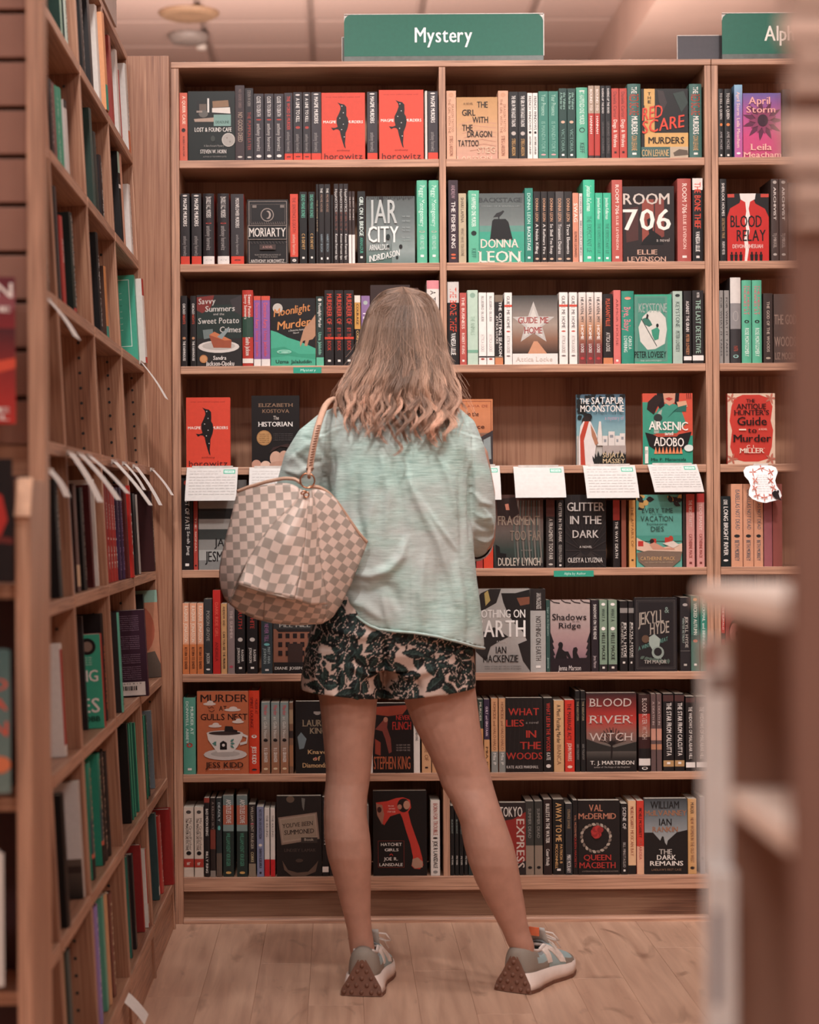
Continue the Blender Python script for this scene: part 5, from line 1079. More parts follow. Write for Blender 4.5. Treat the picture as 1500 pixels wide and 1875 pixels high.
shelf_row(7, 8, 'R', [(60, 98, 95, '3A3436'), (100, 168, 95, '5A4A46'), (172, 195, 92, '3F5048', 'MURDER|C8C0B0|.04|.3;#|C99060|.4|.8;#|3A3A3C|.8|1'), (198, 222, 92, '4A3A54', '#|CF9A6C|.55|1;GUILT and GINATAAN|E0C8D8|.1|.5;MIA P|6A4A34|.65|.9'),
 (228, 256, 88, 'D09C74', HH), (260, 288, 88, 'D09C74', HH), (288, 443, 86, '2E2829', f_what, dict(label='black face-out book with scattered red title words, right of the legs', th=.03)), (446, 486, 86, '2A2526', 'WHAT LIES IN THE WOODS|B8382F|.07|.72|.3|.7;KATE|D8D0CA|.74|.84;@|D8D0CA|.92|.025'),
 (489, 531, 97, 'C99E74', 'A Most Puzzling Murder|3A2A24|.06|.6|.28|.68;BIANCA|8A6448|.62|.9'), (535, 575, 95, 'C23428', 'THE MARRIAGE ACT|3A2020|.05|.56|.25|.65;JOHN MARRS|E0C0B0|.6|.85;@|E0C0B0|.93|.02'),
 (579, 598, 57, '2C2B2C', 'THE KREUTZER|9A8A70|.13|.37;LEO TOLSTOY|8A8480|.66|.85;#|7A7670|.1|.105'), (601, 621, 57, '2C2B2C', 'THE KREUTZER|9A8A70|.13|.37;LEO TOLSTOY|8A8480|.66|.85;#|7A7670|.1|.105'),
 (624, 833, 66, '5A2A28', f_witch, dict(label='dark red face-out book with a bare tree under spaced letters', th=.04)), (842, 890, 72, '4A2A2A', '#|4A3230|0|.12;#|B03630|.25|.55|8A6A5C;#|2A2628|.7|1;BLOOD RIVER WITCH|C8B0A8|.05|.58|.3|.7|r;#|D8D0CA|.83|.92;@|EDE6E0|.955|.018'),
 (893, 914, 69, '6A5452', '#|C08A78|.45|.6;A DEATH IN|B09A94|.1|.4;#|B07A60|.65|.72'), (917, 938, 69, '6A5452', '#|C08A78|.45|.6;A DEATH IN|B09A94|.1|.4;#|B07A60|.65|.72'),
 (944, 988, 68, '2E2A2C', SFC), (992, 1032, 68, '2E2A2C', SFC), (1038, 1077, 80, '312B2C', WMH), (1082, 1128, 80, '312B2C', WMH, dict(hard=False))])
# ---- row 8 left
MD = 'My Grandfather|5A4A40|.16|.62|.55|.82|r;The MASTER DETECTIVE|3A2E2C|.16|.62|.2|.48;@|5A5450|.07|.025;@|2A2426|.66|.03;#|A83A30|.74|.86;Masateru|F0E0D4|.79|.83'
@Z(580, 640, 824, 1070)
def f_summ(z):
    z.R(580, 640, 824, 1070, '302827'); z.E(655, 658, 22, 18, '6A5648'); z.P([(715, 650), (735, 655), (728, 720), (720, 700)], '6E6A64')
    z.P([(588, 755), (798, 728), (812, 870), (606, 902)], '8A7264'); z.P([(596, 762), (790, 736), (803, 862), (612, 890)], 'A08A7A'); z.P([(603, 768), (783, 744), (796, 855), (617, 880)], '94806F')
    z.T("YOU'VE BEEN", 612, 790, 776, 812, '4A3A36', serif=True, rise=16); z.T('SUMMONED', 622, 824, 782, 848, '4A3A36', serif=True, rise=10); z.R(712, 862, 800, 892, '4A403C'); z.T('Book', 730, 866, 780, 880, 'B0A090')
    z.T('LINDSEY LAMAR', 622, 922, 790, 938, '5E4E48', serif=True)
    z.P([(610, 985), (640, 1035), (690, 1050), (750, 1045), (785, 1010), (805, 985), (790, 1045), (730, 1070), (660, 1068), (620, 1035)], '6A5448'); z.E(702, 985, 20, 10, '54443C')
@Z(1100, 612, 1390, 1075)
def f_hatchet(z):
    z.R(1100, 612, 1390, 1075, '241E1F')
    z.P([(1116, 676), (1180, 668), (1225, 652), (1262, 648), (1300, 662), (1306, 705), (1290, 728), (1305, 790), (1325, 850), (1350, 920), (1365, 980), (1370, 1020), (1352, 1040), (1322, 1038), (1306, 1022), (1315, 975), (1300, 900), (1278, 830), (1258, 760), (1246, 735), (1222, 742), (1192, 752), (1160, 800), (1140, 778), (1122, 740)], 'B8382E')
    z.E(1265, 692, 34, 38, '2A1E1E'); z.E(1282, 690, 18, 24, 'B0806A'); z.E(1244, 700, 12, 14, 'A87460'); z.P([(1116, 680), (1150, 690), (1160, 740), (1150, 798), (1122, 745)], '9A6A58'); z.E(1134, 715, 12, 16, '4A2422')
    z.P([(1312, 985), (1340, 975), (1368, 1000), (1366, 1030), (1325, 1036), (1308, 1020)], 'A8806C')
    z.T('the one', 1182, 690, 1212, 698, 'E8D0C4', 'r'); z.T('STORY CLUB', 1178, 722, 1220, 730, 'E8D0C4', 'r'); z.T('SUNNY RANDALL', 1185, 706, 1220, 713, 'E8D0C4', 'r')
    frame_(z, 1126, 884, 1267, 1030, 1.6, '8C3A30'); z.T('HATCHET', 1142, 896, 1254, 912, 'E4DCD4'); z.T('GIRLS', 1162, 926, 1236, 941, 'E4DCD4'); z.T('JOE R.', 1157, 974, 1232, 991, 'E4DCD4'); z.T('LANSDALE', 1133, 1006, 1258, 1022, 'E4DCD4'); z.L([(1188, 962), (1198, 955), (1206, 964)], 3, 'B8382E')
APO = "#|6E7A78|0|.12;#|A8604C|.12|.36;#|7A8C88|.36|.44;#|33423E|.44|1;APOSTLES COVE|DAD6D0|.05|.34|.3|.75;WILLIAM KENT KRUEGER|4F8C74|.46|.87|.3|.66;@|C9A060|.95|.016"
RR = '#|D8CEC6|0|.75;#|C2262A|.75|1;THE KILLING|8A827E|.1|.42'
shelf_row(8, 7, 'L', [(80, 134, 700, 'CFC0B2', MD, dict(hard=False)), (138, 187, 700, 'CFC0B2', MD), (190, 220, 650, '332C2D', '#|8A3A30|0|.06;BAD MOON RISING|E0D8D0|.14|.48|.3|.75;BILLY RING|E0D8D0|.68|.95'), (223, 252, 650, '3E3230', 'A KILLING SKY|8A7A72|.05|.4;#|7A3A30|.4|.65;#|8A8078|.92|1'),
 (256, 286, 650, '3A4244', 'DEADLY|B0B8B8|.06|.3;@|5FA8A0|.38|.03;#|6A5A50|.7|1'), (292, 350, 637, '3A4A46', APO, dict(hard=False)), (366, 424, 637, '3A4A46', APO, dict(hard=False)), (430, 468, 685, '3F3636', 'WILLIAM KENT KRUEGER|B0A494|.03|.62;@|B04A5C|.27|.01;#|8A7A68|.82|1;CORKE|C8B890|.66|.8'),
 (474, 512, 697, '7F84A0', 'NOTES ON AN EXECUTION|2E2C38|.04|.46|.3|.7;@|D8CEC4|.55|.02;DANYA KUKAFKA|3A3848|.6|.88;%|3A3848|.93'), (515, 543, 706, 'D0C6BE', RR), (547, 572, 706, 'D0C6BE', RR),
 (580, 824, 640, '302827', f_summ, dict(label='dark face-out book with a pinned parchment note, bottom shelf', th=.03)), (826, 860, 645, '2E2829', 'DARK TRUTH|D8D0CA|.05|.6;#|E8E0DA|.88|.95'), (864, 900, 650, '3A3436'), (905, 945, 650, '5A3A36'), (950, 990, 660, '3F5A54'), (995, 1035, 655, '322B2C'), (1038, 1078, 690, '8A8480'),
 (1100, 1390, 612, '241E1F', f_hatchet, dict(label='black face-out book with a big red hatchet between the legs', th=.035)), (1410, 1460, 664, 'D6CCC4', 'BORN FOR TROUBLE|A0443C|.04|.46|.3|.75;@|3A2A2C|.5|.012;JOE R LANSDALE|3A3436|.54|.9|.3|.75;@|8A8480|.95|.02')])
# ---- row 8 right
@Z(262, 522, 374, 820)
def f_kyo(z):
    z.R(262, 522, 374, 820, '3A3132'); z.P([(262, 600), (320, 590), (374, 560), (374, 760), (300, 790), (262, 700)], '8A2A26'); z.T('TOKYO', 262, 540, 358, 580, 'D8D0C8')
    z.cv.vtext('EXPRESS', .64, .23, .93, .90, 'C9B8AE')
@Z(590, 513, 764, 808)
def f_mac(z):
    z.R(590, 513, 764, 808, '2C2526'); z.T('VAL', 636, 530, 692, 556, 'B0735C'); z.T('McDERMID', 592, 564, 748, 587, 'B0735C')
    for k in range(22):
        a = k*2*PI/22; r = 1+.22*math.cos(a*2); x = 664+62*math.sin(a)*1.05; y = 655-58*math.cos(a)*(.9 if math.cos(a) > 0 else 1.15); leafy(z, x, y, 20, a+.6, 'A8988A' if k % 2 else '7A6A60', .3)
    for k in range(9): a = k*.7; z.E(668+14*math.cos(a)*(k/9+.4), 642+16*math.sin(a)*(k/9+.4), 13, 12, 'A83230' if k % 2 else '8A2626')
    z.T('QUEEN', 612, 728, 726, 750, 'A8342E'); z.T('MACBETH', 594, 758, 744, 781, 'A8342E'); z.T('#1 INTERNATIONALLY BESTSELLING AUTHOR', 604, 791, 756, 796, '8A7A70', 'r')
@Z(864, 505, 1045, 805)
def f_dark(z):
    grad(z, 864, 505, 1045, 700, ['4A4E52', '6A7074', '8A8E90', 'A4A4A0']); z.R(864, 700, 1045, 805, '2A2627'); z.P([(864, 640), (900, 640), (930, 672), (940, 720), (864, 760)], '2A2627'); z.P([(1045, 630), (1000, 640), (962, 672), (950, 720), (1045, 760)], '2A2627'); z.P([(930, 672), (938, 655), (944, 656), (950, 680), (964, 700), (920, 710)], '2A2627')
    z.T('WILLIAM', 890, 516, 1010, 545, '2A2829'); z.T('McILVANNEY', 866, 552, 1042, 573, '9A6A50'); z.T('IAN', 926, 585, 978, 612, '2A2829'); z.T('RANKIN', 898, 617, 1004, 637, '9A6A50')
    z.T('THE', 925, 706, 979, 726, 'B8B0A8'); z.T('DARK', 916, 729, 996, 748, 'E4DCD4'); z.T('REMAINS', 887, 753, 1026, 771, 'E4DCD4'); z.T("LAIDLAW'S FIRST CASE", 893, 783, 1018, 791, '8A6A54', 'r')
SUM = '#|8A7A6C|.6|1;#|4A4A46|0|.6;SUMMER DEAD|8C8A84|.1|.5|.3|.66|r;@|2A2426|.9|.02'
BCK = 'BLACKOUT|8A9690|.2|.4;PETER|C8C0B8|.72|.85'
shelf_row(8, 8, 'R', [(58, 74, 535, '2C2A2B', BCK), (77, 93, 535, '2C2A2B', BCK), (96, 112, 540, '2C2A2B', BCK), (115, 131, 540, '2C2A2B', BCK), (134, 160, 540, '3A4644'), (163, 205, 540, '322B2C'), (208, 258, 540, '5A3A36'),
 (262, 374, 522, '3A3132', f_kyo, dict(label='black face-out book with red shape, half hidden behind the calf', th=.03)), (372, 406, 516, '4A4A46', SUM), (409, 442, 516, '4A4A46', SUM),
 (446, 481, 508, '3E2E2D', 'BULLETS IN THE WATER|E4DCD4|.06|.58|.28|.72;Conor|E4DCD4|.66|.76|.3|.7;McAnally|E4DCD4|.77|.88|.3|.7'), (485, 533, 508, '2E2A29', 'AWAY TO ME|D8A870|.05|.56|.25|.75;PATRICIA B|D8A870|.6|.85|.6|.82;MCCONNELL|D8A870|.6|.92|.2|.42;%|E4DCD4|.92', dict(hard=False)),
 (537, 566, 526, '3E3E42', 'STRANGE SAVAGE|A08868|.08|.35;MIKE MCCRARY|D8D0CA|.72|.97|.2|.75'), (568, 589, 512, '2C2627', 'VAL MCDERMID|B0735C|.2|.5;QUEEN MACBETH|A8342E|.5|.9'), (590, 764, 513, '2C2526', f_mac, dict(label='black face-out book with a red rose inside a thorn heart', th=.03)),
 (768, 796, 526, '2E2829', 'SCENE OF|D8D0CA|.05|.36|.28|.78|r;BILL MINUTAGLIO|9A918C|.55|.9;%|D8D0CA|.93'), (798, 831, 514, 'D8AE88', '#|2E2829|.88|1;MICHELE MCGARRITY|8A3A30|.08|.38;MEXICAN BAY|A86A50|.4|.75'), (834, 864, 514, 'C23A2E', '#|D8A088|.62|1|D8A888;MICHELE MCGARRITY|2A2020|.1|.5;TULAROSA|B0564A|.52|.8'),
 (866, 1045, 505, '6A7074', f_dark, dict(label='grey-sky face-out book with a black landscape below, bottom shelf', th=.025)), (1047, 1083, 506, 'C99A66', 'MURDER|5A3A28|.05|.2;NEW WOMEN IN THE OLD WEST|8A5A3C|.25|.85;@|3A2A24|.92|.02'), (1098, 1119, 498, '8A8486', 'THE PERFECT POLITE|3A3638|.25|.6;@|3A3638|.8|.02')])
shelf_row(8, 8, 'B', [(1190, 1213, 690, '302A2B', 'THE THIRST|B8A880|.1|.5'), (1216, 1240, 700, '3A3436'), (1244, 1280, 690, '6A3A34')])
# ---- shelf labels and hanging cards
def edge_label(zo, x0, y0, x1, y1, text, label, row, cat='label'):
    ox, oy, sc = ZO[zo]; a, c = W(ox+x0/sc, oy+y0/sc, YB-.001), W(ox+x1/sc, oy+y1/sc, YB-.001)
    w, h = c.x-a.x, a.z-c.z; mb = MB(); mb.box(0, -.0008, 0, w, 0, h, hexc('2F9078', 1.2)); cv = Canvas(mb, lambda u, v, k: (u*w, -.0009-.0001*k, h*(1-v)), g=1.25)
    cv.text(text, .26, .28, .8, .68, 'BFE0D4', 'r')
    o = mb.build('shelf_label', COVER, None, colors=True, fixn=False); o.location = (a.x, YB-.0012, c.z); tag(o, label, cat, None)
edge_label(3, 668, 537, 820, 568, 'Mystery', 'green shelf-edge label on the third shelf left of the woman', 3)
edge_label(6, 487, 466, 653, 490, 'Alpha by Author', 'green shelf-edge label reading Alpha by Author on the fifth shelf', 5)
def scribble(cv, x0, x1, ys, c, wt=.006, amp=.008, seed=0):
    rnd = random.Random(seed)
    for y in ys:
        x = x0
        while x < x1-.03:
            L = rnd.uniform(.04, .12); pts = []
            n = int(L/.008)
            for i in range(n+1): pts.append((min(x1, x+L*i/n), y+amp*math.sin(i*2.3+rnd.random())))
            cv.line(pts, wt, c); cv.k -= 1; x += L+.022
    cv.k += 1
def card(zo, x0, y0, x1, y1, skew, label, seed, plain=False, tilt=.55):
    ox, oy, sc = ZO[zo]; a, c = W(ox+x0/sc, oy+y0/sc, YB-.004), W(ox+x1/sc, oy+y1/sc, YB-.004)
    w = c.x-a.x; hv = a.z-c.z; h = hv/math.cos(tilt)*.94
    e = empty('review_card', (a.x, YB-.004, a.z), None, label, 'card', 'handwritten review cards hanging under the fourth wall shelf')
    mb = MB(); t = .0005; nseg = 8
    def fn(u, v, k):
        bulge = .006*math.sin(v*PI)*1
        return (u*w+skew*v*w, -h*v*math.sin(tilt)-bulge-.0001*k, -h*v*math.cos(tilt))
    vs = []; fs = []
    for i in range(nseg+1):
        for u in (0, 1): vs.append(fn(u, i/nseg, 0)); 
    for i in range(nseg): fs.append((2*i, 2*i+1, 2*i+3, 2*i+2))
    b2 = [(x, y+t+.0003, z) for x, y, z in vs]; nn = len(vs)
    mb.add(vs+b2, fs+[tuple(q+nn for q in f) for f in fs]+[(0, 1, 1+nn, nn), (nn-2, nn-1, 2*nn-1, 2*nn-2)]+[(2*i, 2*i+2, 2*i+2+nn, 2*i+nn) for i in range(nseg)]+[(2*i+1, 2*i+3, 2*i+3+nn, 2*i+1+nn) for i in range(nseg)], hexc('DAD5D1', 1.0))
    class C2(Canvas):
        def line(s, pts, w_, c, wy=None):
            super().line([(p[0], p[1]) for p in pts], w_, c)
    cv = Canvas(mb, fn, g=1.2); cv.k = 3
    if not plain or True:
        cv.rect(.72, .07, .95, .20, '62AE96'); cv.rect(.74, .10, .93, .17, 'CFE4DA'); cv.text('STAFF PICK', .755, .115, .915, .155, '3F8C76')
    if not plain:
        scribble(cv, .06, .66, [.12, .2], 'A49C99', .008, .012, seed)
        scribble(cv, .06, .95, [.3+.085*i for i in range(7)], '9C9593', .008, .012, seed+1)
    mb.build('card', PAPER, e, colors=True, fixn=False)
    mb = MB(); mb.box(w*.1, -.0025, -.004, w*.9, .0035, .004); mb.build('clip_strip', simple('clear_clip', hexc('D8D0CA'), .3), e)
card(5, 96, 47, 372, 237, -.02, 'white handwritten card under the red magpie book, leftmost on the fourth shelf', 1)
card(5, 432, 47, 690, 237, .0, 'white handwritten card partly covered by the handbag strap arm', 2)
card(6, 70, 30, 262, 180, .0, 'white card with only its right part showing beside the right sleeve', 3, True)
card(6, 318, 33, 528, 170, .01, 'glaring blank-looking white card just right of the sleeve card', 4, True)
card(6, 608, 28, 825, 172, .03, 'white handwritten card under the blue palace book', 5)
card(6, 877, 24, 1082, 146, .09, 'white handwritten card under the red and green book, slanting right', 6)
def fancy_card():
    a, c = W(800+1278/2.273, 840+24/2.273, YB-.02), W(800+1428/2.273, 840+192/2.273, YB-.02); w, h = c.x-a.x, a.z-c.z
    e = empty('ornate_card', (a.x, YB-.006, a.z), None, 'curly-edged white card with red scrollwork and a black bird', 'card')
    T_ = .42; hh = h/math.cos(T_)*.95
    fn = lambda u, v, k: (u*w, -hh*v*math.sin(T_)-.00015*k, -hh*v*math.cos(T_))
    out = [(.08, .06), (.2, .03), (.33, .02), (.5, -.03), (.67, .02), (.8, .03), (.92, .08), (.96, .2), (.9, .32), (.86, .42), (.88, .55), (.97, .7), (1.0, .82), (.92, .92), (.76, .95), (.66, .97), (.55, 1.0), (.45, .99), (.32, .96), (.18, .9), (.08, .8), (.1, .68), (.16, .55), (.12, .42), (.02, .3), (0, .16)]
    mb = MB(); cv = Canvas(mb, fn, g=1.2); cv.k = 1; cv.poly(out, 'F0EAE6')
    n = len(out); mb.add([fn(u, v, 1) for u, v in out]+[fn(u, v, -5) for u, v in out], [(i, (i+1) % n, (i+1) % n+n, i+n) for i in range(n)]+[tuple(range(n, 2*n))], hexc('EFE6E0', 1.1))
    fr = [(.26, .2), (.5, .1), (.76, .2), (.73, .42), (.78, .62), (.72, .8), (.5, .86), (.3, .8), (.26, .62), (.29, .42), (.26, .2)]
    cv.k = 3; cv.line(fr, .014, 'B05A4A')
    z_ = ZC(cv, 0, 0, 1, 1)
    for i, (u, v) in enumerate(fr[:-1]):
        for q in range(4): leafy(z_, u, v, .11, i*1.3+q*1.6, 'B4604E', .14)
    scribble(cv, .34, .7, [.28+.06*i for i in range(8)], 'A89C98', .01, .006, 9)
    z_.P([(.72, .74), (.8, .68), (.86, .7), (.9, .66), (.93, .7), (.9, .76), (.93, .88), (.98, .95), (.9, .92), (.8, .88), (.74, .82)], '2A2426')
    mb.build('card', PAPER, e, colors=True, fixn=False)
    mb = MB(); mb.box(w*.3, -.0015, -.003, w*.7, .005, .003); mb.build('clip_strip', simple('clear_clip_b', hexc('D8D0CA'), .3), e)
fancy_card()
# ================================================================== BOOKS ON THE LEANING LEFT BOOKCASE
LM = Matrix.Translation((XF0, 0, 0)) @ Matrix.Rotation(-TILT, 4, 'Y')
ROWZ = [(ZT[k-1] if k > 0 else ZTOP-.02) for k in range(9)]
def face_depth(xr, zmid, u=-.012):
    """depth at which the shelf face (offset u) is seen at pixel column xr"""
    X = xface(zmid)+u; D = 4.5
    for _ in range(12):
        yp = CY-(zmid-HC)*F/D; D = X*F/((xr-CX)-ROLL*(yp-CY))
    return D
BAYS = {'a': (3.21, 3.40), 'b': (3.42, 3.82), 'c': (3.84, 4.39), 'd': (4.41, 4.94), 'e': (4.96, 5.525)}
BNAME = {'a': 'nearest', 'b': 'second nearest', 'c': 'middle', 'd': 'second farthest', 'e': 'farthest'}
def left_row(row, bay, items):
    """row r stands on shelf r; items near to far: (xl, xr, ytop, side colour, spine colour, spine spec, opt)"""
    z0 = ZT[row]; n = 0; zm = z0+.1; lo, hi = BAYS[bay][0]+.002, BAYS[bay][1]-.001; pl = []
    for it in items:
        opt = it[6] if len(it) > 6 else {}; u = opt.get('u', -.012)
        D1 = face_depth(it[1], zm, u); t = opt.get('t') or min(.042, max(.014, D1-face_depth(it[0], zm, u)))
        D0 = max(lo, D1-t); lo = D0+t+.0006; pl.append([D0, t])
    for q in pl[::-1]:
        q[0] = min(q[0], hi-q[1]); hi = q[0]-.0006
    for it, (D0, t) in zip(items, pl):
        n += 1
        xl, xr, yt, cs, c = it[:5]; spec = it[5] if len(it) > 5 else ''; opt = it[6] if len(it) > 6 else {}
        Df = D0+(0 if opt.get('paint') else t); yp = CY-(zm-HC)*F/Df
        u = max(-.07, min(.03, ((xr-CX)-ROLL*(yp-CY))*Df/F-xface(zm)))
        h = max(.12, min(.262, (W(xr, yt, D0).z-z0)/math.cos(TILT)))
        hard = opt.get('hard', t > .03)
        lab0 = '%s %s of the leaning bookcase' % (BNAME[bay]+' visible bay,', SHELF[row]+' shelf')
        if opt.get('paint'):
            w = opt['w']; me, pm = book_meshes(w, t, h, cs, True, paint=opt['paint'], g=GAIN, side=c, sr=True)
            M = LM @ Matrix.Translation((u-w, D0, z0/math.cos(TILT)+.0014)) @ Matrix.Rotation(opt.get('yaw', 0), 4, 'Z')
        else:
            me, pm = book_meshes(t, .145 if h > .2 else .125, h, c, False, spine_round=.003 if hard else .0005, hard=hard, paint=spine_paint(spec), g=GAIN, side=cs)
            M = LM @ Matrix.Translation((u, D0, z0/math.cos(TILT)+.0014)) @ Matrix.Rotation(PI/2+opt.get('yaw', 0), 4, 'Z')
        lab = opt.get('label') or '%s book, %s in the %s %s of the leaning bookcase' % (cname(c if spec else cs), ORD[n], BNAME[bay], 'bay, '+SHELF[row]+' shelf')
        e = put_book('hardback_book' if hard else 'paperback_book', (0, 0, 0), 0, me, pm, lab, 'books on the leaning left bookcase')
        e.matrix_world = M
PG = 'D8CCC0'
left_row(0, 'b', [(76, 90, -40, '2C4A3E', '3A3A38')])
left_row(0, 'c', [(82, 112, -70, '24453A', '8FB8A4', '', dict(t=.03)), (112, 121, -40, '2A4038', 'C9D8CC', 'THE GREEN ROOM|2A4038|.1|.8')])
left_row(0, 'd', [(144, 153, -60, '262223', '2A2526', 'MARLOWE|8A8480|.1|.9'), (153, 168, -60, '3A3536', '3A3536', '', dict(t=.045)), (168, 182, 8, 'E2D8D0', 'D6CCC4', '', dict(t=.04)), (182, 195, 22, 'D8986C', 'CF8A5C', '#|2F9078|.74|1')])
left_row(0, 'e', [(197, 207, 64, '9A3A34', 'A8443A'), (207, 219, 90, 'E6DED8', 'DCD2CA'), (219, 222, 128, 'B03A34', 'B83A34', '', dict(t=.016)), (222, 236, 116, 'DCD6D0', 'D4CEC8', 'MURDER BAY|6A7A8A|.3|.7;#|C8704C|.75|1')])
left_row(1, 'c', [(84, 96, 143, '262022', '2C2628', 'SHADOW|9A918C|.1|.8'), (96, 101, 150, '6A4644', '7A5450'), (101, 108, 156, '2F7C64', '3A9478', 'THE ISLAND|BFE0D0|.1|.9'), (108, 114, 159, '2F7C64', '3A9478'), (114, 124, 182, 'CFC6C0', 'C9C0BA', '#|3A3436|0|.1')])
left_row(1, 'd', [(153, 172, 197, '3A5048', '46605A', '', dict(t=.04)), (172, 178, 240, '2C3A36', '3A4A44'), (178, 187, 283, '3A3234', '302A2C', 'LIMBO|E6DED8|.5|.95;CRIME|B0A8A0|.1|.4')])
left_row(1, 'e', [(208, 223, 277, '2A2426', 'A8C8B8', '#|2A2426|.22|1;#|E8E0DA|.34|.38', dict(t=.04)), (223, 227, 281, 'D6A088', 'D6A088'), (227, 241, 337, 'E2DAD4', 'DAD2CC', 'a novel in parts|A89C98|.1|.8')])
left_row(2, 'b', [(78, 86, 313, '302A2B', '3A3435', 'THE LAST HOUR OF|A89E98|.05|.9')])
left_row(2, 'c', [(95, 109, 340, '4A4648', '464244', '', dict(t=.03)), (109, 117, 394, '9A2E2A', 'B03A34', 'DEAD EYES|F0E4DC|.25|.5'), (117, 136, 388, '24302C', '28362F', 'DOWN INTO DARKNESS|E0D8D0|.03|.5;#|B03A34|.92|1;ACROSS|C0B8B0|.5|.9')])
left_row(2, 'd', [(167, 184, 425, '242022', '262223', 'THE QUIET PLACES|D8D0CA|.2|.9', dict(t=.04)), (185, 196, 487, '5A3E34', 'C98450', '#|3F9080|.8|1')])
def p_teal(cv):
    cv.rect(0, 0, 1, 1, '49A98E')
    for a in ((.55, .05, .9, .058), (.55, .81, .9, .818), (.885, .05, .9, .818)): cv.rect(*a, 'CFE8DC')
    for k in range(7): cv.text('a stunning tale told', .5, .2+k*.07, .74, .212+k*.07, 'D0EADF' if k != 2 else '1E3A34', 'r')
left_row(2, 'e', [(221, 250, 504, '49A98E', '3F9C82', '', dict(paint=p_teal, w=.14, t=.035, label='teal hardback with a white frame line at the far end of the leaning bookcase')), (252, 266, 511, 'D8CEC8', 'DDD4CE', '#|B0302C|0|.2;#|C8403A|.93|1')])
left_row(4, 'b', [(90, 110, 878, '2A2527', '302B2C', 'HOLLYWOOD|C8C0B8|.1|.6')])
left_row(4, 'c', [(118, 132, 908, '8E8E90', '7A7A7E'), (132, 143, 886, '4A2826', '6B4A42', '#|C8A888|.75|.95'), (143, 155, 893, '221F20', '262223', 'HOWARD OF THE DEAD MEN|A8A09A|.05|.9'), (155, 170, 888, '5A1E20', '64242A', '', dict(t=.03)), (170, 178, 878, 'D9D0CA', 'D5CCC4', '', dict(t=.02))])
BE = 'DEEDEE|F0E0D6|.2|.46;I SEE|F0E0D6|.55|.86'
left_row(4, 'd', [(187, 198, 884, '8E2220', 'A02A26', BE), (198, 203, 888, '8E2220', 'B23430', BE), (203, 208, 890, '8E2220', 'B23430', BE), (208, 212, 892, '8E2220', 'B23430', BE), (212, 219, 893, '4A2E58', '4A2E5C', 'MIDNIGHT RAIN|B08AB8|.1|.9'), (219, 225, 893, '3A2640', '4A2E5C', 'MIDNIGHT RAIN|B08AB8|.1|.9'), (225, 234, 888, '5A1E1C', '6A2220'), (234, 242, 890, 'B82C26', 'B82C26', 'FURY|EDE0D8|.3|.8')])
left_row(4, 'e', [(243, 249, 904, '2A2426', '302A2C'), (249, 254, 906, '2A2426', 'B0A8A2'), (255, 282, 900, '4A2224', '3A1E20', 'THE WINTER HOUSE|C8C0BA|.05|.9', dict(t=.03))])
left_row(5, 'b', [(88, 118, 1180, 'E2DAD4', 'DCD4CE', '#|A8302C|.05|.9', dict(t=.03))])
def p_hunt(cv):
    cv.rect(0, 0, 1, 1, '3FA88A')
    cv.ell(.8, .13, .13, .09, '2A2426'); cv.ell(.8, .13, .08, .055, '8A7468')
    cv.poly([(.42, .12), (.5, .06), (.55, .1), (.5, .2), (.4, .28), (.36, .26)], 'A8302C'); cv.poly([(.3, .28), (.44, .27), (.5, .33), (.46, .38), (.3, .38)], '5A2422'); cv.poly([(.3, .54), (.45, .56), (.52, .62), (.48, .64), (.3, .6)], '7A2422')
    cv.poly([(.34, .76), (.5, .62), (.56, .64), (.4, .8)], 'D8C8BC')
    cv.text('THE', -.0, .13, .34, .21, 'F0EAE6'); cv.text('HUNTING', .0, .38, .94, .50, 'F0EAE6'); cv.text('WIVES', .05, .68, .94, .83, 'F0EAE6'); cv.text('MAY COBB', .28, .87, .94, .925, '1E3A34')
    for k in range(4): cv.text('THE NEW YORK TIMES', .62, .24+k*.025, .86, .252+k*.025, 'D8F0E6', 'r')
left_row(5, 'c', [(137, 158, 1128, '3A3032', '4A4446', '', dict(t=.02, u=-.03)), (140, 187, 1162, '3FA88A', 'A8302C', '', dict(paint=p_hunt, w=.135, t=.03, u=.002, label='mint book cover with a red lipstick figure facing the aisle, leaning bookcase')), (187, 193, 1125, '2A2224', '2A2224', 'SEASONS|C8704C|.3|.9')])
def p_purple(cv):
    cv.rect(0, 0, 1, 1, '4A2A3E')
    for k in range(32):
        if k in (8, 9, 17, 18, 24): continue
        cv.text(('now about some ordinary afternoon', 'a chilling and fascinating premise', 'seductive lake house mystery here', 'the story of a town beyond')[k % 4], .3, .06+k*.0235, .9, .071+k*.0235, 'A88CA0', 'r')
    cv.rect(.32, .83, .96, .985, 'E0D8D2')
    for k in range(16): cv.rect(.37+k*.029, .875, .37+k*.029+(.012 if k % 3 else .02), .925, '2A2426')
    cv.text('0 7642 8 1 9', .5, .84, .9, .855, '2A2426', 'r')
def p_orange(cv):
    cv.rect(0, 0, 1, 1, 'C08468'); cv.rect(0, 0, 1, .14, '8FB0A0'); cv.ell(.62, .45, .3, .28, 'B0604A'); cv.poly([(.4, .75), (.9, .7), (1, .85), (1, 1), (.3, 1)], '6A5A50')
left_row(5, 'd', [(207, 222, 1123, '3A3436', '5FB09A', '@|2A2426|.68|.012;@|2A2426|.74|.012;@|2A2426|.88|.012;@|2A2426|.92|.012', dict(t=.035, u=.004, label='thick turquoise book with small black marks in the leaning bookcase')), (224, 268, 1118, '4A2A3E', '5A3248', '', dict(paint=p_purple, w=.15, t=.028, u=.01, label='purple back cover full of text with a barcode, leaning bookcase'))])
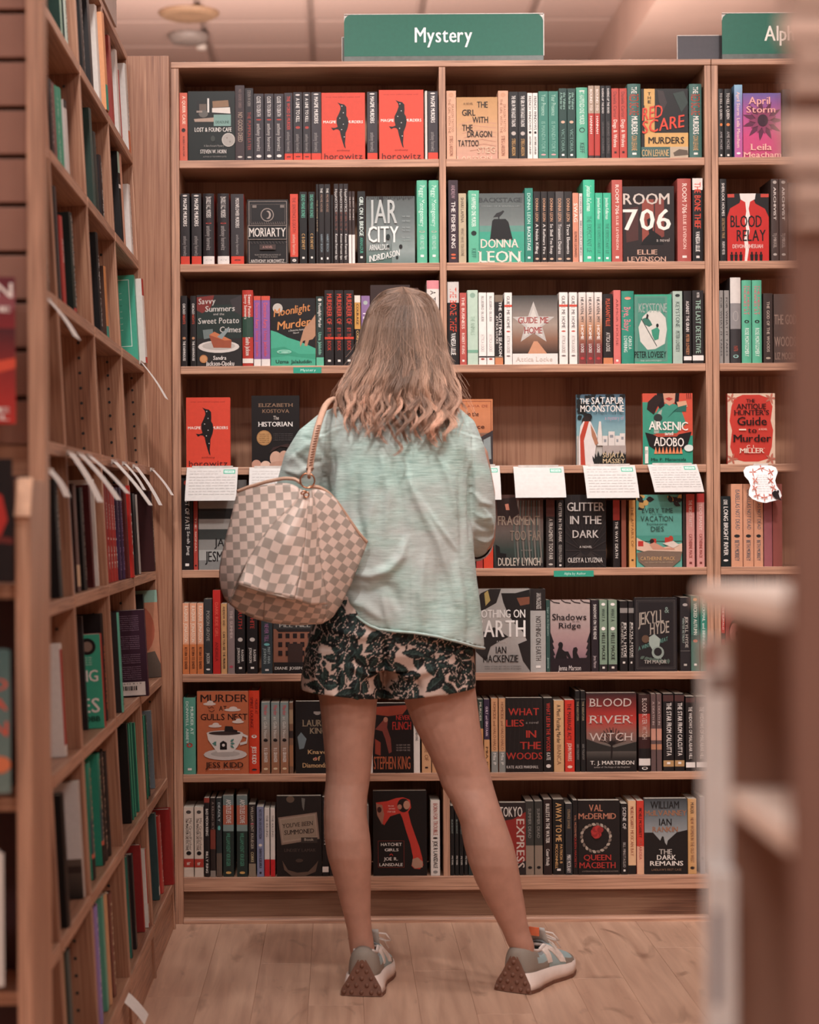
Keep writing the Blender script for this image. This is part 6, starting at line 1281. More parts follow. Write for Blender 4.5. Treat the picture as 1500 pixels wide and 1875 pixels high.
left_row(5, 'e', [(254, 268, 1088, '2E2A2A', '3A3434', '', dict(u=-.03, t=.03)), (268, 292, 1081, 'C08468', '7A3A30', 'SUMMER AND|D8C0B0|.1|.9', dict(paint=p_orange, w=.14, t=.022, label='orange and green patterned book cover at the far end of the leaning bookcase'))])
def p_land(cv):
    cv.rect(0, 0, 1, 1, 'CFC8C4'); cv.rect(0, .66, 1, 1, '6A5A50', '3A3430'); cv.rect(0, .72, 1, .78, '4A3A34')
    for k in range(18): cv.text('the forgotten century', .25, .08+k*.03, .75, .09+k*.03, '7A7270', 'r')
left_row(6, 'b', [(94, 123, 1457, '1E1C1D', '221F20', '', dict(t=.035, u=.0, label='black unmarked book near the front of the leaning bookcase, seventh shelf')), (124, 148, 1433, 'CFC8C4', 'B8B0AA', '', dict(paint=p_land, w=.13, t=.03, label='white book with a brown landscape foot behind the black unmarked book'))])
TG = '#|2F8C74|0|.5|2F6A60;#|3A5A60|.5|.78;#|C0604C|.78|.82;#|2A2426|.82|1;CASCADE FALLS|C8A088|.05|.8'
left_row(6, 'c', [(153, 170, 1399, '2F8C74', '2F8C74', TG), (170, 187, 1382, '2F8C74', '2F8C74', TG, dict(t=.035)), (187, 193, 1380, '3A3230', '3A3230', 'DARK MATTER|C8A890|.05|.9'), (193, 199, 1380, '2A2426', '302A2C')])
for r_, (x0, y0) in (('d', (215, 1325)), ('e', (249, 1312))):
    pass
left_row(6, 'd', [(215, 238, 1325, '201D1E', '242022', '', dict(t=.02)), (238, 242, 1326, '2A6A58', '2FA884', '', dict(t=.02)), (242, 246, 1324, '2A6A58', '2FA884', '', dict(t=.02)), (246, 252, 1324, '2A6A58', '33B08C', '', dict(t=.02))])
left_row(6, 'e', [(250, 260, 1312, '201D1E', '242022', '', dict(t=.02)), (260, 264, 1312, '2A6A58', '2FA884', '', dict(t=.02)), (264, 268, 1311, '2A6A58', '2FA884', '', dict(t=.02)), (268, 272, 1310, '2A6A58', '3A3A3A', 'RANSOM|C0B8B0|.1|.9', dict(t=.02)), (272, 281, 1302, '6F7A80', '74808A', '', dict(t=.02))])
left_row(7, 'b', [(98, 107, 1762, '5A7078', '64808A', 'ISLAND|C0C8CC|.1|.8'), (107, 113, 1760, '7A8A8E', '8A9AA0'), (113, 118, 1758, '7A8488', '9AA6AA'), (118, 124, 1750, '8A6A50', 'A88464', '', dict(t=.03)), (124, 134, 1744, '3A4A48', '4A5A58')])
left_row(7, 'c', [(166, 174, 1668, 'B07AA0', 'B07AA8', '', dict(t=.02)), (174, 184, 1662, 'B08AB0', '8A7AB8', 'STARLIGHT|D8C8E0|.1|.8'), (184, 195, 1645, '5FA08A', '5FA890', '', dict(t=.03)), (195, 201, 1640, 'C8A888', 'C89870'), (201, 208, 1638, '6A3A34', '7A4A3C', 'HUNTED|D8C0A0|.1|.9')])
left_row(7, 'd', [(231, 240, 1570, '3F7A6C', '3A3436', '', dict(t=.025)), (240, 248, 1566, '3A3032', '4A4044', '', dict(t=.03)), (250, 262, 1548, '8C2A2A', 'B04038', '', dict(t=.02)), (262, 270, 1556, 'D8D0C8', 'C0463C', '#|D8D0C8|.7|.95', dict(t=.02))])
left_row(7, 'e', [(277, 290, 1490, '3F5A5C', '4A6A6A', '#|E0D8D0|.85|.95', dict(t=.03)), (290, 296, 1495, 'B83A34', 'C8544C', 'KILLERS OF|F0E0D8|.1|.9'), (296, 316, 1483, '8E2220', '9A2624', '', dict(t=.04))])
# books in the nearest bay, glimpsed past the post
# ---- cards hanging from the leaning shelves
def left_card(xt, yt, xb, yb, wid, label, seed, u=.014, D=None):
    zt = None
    D = D or face_depth(xt, HC-(yt-CY)/900, u)
    A = W(xt, yt, D); B = W(xb, yb, D-.0); e = empty('review_card', A, None, label, 'card', 'handwritten cards sticking out from the leaning bookcase')
    d = B-A; skew = (random.Random(seed).random()-.5)*.05
    fn = lambda uu, v, k: (d.x*v+.004*math.sin(v*PI)-.0001*k, uu*wid+skew*v, d.z*v)
    mb = MB(); vs = []; n = 6
    for i in range(n+1):
        for uu in (0, 1): vs.append(fn(uu, i/n, 0))
    b2 = [(x+.0012, y, z-.0012) for x, y, z in vs]; nn = len(vs)
    fs = [(2*i, 2*i+1, 2*i+3, 2*i+2) for i in range(n)]
    mb.add(vs+b2, fs+[tuple(q+nn for q in f) for f in fs]+[(0, 1, 1+nn, nn), (nn-2, nn-1, 2*nn-1, 2*nn-2)]+[(2*i, 2*i+2, 2*i+2+nn, 2*i+nn) for i in range(n)]+[(2*i+1, 2*i+3, 2*i+3+nn, 2*i+1+nn) for i in range(n)], hexc('E6DED8', 1.0))
    cv = Canvas(mb, lambda uu, v, k: fn(uu, v, 20+k)); scribble(cv, .08, .92, [.15+.1*i for i in range(8)], '9A9290', .006, .012, seed)
    mb.build('card', PAPER, e, colors=True, fixn=False)
    mb = MB(); mb.box(-.004, wid*.1, -.006, .001, wid*.9, .004); mb.build('clip_strip', simple('clear_clip_c', hexc('C8BEB6'), .3), e)
LC = [(80, 541, 134, 614, .10, 'white card angling out below the third shelf at the near end'), (257, 662, 302, 728, .10, 'white card angling out below the third shelf at the far end'),
      (85, 860, 115, 908, .09, 'white card at the fourth leaning shelf, closest to the wooden post'), (124, 828, 180, 918, .10, 'greenish white card on the fourth leaning shelf beside the post card'),
      (142, 830, 212, 914, .10, 'white card with red scribbles, third along the fourth leaning shelf'), (160, 834, 230, 902, .09, 'white card crossing its neighbour on the fourth leaning shelf'),
      (206, 844, 270, 924, .10, 'long white card just past the middle of the fourth leaning shelf'), (226, 848, 262, 896, .07, 'short white card overlapped by the long one on the fourth leaning shelf'), (245, 853, 290, 924, .10, 'white card second last on the fourth leaning shelf'), (277, 859, 314, 906, .09, 'thin white card at the far end of the fourth leaning shelf')]
for i, q in enumerate(LC): left_card(*q, seed=40+i)
left_card(219, 1828, 262, 1880, .09, 'white card with bold marks by the floor at the leaning bookcase foot', 70, D=4.25)
# books on the end display at the far left
def end_book(x0, x1, y0, y1, D, colr, paint, label, pgw=.03, yaw=.35):
    a, c = W(x0, y0, D), W(x1, y1, D); w = .155; h = a.z-c.z
    me, pm = book_meshes(w, pgw, h, colr, True, paint=paint, hard=True, g=GAIN)
    M = Matrix.Translation((c.x, D, c.z)) @ Matrix.Rotation(yaw, 4, 'Z') @ Matrix.Translation((-w, 0, 0))
    e = put_book('hardback_book', (0, 0, 0), 0, me, pm, label, 'face-out books at the far left'); e.matrix_world = M
def p_red(cv):
    cv.rect(0, 0, 1, 1, '6A2A34', 'A82E28'); cv.rect(0, .35, 1, 1, '5A2A30', 'B8342C'); cv.poly([(0, .75), (.5, .62), (1, .55), (1, .62), (.5, .72), (0, .85)], 'D0503A'); cv.poly([(0, .25), (1, .1), (1, .22), (0, .35)], '8A4A50')
    cv.text('TURN', .3, .04, .97, .14, 'E8DCD6'); cv.text('THE', .65, .2, .95, .24, 'E8DCD6'); cv.text('TIDE', .4, .89, .93, .925, 'E8DCD6'); cv.text('NOVEL', .4, .94, .93, .975, 'E8DCD6')
end_book(0, 29, 508, 776, 3.06, '8A2A2A', p_red, 'blurred red hardback hanging on the slatted panel at the left edge')
end_book(0, 24, 840, 1064, 2.93, '2A2022', lambda cv: (cv.rect(0, 0, 1, 1, '2A2022'), cv.poly([(.6, .15), (.9, .3), (.95, .5), (.85, .7), (.7, .75), (.8, .5), (.7, .35)], 'A82E28'), cv.poly([(0, .6), (.4, .55), (1, .65), (1, .7), (.4, .62), (0, .68)], '6A2A26')), 'blurred black hardback with red swirl on the low shelf at the left edge')
end_book(-4, 20, 1190, 1452, 2.93, '5A6A68', lambda cv: (cv.rect(0, 0, 1, 1, '4F6A68', '6A7A74'), cv.text('RED', .6, .2, .97, .28, 'C8503C'), cv.text('SEA', .6, .34, .97, .42, 'C8503C'), cv.text('SUN', .6, .5, .97, .6, 'C8503C'), cv.ell(.9, .8, .1, .06, 'C8704C')), 'blurred teal book with orange letters on the lower left-edge shelf')
end_book(-10, 8, 1562, 1806, 2.93, 'D8CEC8', lambda cv: cv.rect(0, 0, 1, 1, 'D0C8C2'), 'blurred pale book on the bottom shelf at the left edge')
# ================================================================== THE WOMAN
DW = 4.80
def wp(x, y, d=0.0): return W(x, y, DW+d)
def sw(d=0.0): return F/(DW+d)
def hring(y, xl, xr, d, ry, n=28, p=2.2, y2=None):
    """roughly horizontal ring whose silhouette spans xl..xr at pixel row y (y2: row at the right end)"""
    c = wp((xl+xr)/2, y, d); rx = (xr-xl)/2/sw(d); out = []
    zl, zr = wp(xl, y, d).z, wp(xr, y2 if y2 else y, d).z
    for k in range(n):
        t = 2*PI*k/n; ct, st = math.cos(t), math.sin(t)
        q = (abs(ct)**p+abs(st)**p)**(-1/p)
        f = (ct*q+1)/2
        out.append((c.x+rx*ct*q, c.y+ry*st*q, zl+(zr-zl)*f))
    return out
def remesh(mb, voxel, smooth=4, name='tmp', adapt=0):
    me = mb.mesh(name, [], False, False); o = bpy.data.objects.new(name, me); COL.objects.link(o)
    bm = bmesh.new(); bm.from_mesh(me); bmesh.ops.triangulate(bm, faces=bm.faces); bmesh.ops.recalc_face_normals(bm, faces=bm.faces); bm.to_mesh(me); bm.free()
    m = o.modifiers.new('r', 'REMESH'); m.mode = 'VOXEL'; m.voxel_size = voxel
    if smooth:
        s = o.modifiers.new('s', 'SMOOTH'); s.factor = .5; s.iterations = smooth
    bpy.context.view_layer.update(); dg = bpy.context.evaluated_depsgraph_get()
    out = bpy.data.meshes.new_from_object(o.evaluated_get(dg)); bpy.data.objects.remove(o); bpy.data.meshes.remove(me)
    out.polygons.foreach_set('use_smooth', [True]*len(out.polygons)); out.name = name
    return out
def vcoords(me):
    a = np.empty(len(me.vertices)*3, dtype=np.float32); me.vertices.foreach_get('co', a); return a.reshape(-1, 3)
def vnormals(me):
    a = np.empty(len(me.vertices)*3, dtype=np.float32); me.vertices.foreach_get('normal', a); return a.reshape(-1, 3)
def to_px(co):
    s = F/co[:, 1]; xs = co[:, 0]*s; ys = -(co[:, 2]-HC)*s
    return CX+xs+ROLL*ys, CY+ys-ROLL*xs
def link_mesh(name, me, m, parent=None):
    me.materials.clear(); me.materials.append(m); o = bpy.data.objects.new(name, me); COL.objects.link(o); o.parent = parent; return o
WOMAN = empty('person', (0, 0, 0), None, 'woman with long wavy light-brown hair seen from behind, mint shirt, leaf-print shorts, bare legs, grey sneakers', 'person')
tag(WOMAN, 'person seen from behind with long wavy hair, mint shirt, leaf-print shorts and sneakers')
# ---- body: one continuous surface
B = MB()
LL = [(1200, 566, 712, .0, .085), (1240, 574, 704, 0, .083), (1283, 585, 691, 0, .078), (1322, 589, 688, 0, .072), (1376, 594, 683, .004, .064), (1410, 597, 680, .006, .058), (1432, 596, 677, .006, .056), (1458, 593.5, 673, .0, .056), (1492, 592.5, 672, -.008, .058),
      (1532, 593.5, 678, -.013, .06), (1566, 599, 680.5, -.012, .057), (1600, 609, 679.5, -.006, .05), (1641, 620, 679, .002, .041), (1676, 629.5, 679, .008, .035), (1704, 636, 681.5, .014, .033), (1728, 639, 685, .020, .034), (1748, 642, 688, .032, .044), (1770, 648, 692, .05, .062)]
B.loft([hring(y, a, b, d-.0, r, 24, 2.05) for y, a, b, d, r in LL])
RL = [(1200, 712, 862, .0, .085), (1240, 726, 868, 0, .083), (1283, 740, 874, 0, .08), (1328, 757, 879.5, 0, .074), (1385, 787, 888.5, .004, .066), (1417, 801, 898, .006, .06), (1440, 809, 904, .004, .058), (1468, 826, 912.5, -.004, .058), (1505, 842, 926, -.01, .06),
      (1545, 849, 940, -.013, .059), (1580, 858, 948.5, -.012, .055), (1614, 871, 954, -.006, .048), (1650, 889, 960.5, .002, .041), (1680, 906, 964.5, .008, .036), (1704, 919, 970, .014, .034), (1728, 929, 978, .02, .036), (1748, 940, 980, .03, .038), (1770, 952, 988, .04, .042)]
B.loft([hring(y, a, b, d, r, 24, 2.05) for y, a, b, d, r in RL])
TT = [(1225, 640, 790, 0, .07), (1205, 600, 830, 0, .10), (1170, 583, 850, 0, .112), (1120, 590, 843, 0, .11), (1050, 622, 815, .0, .093), (1000, 630, 806, .0, .088), (940, 622, 818, 0, .095), (880, 612, 832, 0, .105), (820, 604, 848, 0, .105), (780, 606, 850, .0, .088), (755, 630, 832, .0, .07), (738, 672, 800, .0, .06), (720, 700, 776, .006, .056), (690, 704, 772, .012, .055), (650, 706, 770, .02, .055)]
B.loft([hring(y, a, b, d, r, 28, 2.3) for y, a, b, d, r in TT])
def limb(pts, n=14):
    B.tube([wp(x, y, d) for x, y, d, r in pts], [r for *_, r in pts], n)
# arms (inside the sleeves), bent at the elbow with the forearms reaching forward and inward
LA = [(628, 790, .0, .052), (590, 830, .0, .047), (566, 890, .01, .043), (556, 960, .03, .038), (556, 990, .055, .037), (570, 985, .12, .038), (596, 968, .20, .032), (625, 955, .262, .024), (640, 950, .285, .022)]
RA = [(826, 795, .0, .052), (862, 840, .0, .045), (876, 905, .01, .041), (880, 965, .03, .037), (880, 985, .055, .036), (868, 982, .12, .037), (845, 965, .20, .031), (820, 955, .262, .023), (806, 952, .285, .021)]
limb(LA); limb(RA)
# hands: palm + five fingers, curled toward each other in front of the waist
def hand(side, x, y, d):
    c = wp(x, y, d); sx = side
    R = Matrix.Rotation(sx*1.15, 3, 'Z')     # fingers point inward (toward the body's middle) and forward
    def P(a, b, e): v = R @ Vector((0, a, 0))+R @ Vector((sx*0, 0, b))+R @ Vector((e, 0, 0)); return c+v
    rings = []
    for a, w_, t_ in ((-.01, .024, .018), (.02, .036, .016), (.055, .041, .014), (.085, .038, .012)):
        rings.append([P(a, w_*math.cos(2*PI*k/12), t_*math.sin(2*PI*k/12)) for k in range(12)])
    B.loft(rings)
    for i, (b, L) in enumerate(((.031, .062), (.0105, .072), (-.0105, .067), (-.030, .052))):
        pts = []; a, e = .075, 0.0; ang = 0
        pts.append(P(a, b, e))
        for k, f in enumerate((.42, .32, .26)):
            ang += (.35, .5, .4)[k]; a += L*f*math.cos(ang); e += -sx*L*f*math.sin(ang)*-1; pts.append(P(a, b*(1-.04*k), e))
        B.tube(pts, [.0095, .0088, .008, .0068], 10); B.ball(pts[-1], .0068, .0068, .0068, n=10, m=6)
    pts = [P(.012, .026, sx*.004), P(.03, .05, sx*.012), P(.052, .062, sx*.022), P(.072, .064, sx*.034)]
    B.tube(pts, [.014, .0115, .0098, .008], 10); B.ball(pts[-1], .008, .008, .008, n=10, m=6)
hand(-1, 640, 950, .287); hand(1, 806, 952, .287)
# head (looks away from the camera, turned a little to her left, chin up)
HCN = wp(737, 618, .035); HR = Matrix.Rotation(.22, 3, 'Z') @ Matrix.Rotation(.06, 3, 'X')
def HP(x, y, z): return HCN+HR @ Vector((x, y, z))
def hball(x, y, z, rx, ry, rz, n=18, m=12):
    rings = []
    for i in range(1, m):
        th = PI*i/m
        rings.append([HP(x+rx*math.sin(th)*math.cos(2*PI*k/n), y+ry*math.sin(th)*math.sin(2*PI*k/n), z-rz*math.cos(th)) for k in range(n)])
    B.loft(rings)
hball(0, -.005, .02, .074, .092, .088, 26, 16); hball(0, .035, -.05, .056, .058, .068); hball(0, .066, -.088, .024, .022, .022); hball(0, .03, -.075, .05, .045, .04)
B.loft([[HP(w*math.cos(2*PI*k/10), y0+w*.9*math.sin(2*PI*k/10), z) for k in range(10)] for z, y0, w in ((.018, .078, .008), (0, .086, .010), (-.015, .095, .0125), (-.028, .099, .0155), (-.036, .09, .013))])
hball(0, .083, -.055, .022, .010, .0055); hball(0, .081, -.064, .019, .010, .006); hball(0, .076, .026, .052, .014, .009)
for s_ in (-1, 1):
    hball(s_*.038, .07, -.02, .022, .018, .02); hball(s_*.076, -.002, -.012, .008, .02, .032)
    hball(s_*.03, .078, -.001+.0, .014, .010, .004)
skin = simple('skin', hexc('A47C6C', 1.42), .48, .4, nscale=35, namt=.07, bump=.0006)
sb = skin.node_tree.nodes['Principled BSDF']; sb.inputs['Subsurface Weight'].default_value = .12; sb.inputs['Subsurface Radius'].default_value = (.012, .005, .003); sb.inputs['Subsurface Scale'].default_value = 1.0
bodyme = remesh(B, .0042, 3, 'body'); link_mesh('body', bodyme, skin, WOMAN)
for s_ in (-1, 1):
    mb = MB(); c = HP(s_*.031, .079, .008); mb.ball(c, .012, .012, .012, (.85, .83, .8), 16, 10)
    c2 = HP(s_*.031, .0893, .008); mb.ball(c2, .0055, .0025, .0055, (.1, .16, .14), 12, 6); c3 = HP(s_*.031, .0915, .008); mb.ball(c3, .0026, .001, .0026, (.01, .01, .01), 10, 6)
    mb.build('eye', COVER, WOMAN, True, colors=True)
# glasses
GLM = simple('black_frame_plastic', (.02, .02, .022), .3)
mb = MB()
for s_ in (-1, 1):
    pts = [HP(s_*.034+.024*math.cos(t), .104, .004+.019*math.sin(t)) for t in [2*PI*k/20 for k in range(21)]]
    mb.tube(pts, .0016, 6); mb.tube([HP(s_*.058, .104, .01), HP(s_*.074, .09, .012), HP(s_*.080, .04, .01), HP(s_*.081, .0, .006), HP(s_*.079, -.012, -.008)], .0018, 6)
mb.tube([HP(-.011, .105, .006), HP(0, .107, .009), HP(.011, .105, .006)], .0015, 6)
mb.build('glasses', GLM, WOMAN, True)
# ---- shirt
S = MB()
hem_y = [(560, 1108), (622, 1113), (640, 1119), (655, 1129), (670, 1142), (690, 1151), (720, 1155), (760, 1158), (800, 1165), (840, 1175), (870, 1184), (890, 1187)]
def interp(tab, x):
    for (a, b), (c, d) in zip(tab[:-1], tab[1:]):
        if x <= c: return b+(d-b)*max(0, (x-a))/(c-a)
    return tab[-1][1]
ST = [(728, 676, 800, .0, .072, 2.0), (741, 640, 832, .0, .083, 2.0), (757, 614, 852, .0, .096, 2.1), (780, 598, 864, 0, .112, 2.2), (820, 590, 869, -.002, .125, 2.4), (880, 592, 866, -.003, .131, 2.5), (950, 598, 865, -.003, .133, 2.5), (1010, 604, 867, -.003, .136, 2.5), (1060, 610, 872, -.003, .139, 2.5), (1095, 614, 877, -.003, .142, 2.5)]
n = 56
rings = [hring(y, a, b, d, r, n, p) for y, a, b, d, r, p in ST]
last = hring(1150, 620, 885, -.003, .147, n, 2.5); fixed = []
for x, y, z in last:
    px = CX+x*F/(y if y < DW else 2*DW-y); hy = interp(hem_y, px)
    fixed.append((x, y, wp(px, hy, y-DW).z))
def seamring(r0, r1, f): return [tuple(a+(b-a)*f for a, b in zip(p, q)) for p, q in zip(r0, r1)]
rings += [seamring(rings[-1], fixed, .5), fixed]
S.loft(rings)
def sleeve(pts, n=20):
    rs = []; P3 = [wp(x, y, d) for x, y, d, *_ in pts]
    for i, (x, y, d, rx, ry) in enumerate(pts):
        t = (P3[min(i+1, len(P3)-1)]-P3[max(i-1, 0)]).normalized()
        a = t.cross(Vector((0, 1, 0)) if abs(t.y) < .8 else Vector((0, 0, 1))).normalized(); b = t.cross(a).normalized()
        rs.append([tuple(P3[i]+a*rx*math.cos(2*PI*k/n)+b*ry*math.sin(2*PI*k/n)) for k in range(n)])
    S.loft(rs)
sleeve([(640, 775, .0, .05, .075), (612, 793, .0, .058, .078), (585, 818, -.002, .062, .076), (566, 850, .0, .063, .073), (554, 890, .008, .062, .07), (548, 935, .022, .060, .066), (549, 968, .045, .058, .06), (560, 975, .10, .052, .055), (580, 968, .155, .05, .052), (584, 966, .165, .054, .056), (594, 962, .195, .053, .055)])
sleeve([(812, 772, .0, .05, .075), (836, 795, .0, .053, .078), (854, 830, -.002, .048, .074), (864, 870, .0, .046, .068), (869, 915, .008, .049, .064), (871, 950, .022, .050, .06), (873, 972, .045, .045, .052), (872, 984, .07, .040, .05), (866, 982, .12, .047, .05), (858, 976, .15, .048, .05), (856, 974, .156, .052, .054), (848, 969, .185, .051, .053)])
shme = remesh(S, .0042, 5, 'shirt')
co = vcoords(shme); nr = vnormals(shme); px, py = to_px(co); back = np.clip(-nr[:, 1]*1.6, 0, 1)
disp = np.zeros(len(co))
def fold(pts, amp, wid, side=0):
    """ridge (amp>0) or groove along a pixel polyline on the side facing the camera"""
    global disp
    best = np.full(len(co), 1e9); tt = np.zeros(len(co)); L = 0
    seg = []
    for a, b in zip(pts[:-1], pts[1:]): seg.append((a, b, L)); L += math.hypot(b[0]-a[0], b[1]-a[1])
    for a, b, l0 in seg:
        dx, dy = b[0]-a[0], b[1]-a[1]; q = dx*dx+dy*dy
        t = np.clip(((px-a[0])*dx+(py-a[1])*dy)/q, 0, 1); dd = np.hypot(px-a[0]-t*dx, py-a[1]-t*dy)
        m = dd < best; best[m] = dd[m]; tt[m] = (l0+t[m]*math.sqrt(q))/L
    w = wid*(.6+.4*np.sin(tt*PI)) if side == 0 else wid
    disp += 1.9*amp*np.exp(-(best/w)**2)*(np.sin(np.clip(tt, .02, .98)*PI)**.5 if side == 0 else 1)*back
# folds seen across the back
for f in [([(700, 830), (712, 900), (706, 980)], .004, 9), ([(735, 840), (760, 910), (800, 990), (825, 1060), (835, 1110)], .0055, 8), ([(720, 845), (735, 920), (742, 1010)], -.003, 8), ([(760, 900), (800, 960), (838, 1010)], .0035, 5),
          ([(648, 1052), (680, 1055), (712, 1045), (735, 1020), (745, 985)], .0075, 9), ([(640, 1080), (672, 1086), (705, 1075)], -.005, 10), ([(640, 1100), (670, 1110), (700, 1135)], .005, 9), ([(690, 1062), (720, 1080), (735, 1120)], -.004, 10),
          ([(610, 830), (604, 870), (600, 920), (612, 970)], -.008, 9), ([(622, 850), (618, 900), (630, 960)], .005, 9), ([(585, 960), (640, 1000), (660, 1040)], .006, 12), ([(800, 830), (822, 880), (835, 940)], .004, 7), ([(840, 860), (846, 930), (846, 1010)], -.003, 7),
          ([(778, 1010), (770, 1080), (776, 1150)], .004, 9), ([(800, 1030), (806, 1100), (812, 1160)], -.004, 9), ([(835, 1020), (842, 1090), (852, 1165)], .0045, 9), ([(690, 900), (675, 960), (680, 1010)], .0035, 9), ([(655, 860), (650, 930), (668, 1000)], -.004, 9),
          ([(862, 850), (863, 920), (861, 985)], -.007, 5), ([(885, 930), (896, 950), (904, 975)], .004, 5), ([(870, 955), (884, 965), (902, 968)], -.004, 4), ([(866, 900), (880, 918), (900, 925)], .0035, 5), ([(872, 985), (888, 990), (904, 983)], .005, 4), ([(870, 940), (884, 948), (896, 946)], .003, 4),
          ([(540, 830), (560, 850), (590, 845)], -.004, 6), ([(520, 860), (548, 868), (575, 850)], .004, 6), ([(530, 845), (560, 820), (585, 800)], .004, 6), ([(556, 800), (580, 812), (596, 840)], -.003, 6), ([(700, 1090), (706, 1120), (712, 1150)], .003, 6),
          ([(690, 800), (700, 850), (690, 900)], .003, 9), ([(610, 760), (600, 790), (604, 830)], -.003, 7), ([(820, 770), (842, 800), (850, 850)], .003, 8)]: fold(*f)
# seams: yoke, centre back, armholes
for pts in ([(586, 797), (610, 784), (640, 776), (680, 772), (735, 775), (790, 778), (820, 784), (850, 791), (884, 800)],): fold(pts, -.0016, 1.8, 1); fold([(x, y+4) for x, y in pts], .0012, 2.2, 1)
fold([(752, 790), (752, 900), (753, 1000), (755, 1158)], .0014, 2.6, 1); fold([(749.5, 790), (750, 1158)], -.001, 1.8, 1)
fold([(606, 762), (592, 800), (590, 850), (598, 900)], -.0022, 2.2, 1); fold([(846, 756), (866, 800), (868, 850), (864, 900)], -.0022, 2.2, 1)
rn = np.array([noise.noise(Vector((c[0]*11, c[1]*11, c[2]*7))) for c in co[:: 1]])
disp += rn*.0035
near_hem = np.clip((py-1100)/60, 0, 1)*back; disp += near_hem*.005*np.sin(px*.085+1.2)
co += nr*disp[:, None]; shme.vertices.foreach_set('co', co.ravel()); shme.update()
shirtm, nt, b = mat('mint_slub_cotton', .85, .2)
tc = N(nt, 'ShaderNodeTexCoord')
def nzz(scale, detail=3): 
    mp = N(nt, 'ShaderNodeMapping'); mp.inputs['Scale'].default_value = scale; q = N(nt, 'ShaderNodeTexNoise'); q.inputs['Scale'].default_value = 1; q.inputs['Detail'].default_value = detail
    nt.links.new(tc.outputs['Object'], mp.inputs[0]); nt.links.new(mp.outputs[0], q.inputs[0]); return q
a1 = nzz((28, 28, 420), 4); a2 = nzz((900, 900, 900), 2); a3 = nzz((5, 5, 9), 3)
r1 = N(nt, 'ShaderNodeValToRGB'); e = r1.color_ramp.elements; e[0].position = .34; e[0].color = (*hexc('94B0A8', 1.1), 1); e[1].position = .68; e[1].color = (*hexc('BAD2CA', 1.12), 1)
nt.links.new(a1.outputs['Fac'], r1.inputs[0])
r2 = N(nt, 'ShaderNodeValToRGB'); e = r2.color_ramp.elements; e[0].position = .40; e[0].color = (0, 0, 0, 1); e[1].position = .60; e[1].color = (.7, .7, .7, 1); nt.links.new(a3.outputs['Fac'], r2.inputs[0])
mx = N(nt, 'ShaderNodeMix', data_type='RGBA'); nt.links.new(r2.outputs[0], mx.inputs[0]); nt.links.new(r1.outputs[0], mx.inputs[6]); mx.inputs[7].default_value = (*hexc('B4B2AF', 1.08), 1)
nt.links.new(mx.outputs[2], b.inputs['Base Color'])
bu = N(nt, 'ShaderNodeBump'); bu.inputs['Distance'].default_value = .0007; bu.inputs['Strength'].default_value = .7; nt.links.new(a1.outputs['Fac'], bu.inputs['Height'])
bu2 = N(nt, 'ShaderNodeBump'); bu2.inputs['Distance'].default_value = .009; nt.links.new(nzz((14, 14, 22), 5).outputs['Fac'], bu2.inputs['Height']); bu2.inputs['Strength'].default_value = .5; nt.links.new(bu2.outputs[0], bu.inputs['Normal'])
nt.links.new(bu.outputs[0], b.inputs['Normal']); b.inputs['Sheen Weight'].default_value = .15
SHIRT = link_mesh('shirt', shme, shirtm, WOMAN)
lining = simple('shirt_lining_lilac', hexc('A8A0A0', 1.1), .9, .2, nscale=200)
hm = MB(); hp = [(p[0]*1+0, p[1], p[2]-.001) for p in fixed]; cx_ = sum(p[0] for p in hp)/len(hp)
hp = [(cx_+(p[0]-cx_)*1.006, DW+(p[1]-DW)*1.01, p[2]) for p in hp]; hm.tube(hp+[hp[0]], .0033, 8)
hm.build('hem', shirtm, SHIRT, True)
# turned-back cuff bands
def cuff(pts, rx, ry):
    mb = MB(); P3 = [wp(*p) for p in pts]; t = (P3[-1]-P3[0]).normalized(); a = t.cross(Vector((0, 0, 1))).normalized(); b_ = t.cross(a).normalized(); rs = []
    for f, g in ((0, .93), (0.0, 1.0), (.3, 1.04), (.8, 1.03), (1, 1.0), (1, .9)):
        c = P3[0].lerp(P3[-1], f); rs.append([tuple(c+a*rx*g*math.cos(2*PI*k/24)+b_*ry*g*math.sin(2*PI*k/24)) for k in range(24)])
    mb.loft(rs, cap=False); mb.build('sleeve_cuff', lining, SHIRT, True)
cuff([(873, 986, .055), (865, 986, .12)], .043, .054); cuff([(578, 969, .155), (598, 961, .215)], .054, .056)
# ---- shorts
H = MB()
H.loft([hring(*q) for q in ((1088, 590, 846, 0, .122, 40, 2.4), (1120, 578, 856, 0, .128, 40, 2.4), (1160, 566, 861, 0, .133, 40, 2.4), (1195, 561, 865, 0, .132, 40, 2.5), (1222, 575, 855, 0, .115, 40, 2.4))])
H.loft([hring(1185, 560, 716, 0, .12, 36, 2.3), hring(1215, 555, 708, 0, .122, 36, 2.3), hring(1245, 551, 704, 0, .118, 36, 2.3, 1250), hring(1261, 550, 702, 0, .117, 36, 2.3, 1277)])
H.loft([hring(1185, 708, 866, 0, .12, 36, 2.3), hring(1215, 707, 869, 0, .122, 36, 2.3), hring(1248, 705, 871, 0, .118, 36, 2.3, 1242), hring(1279, 704, 871, 0, .117, 36, 2.3, 1257)])
home = remesh(H, .0026, 5, 'shorts'); co = vcoords(home); nr = vnormals(home); px, py = to_px(co); back = np.clip(-nr[:, 1]*1.6, 0, 1); disp = np.zeros(len(co))
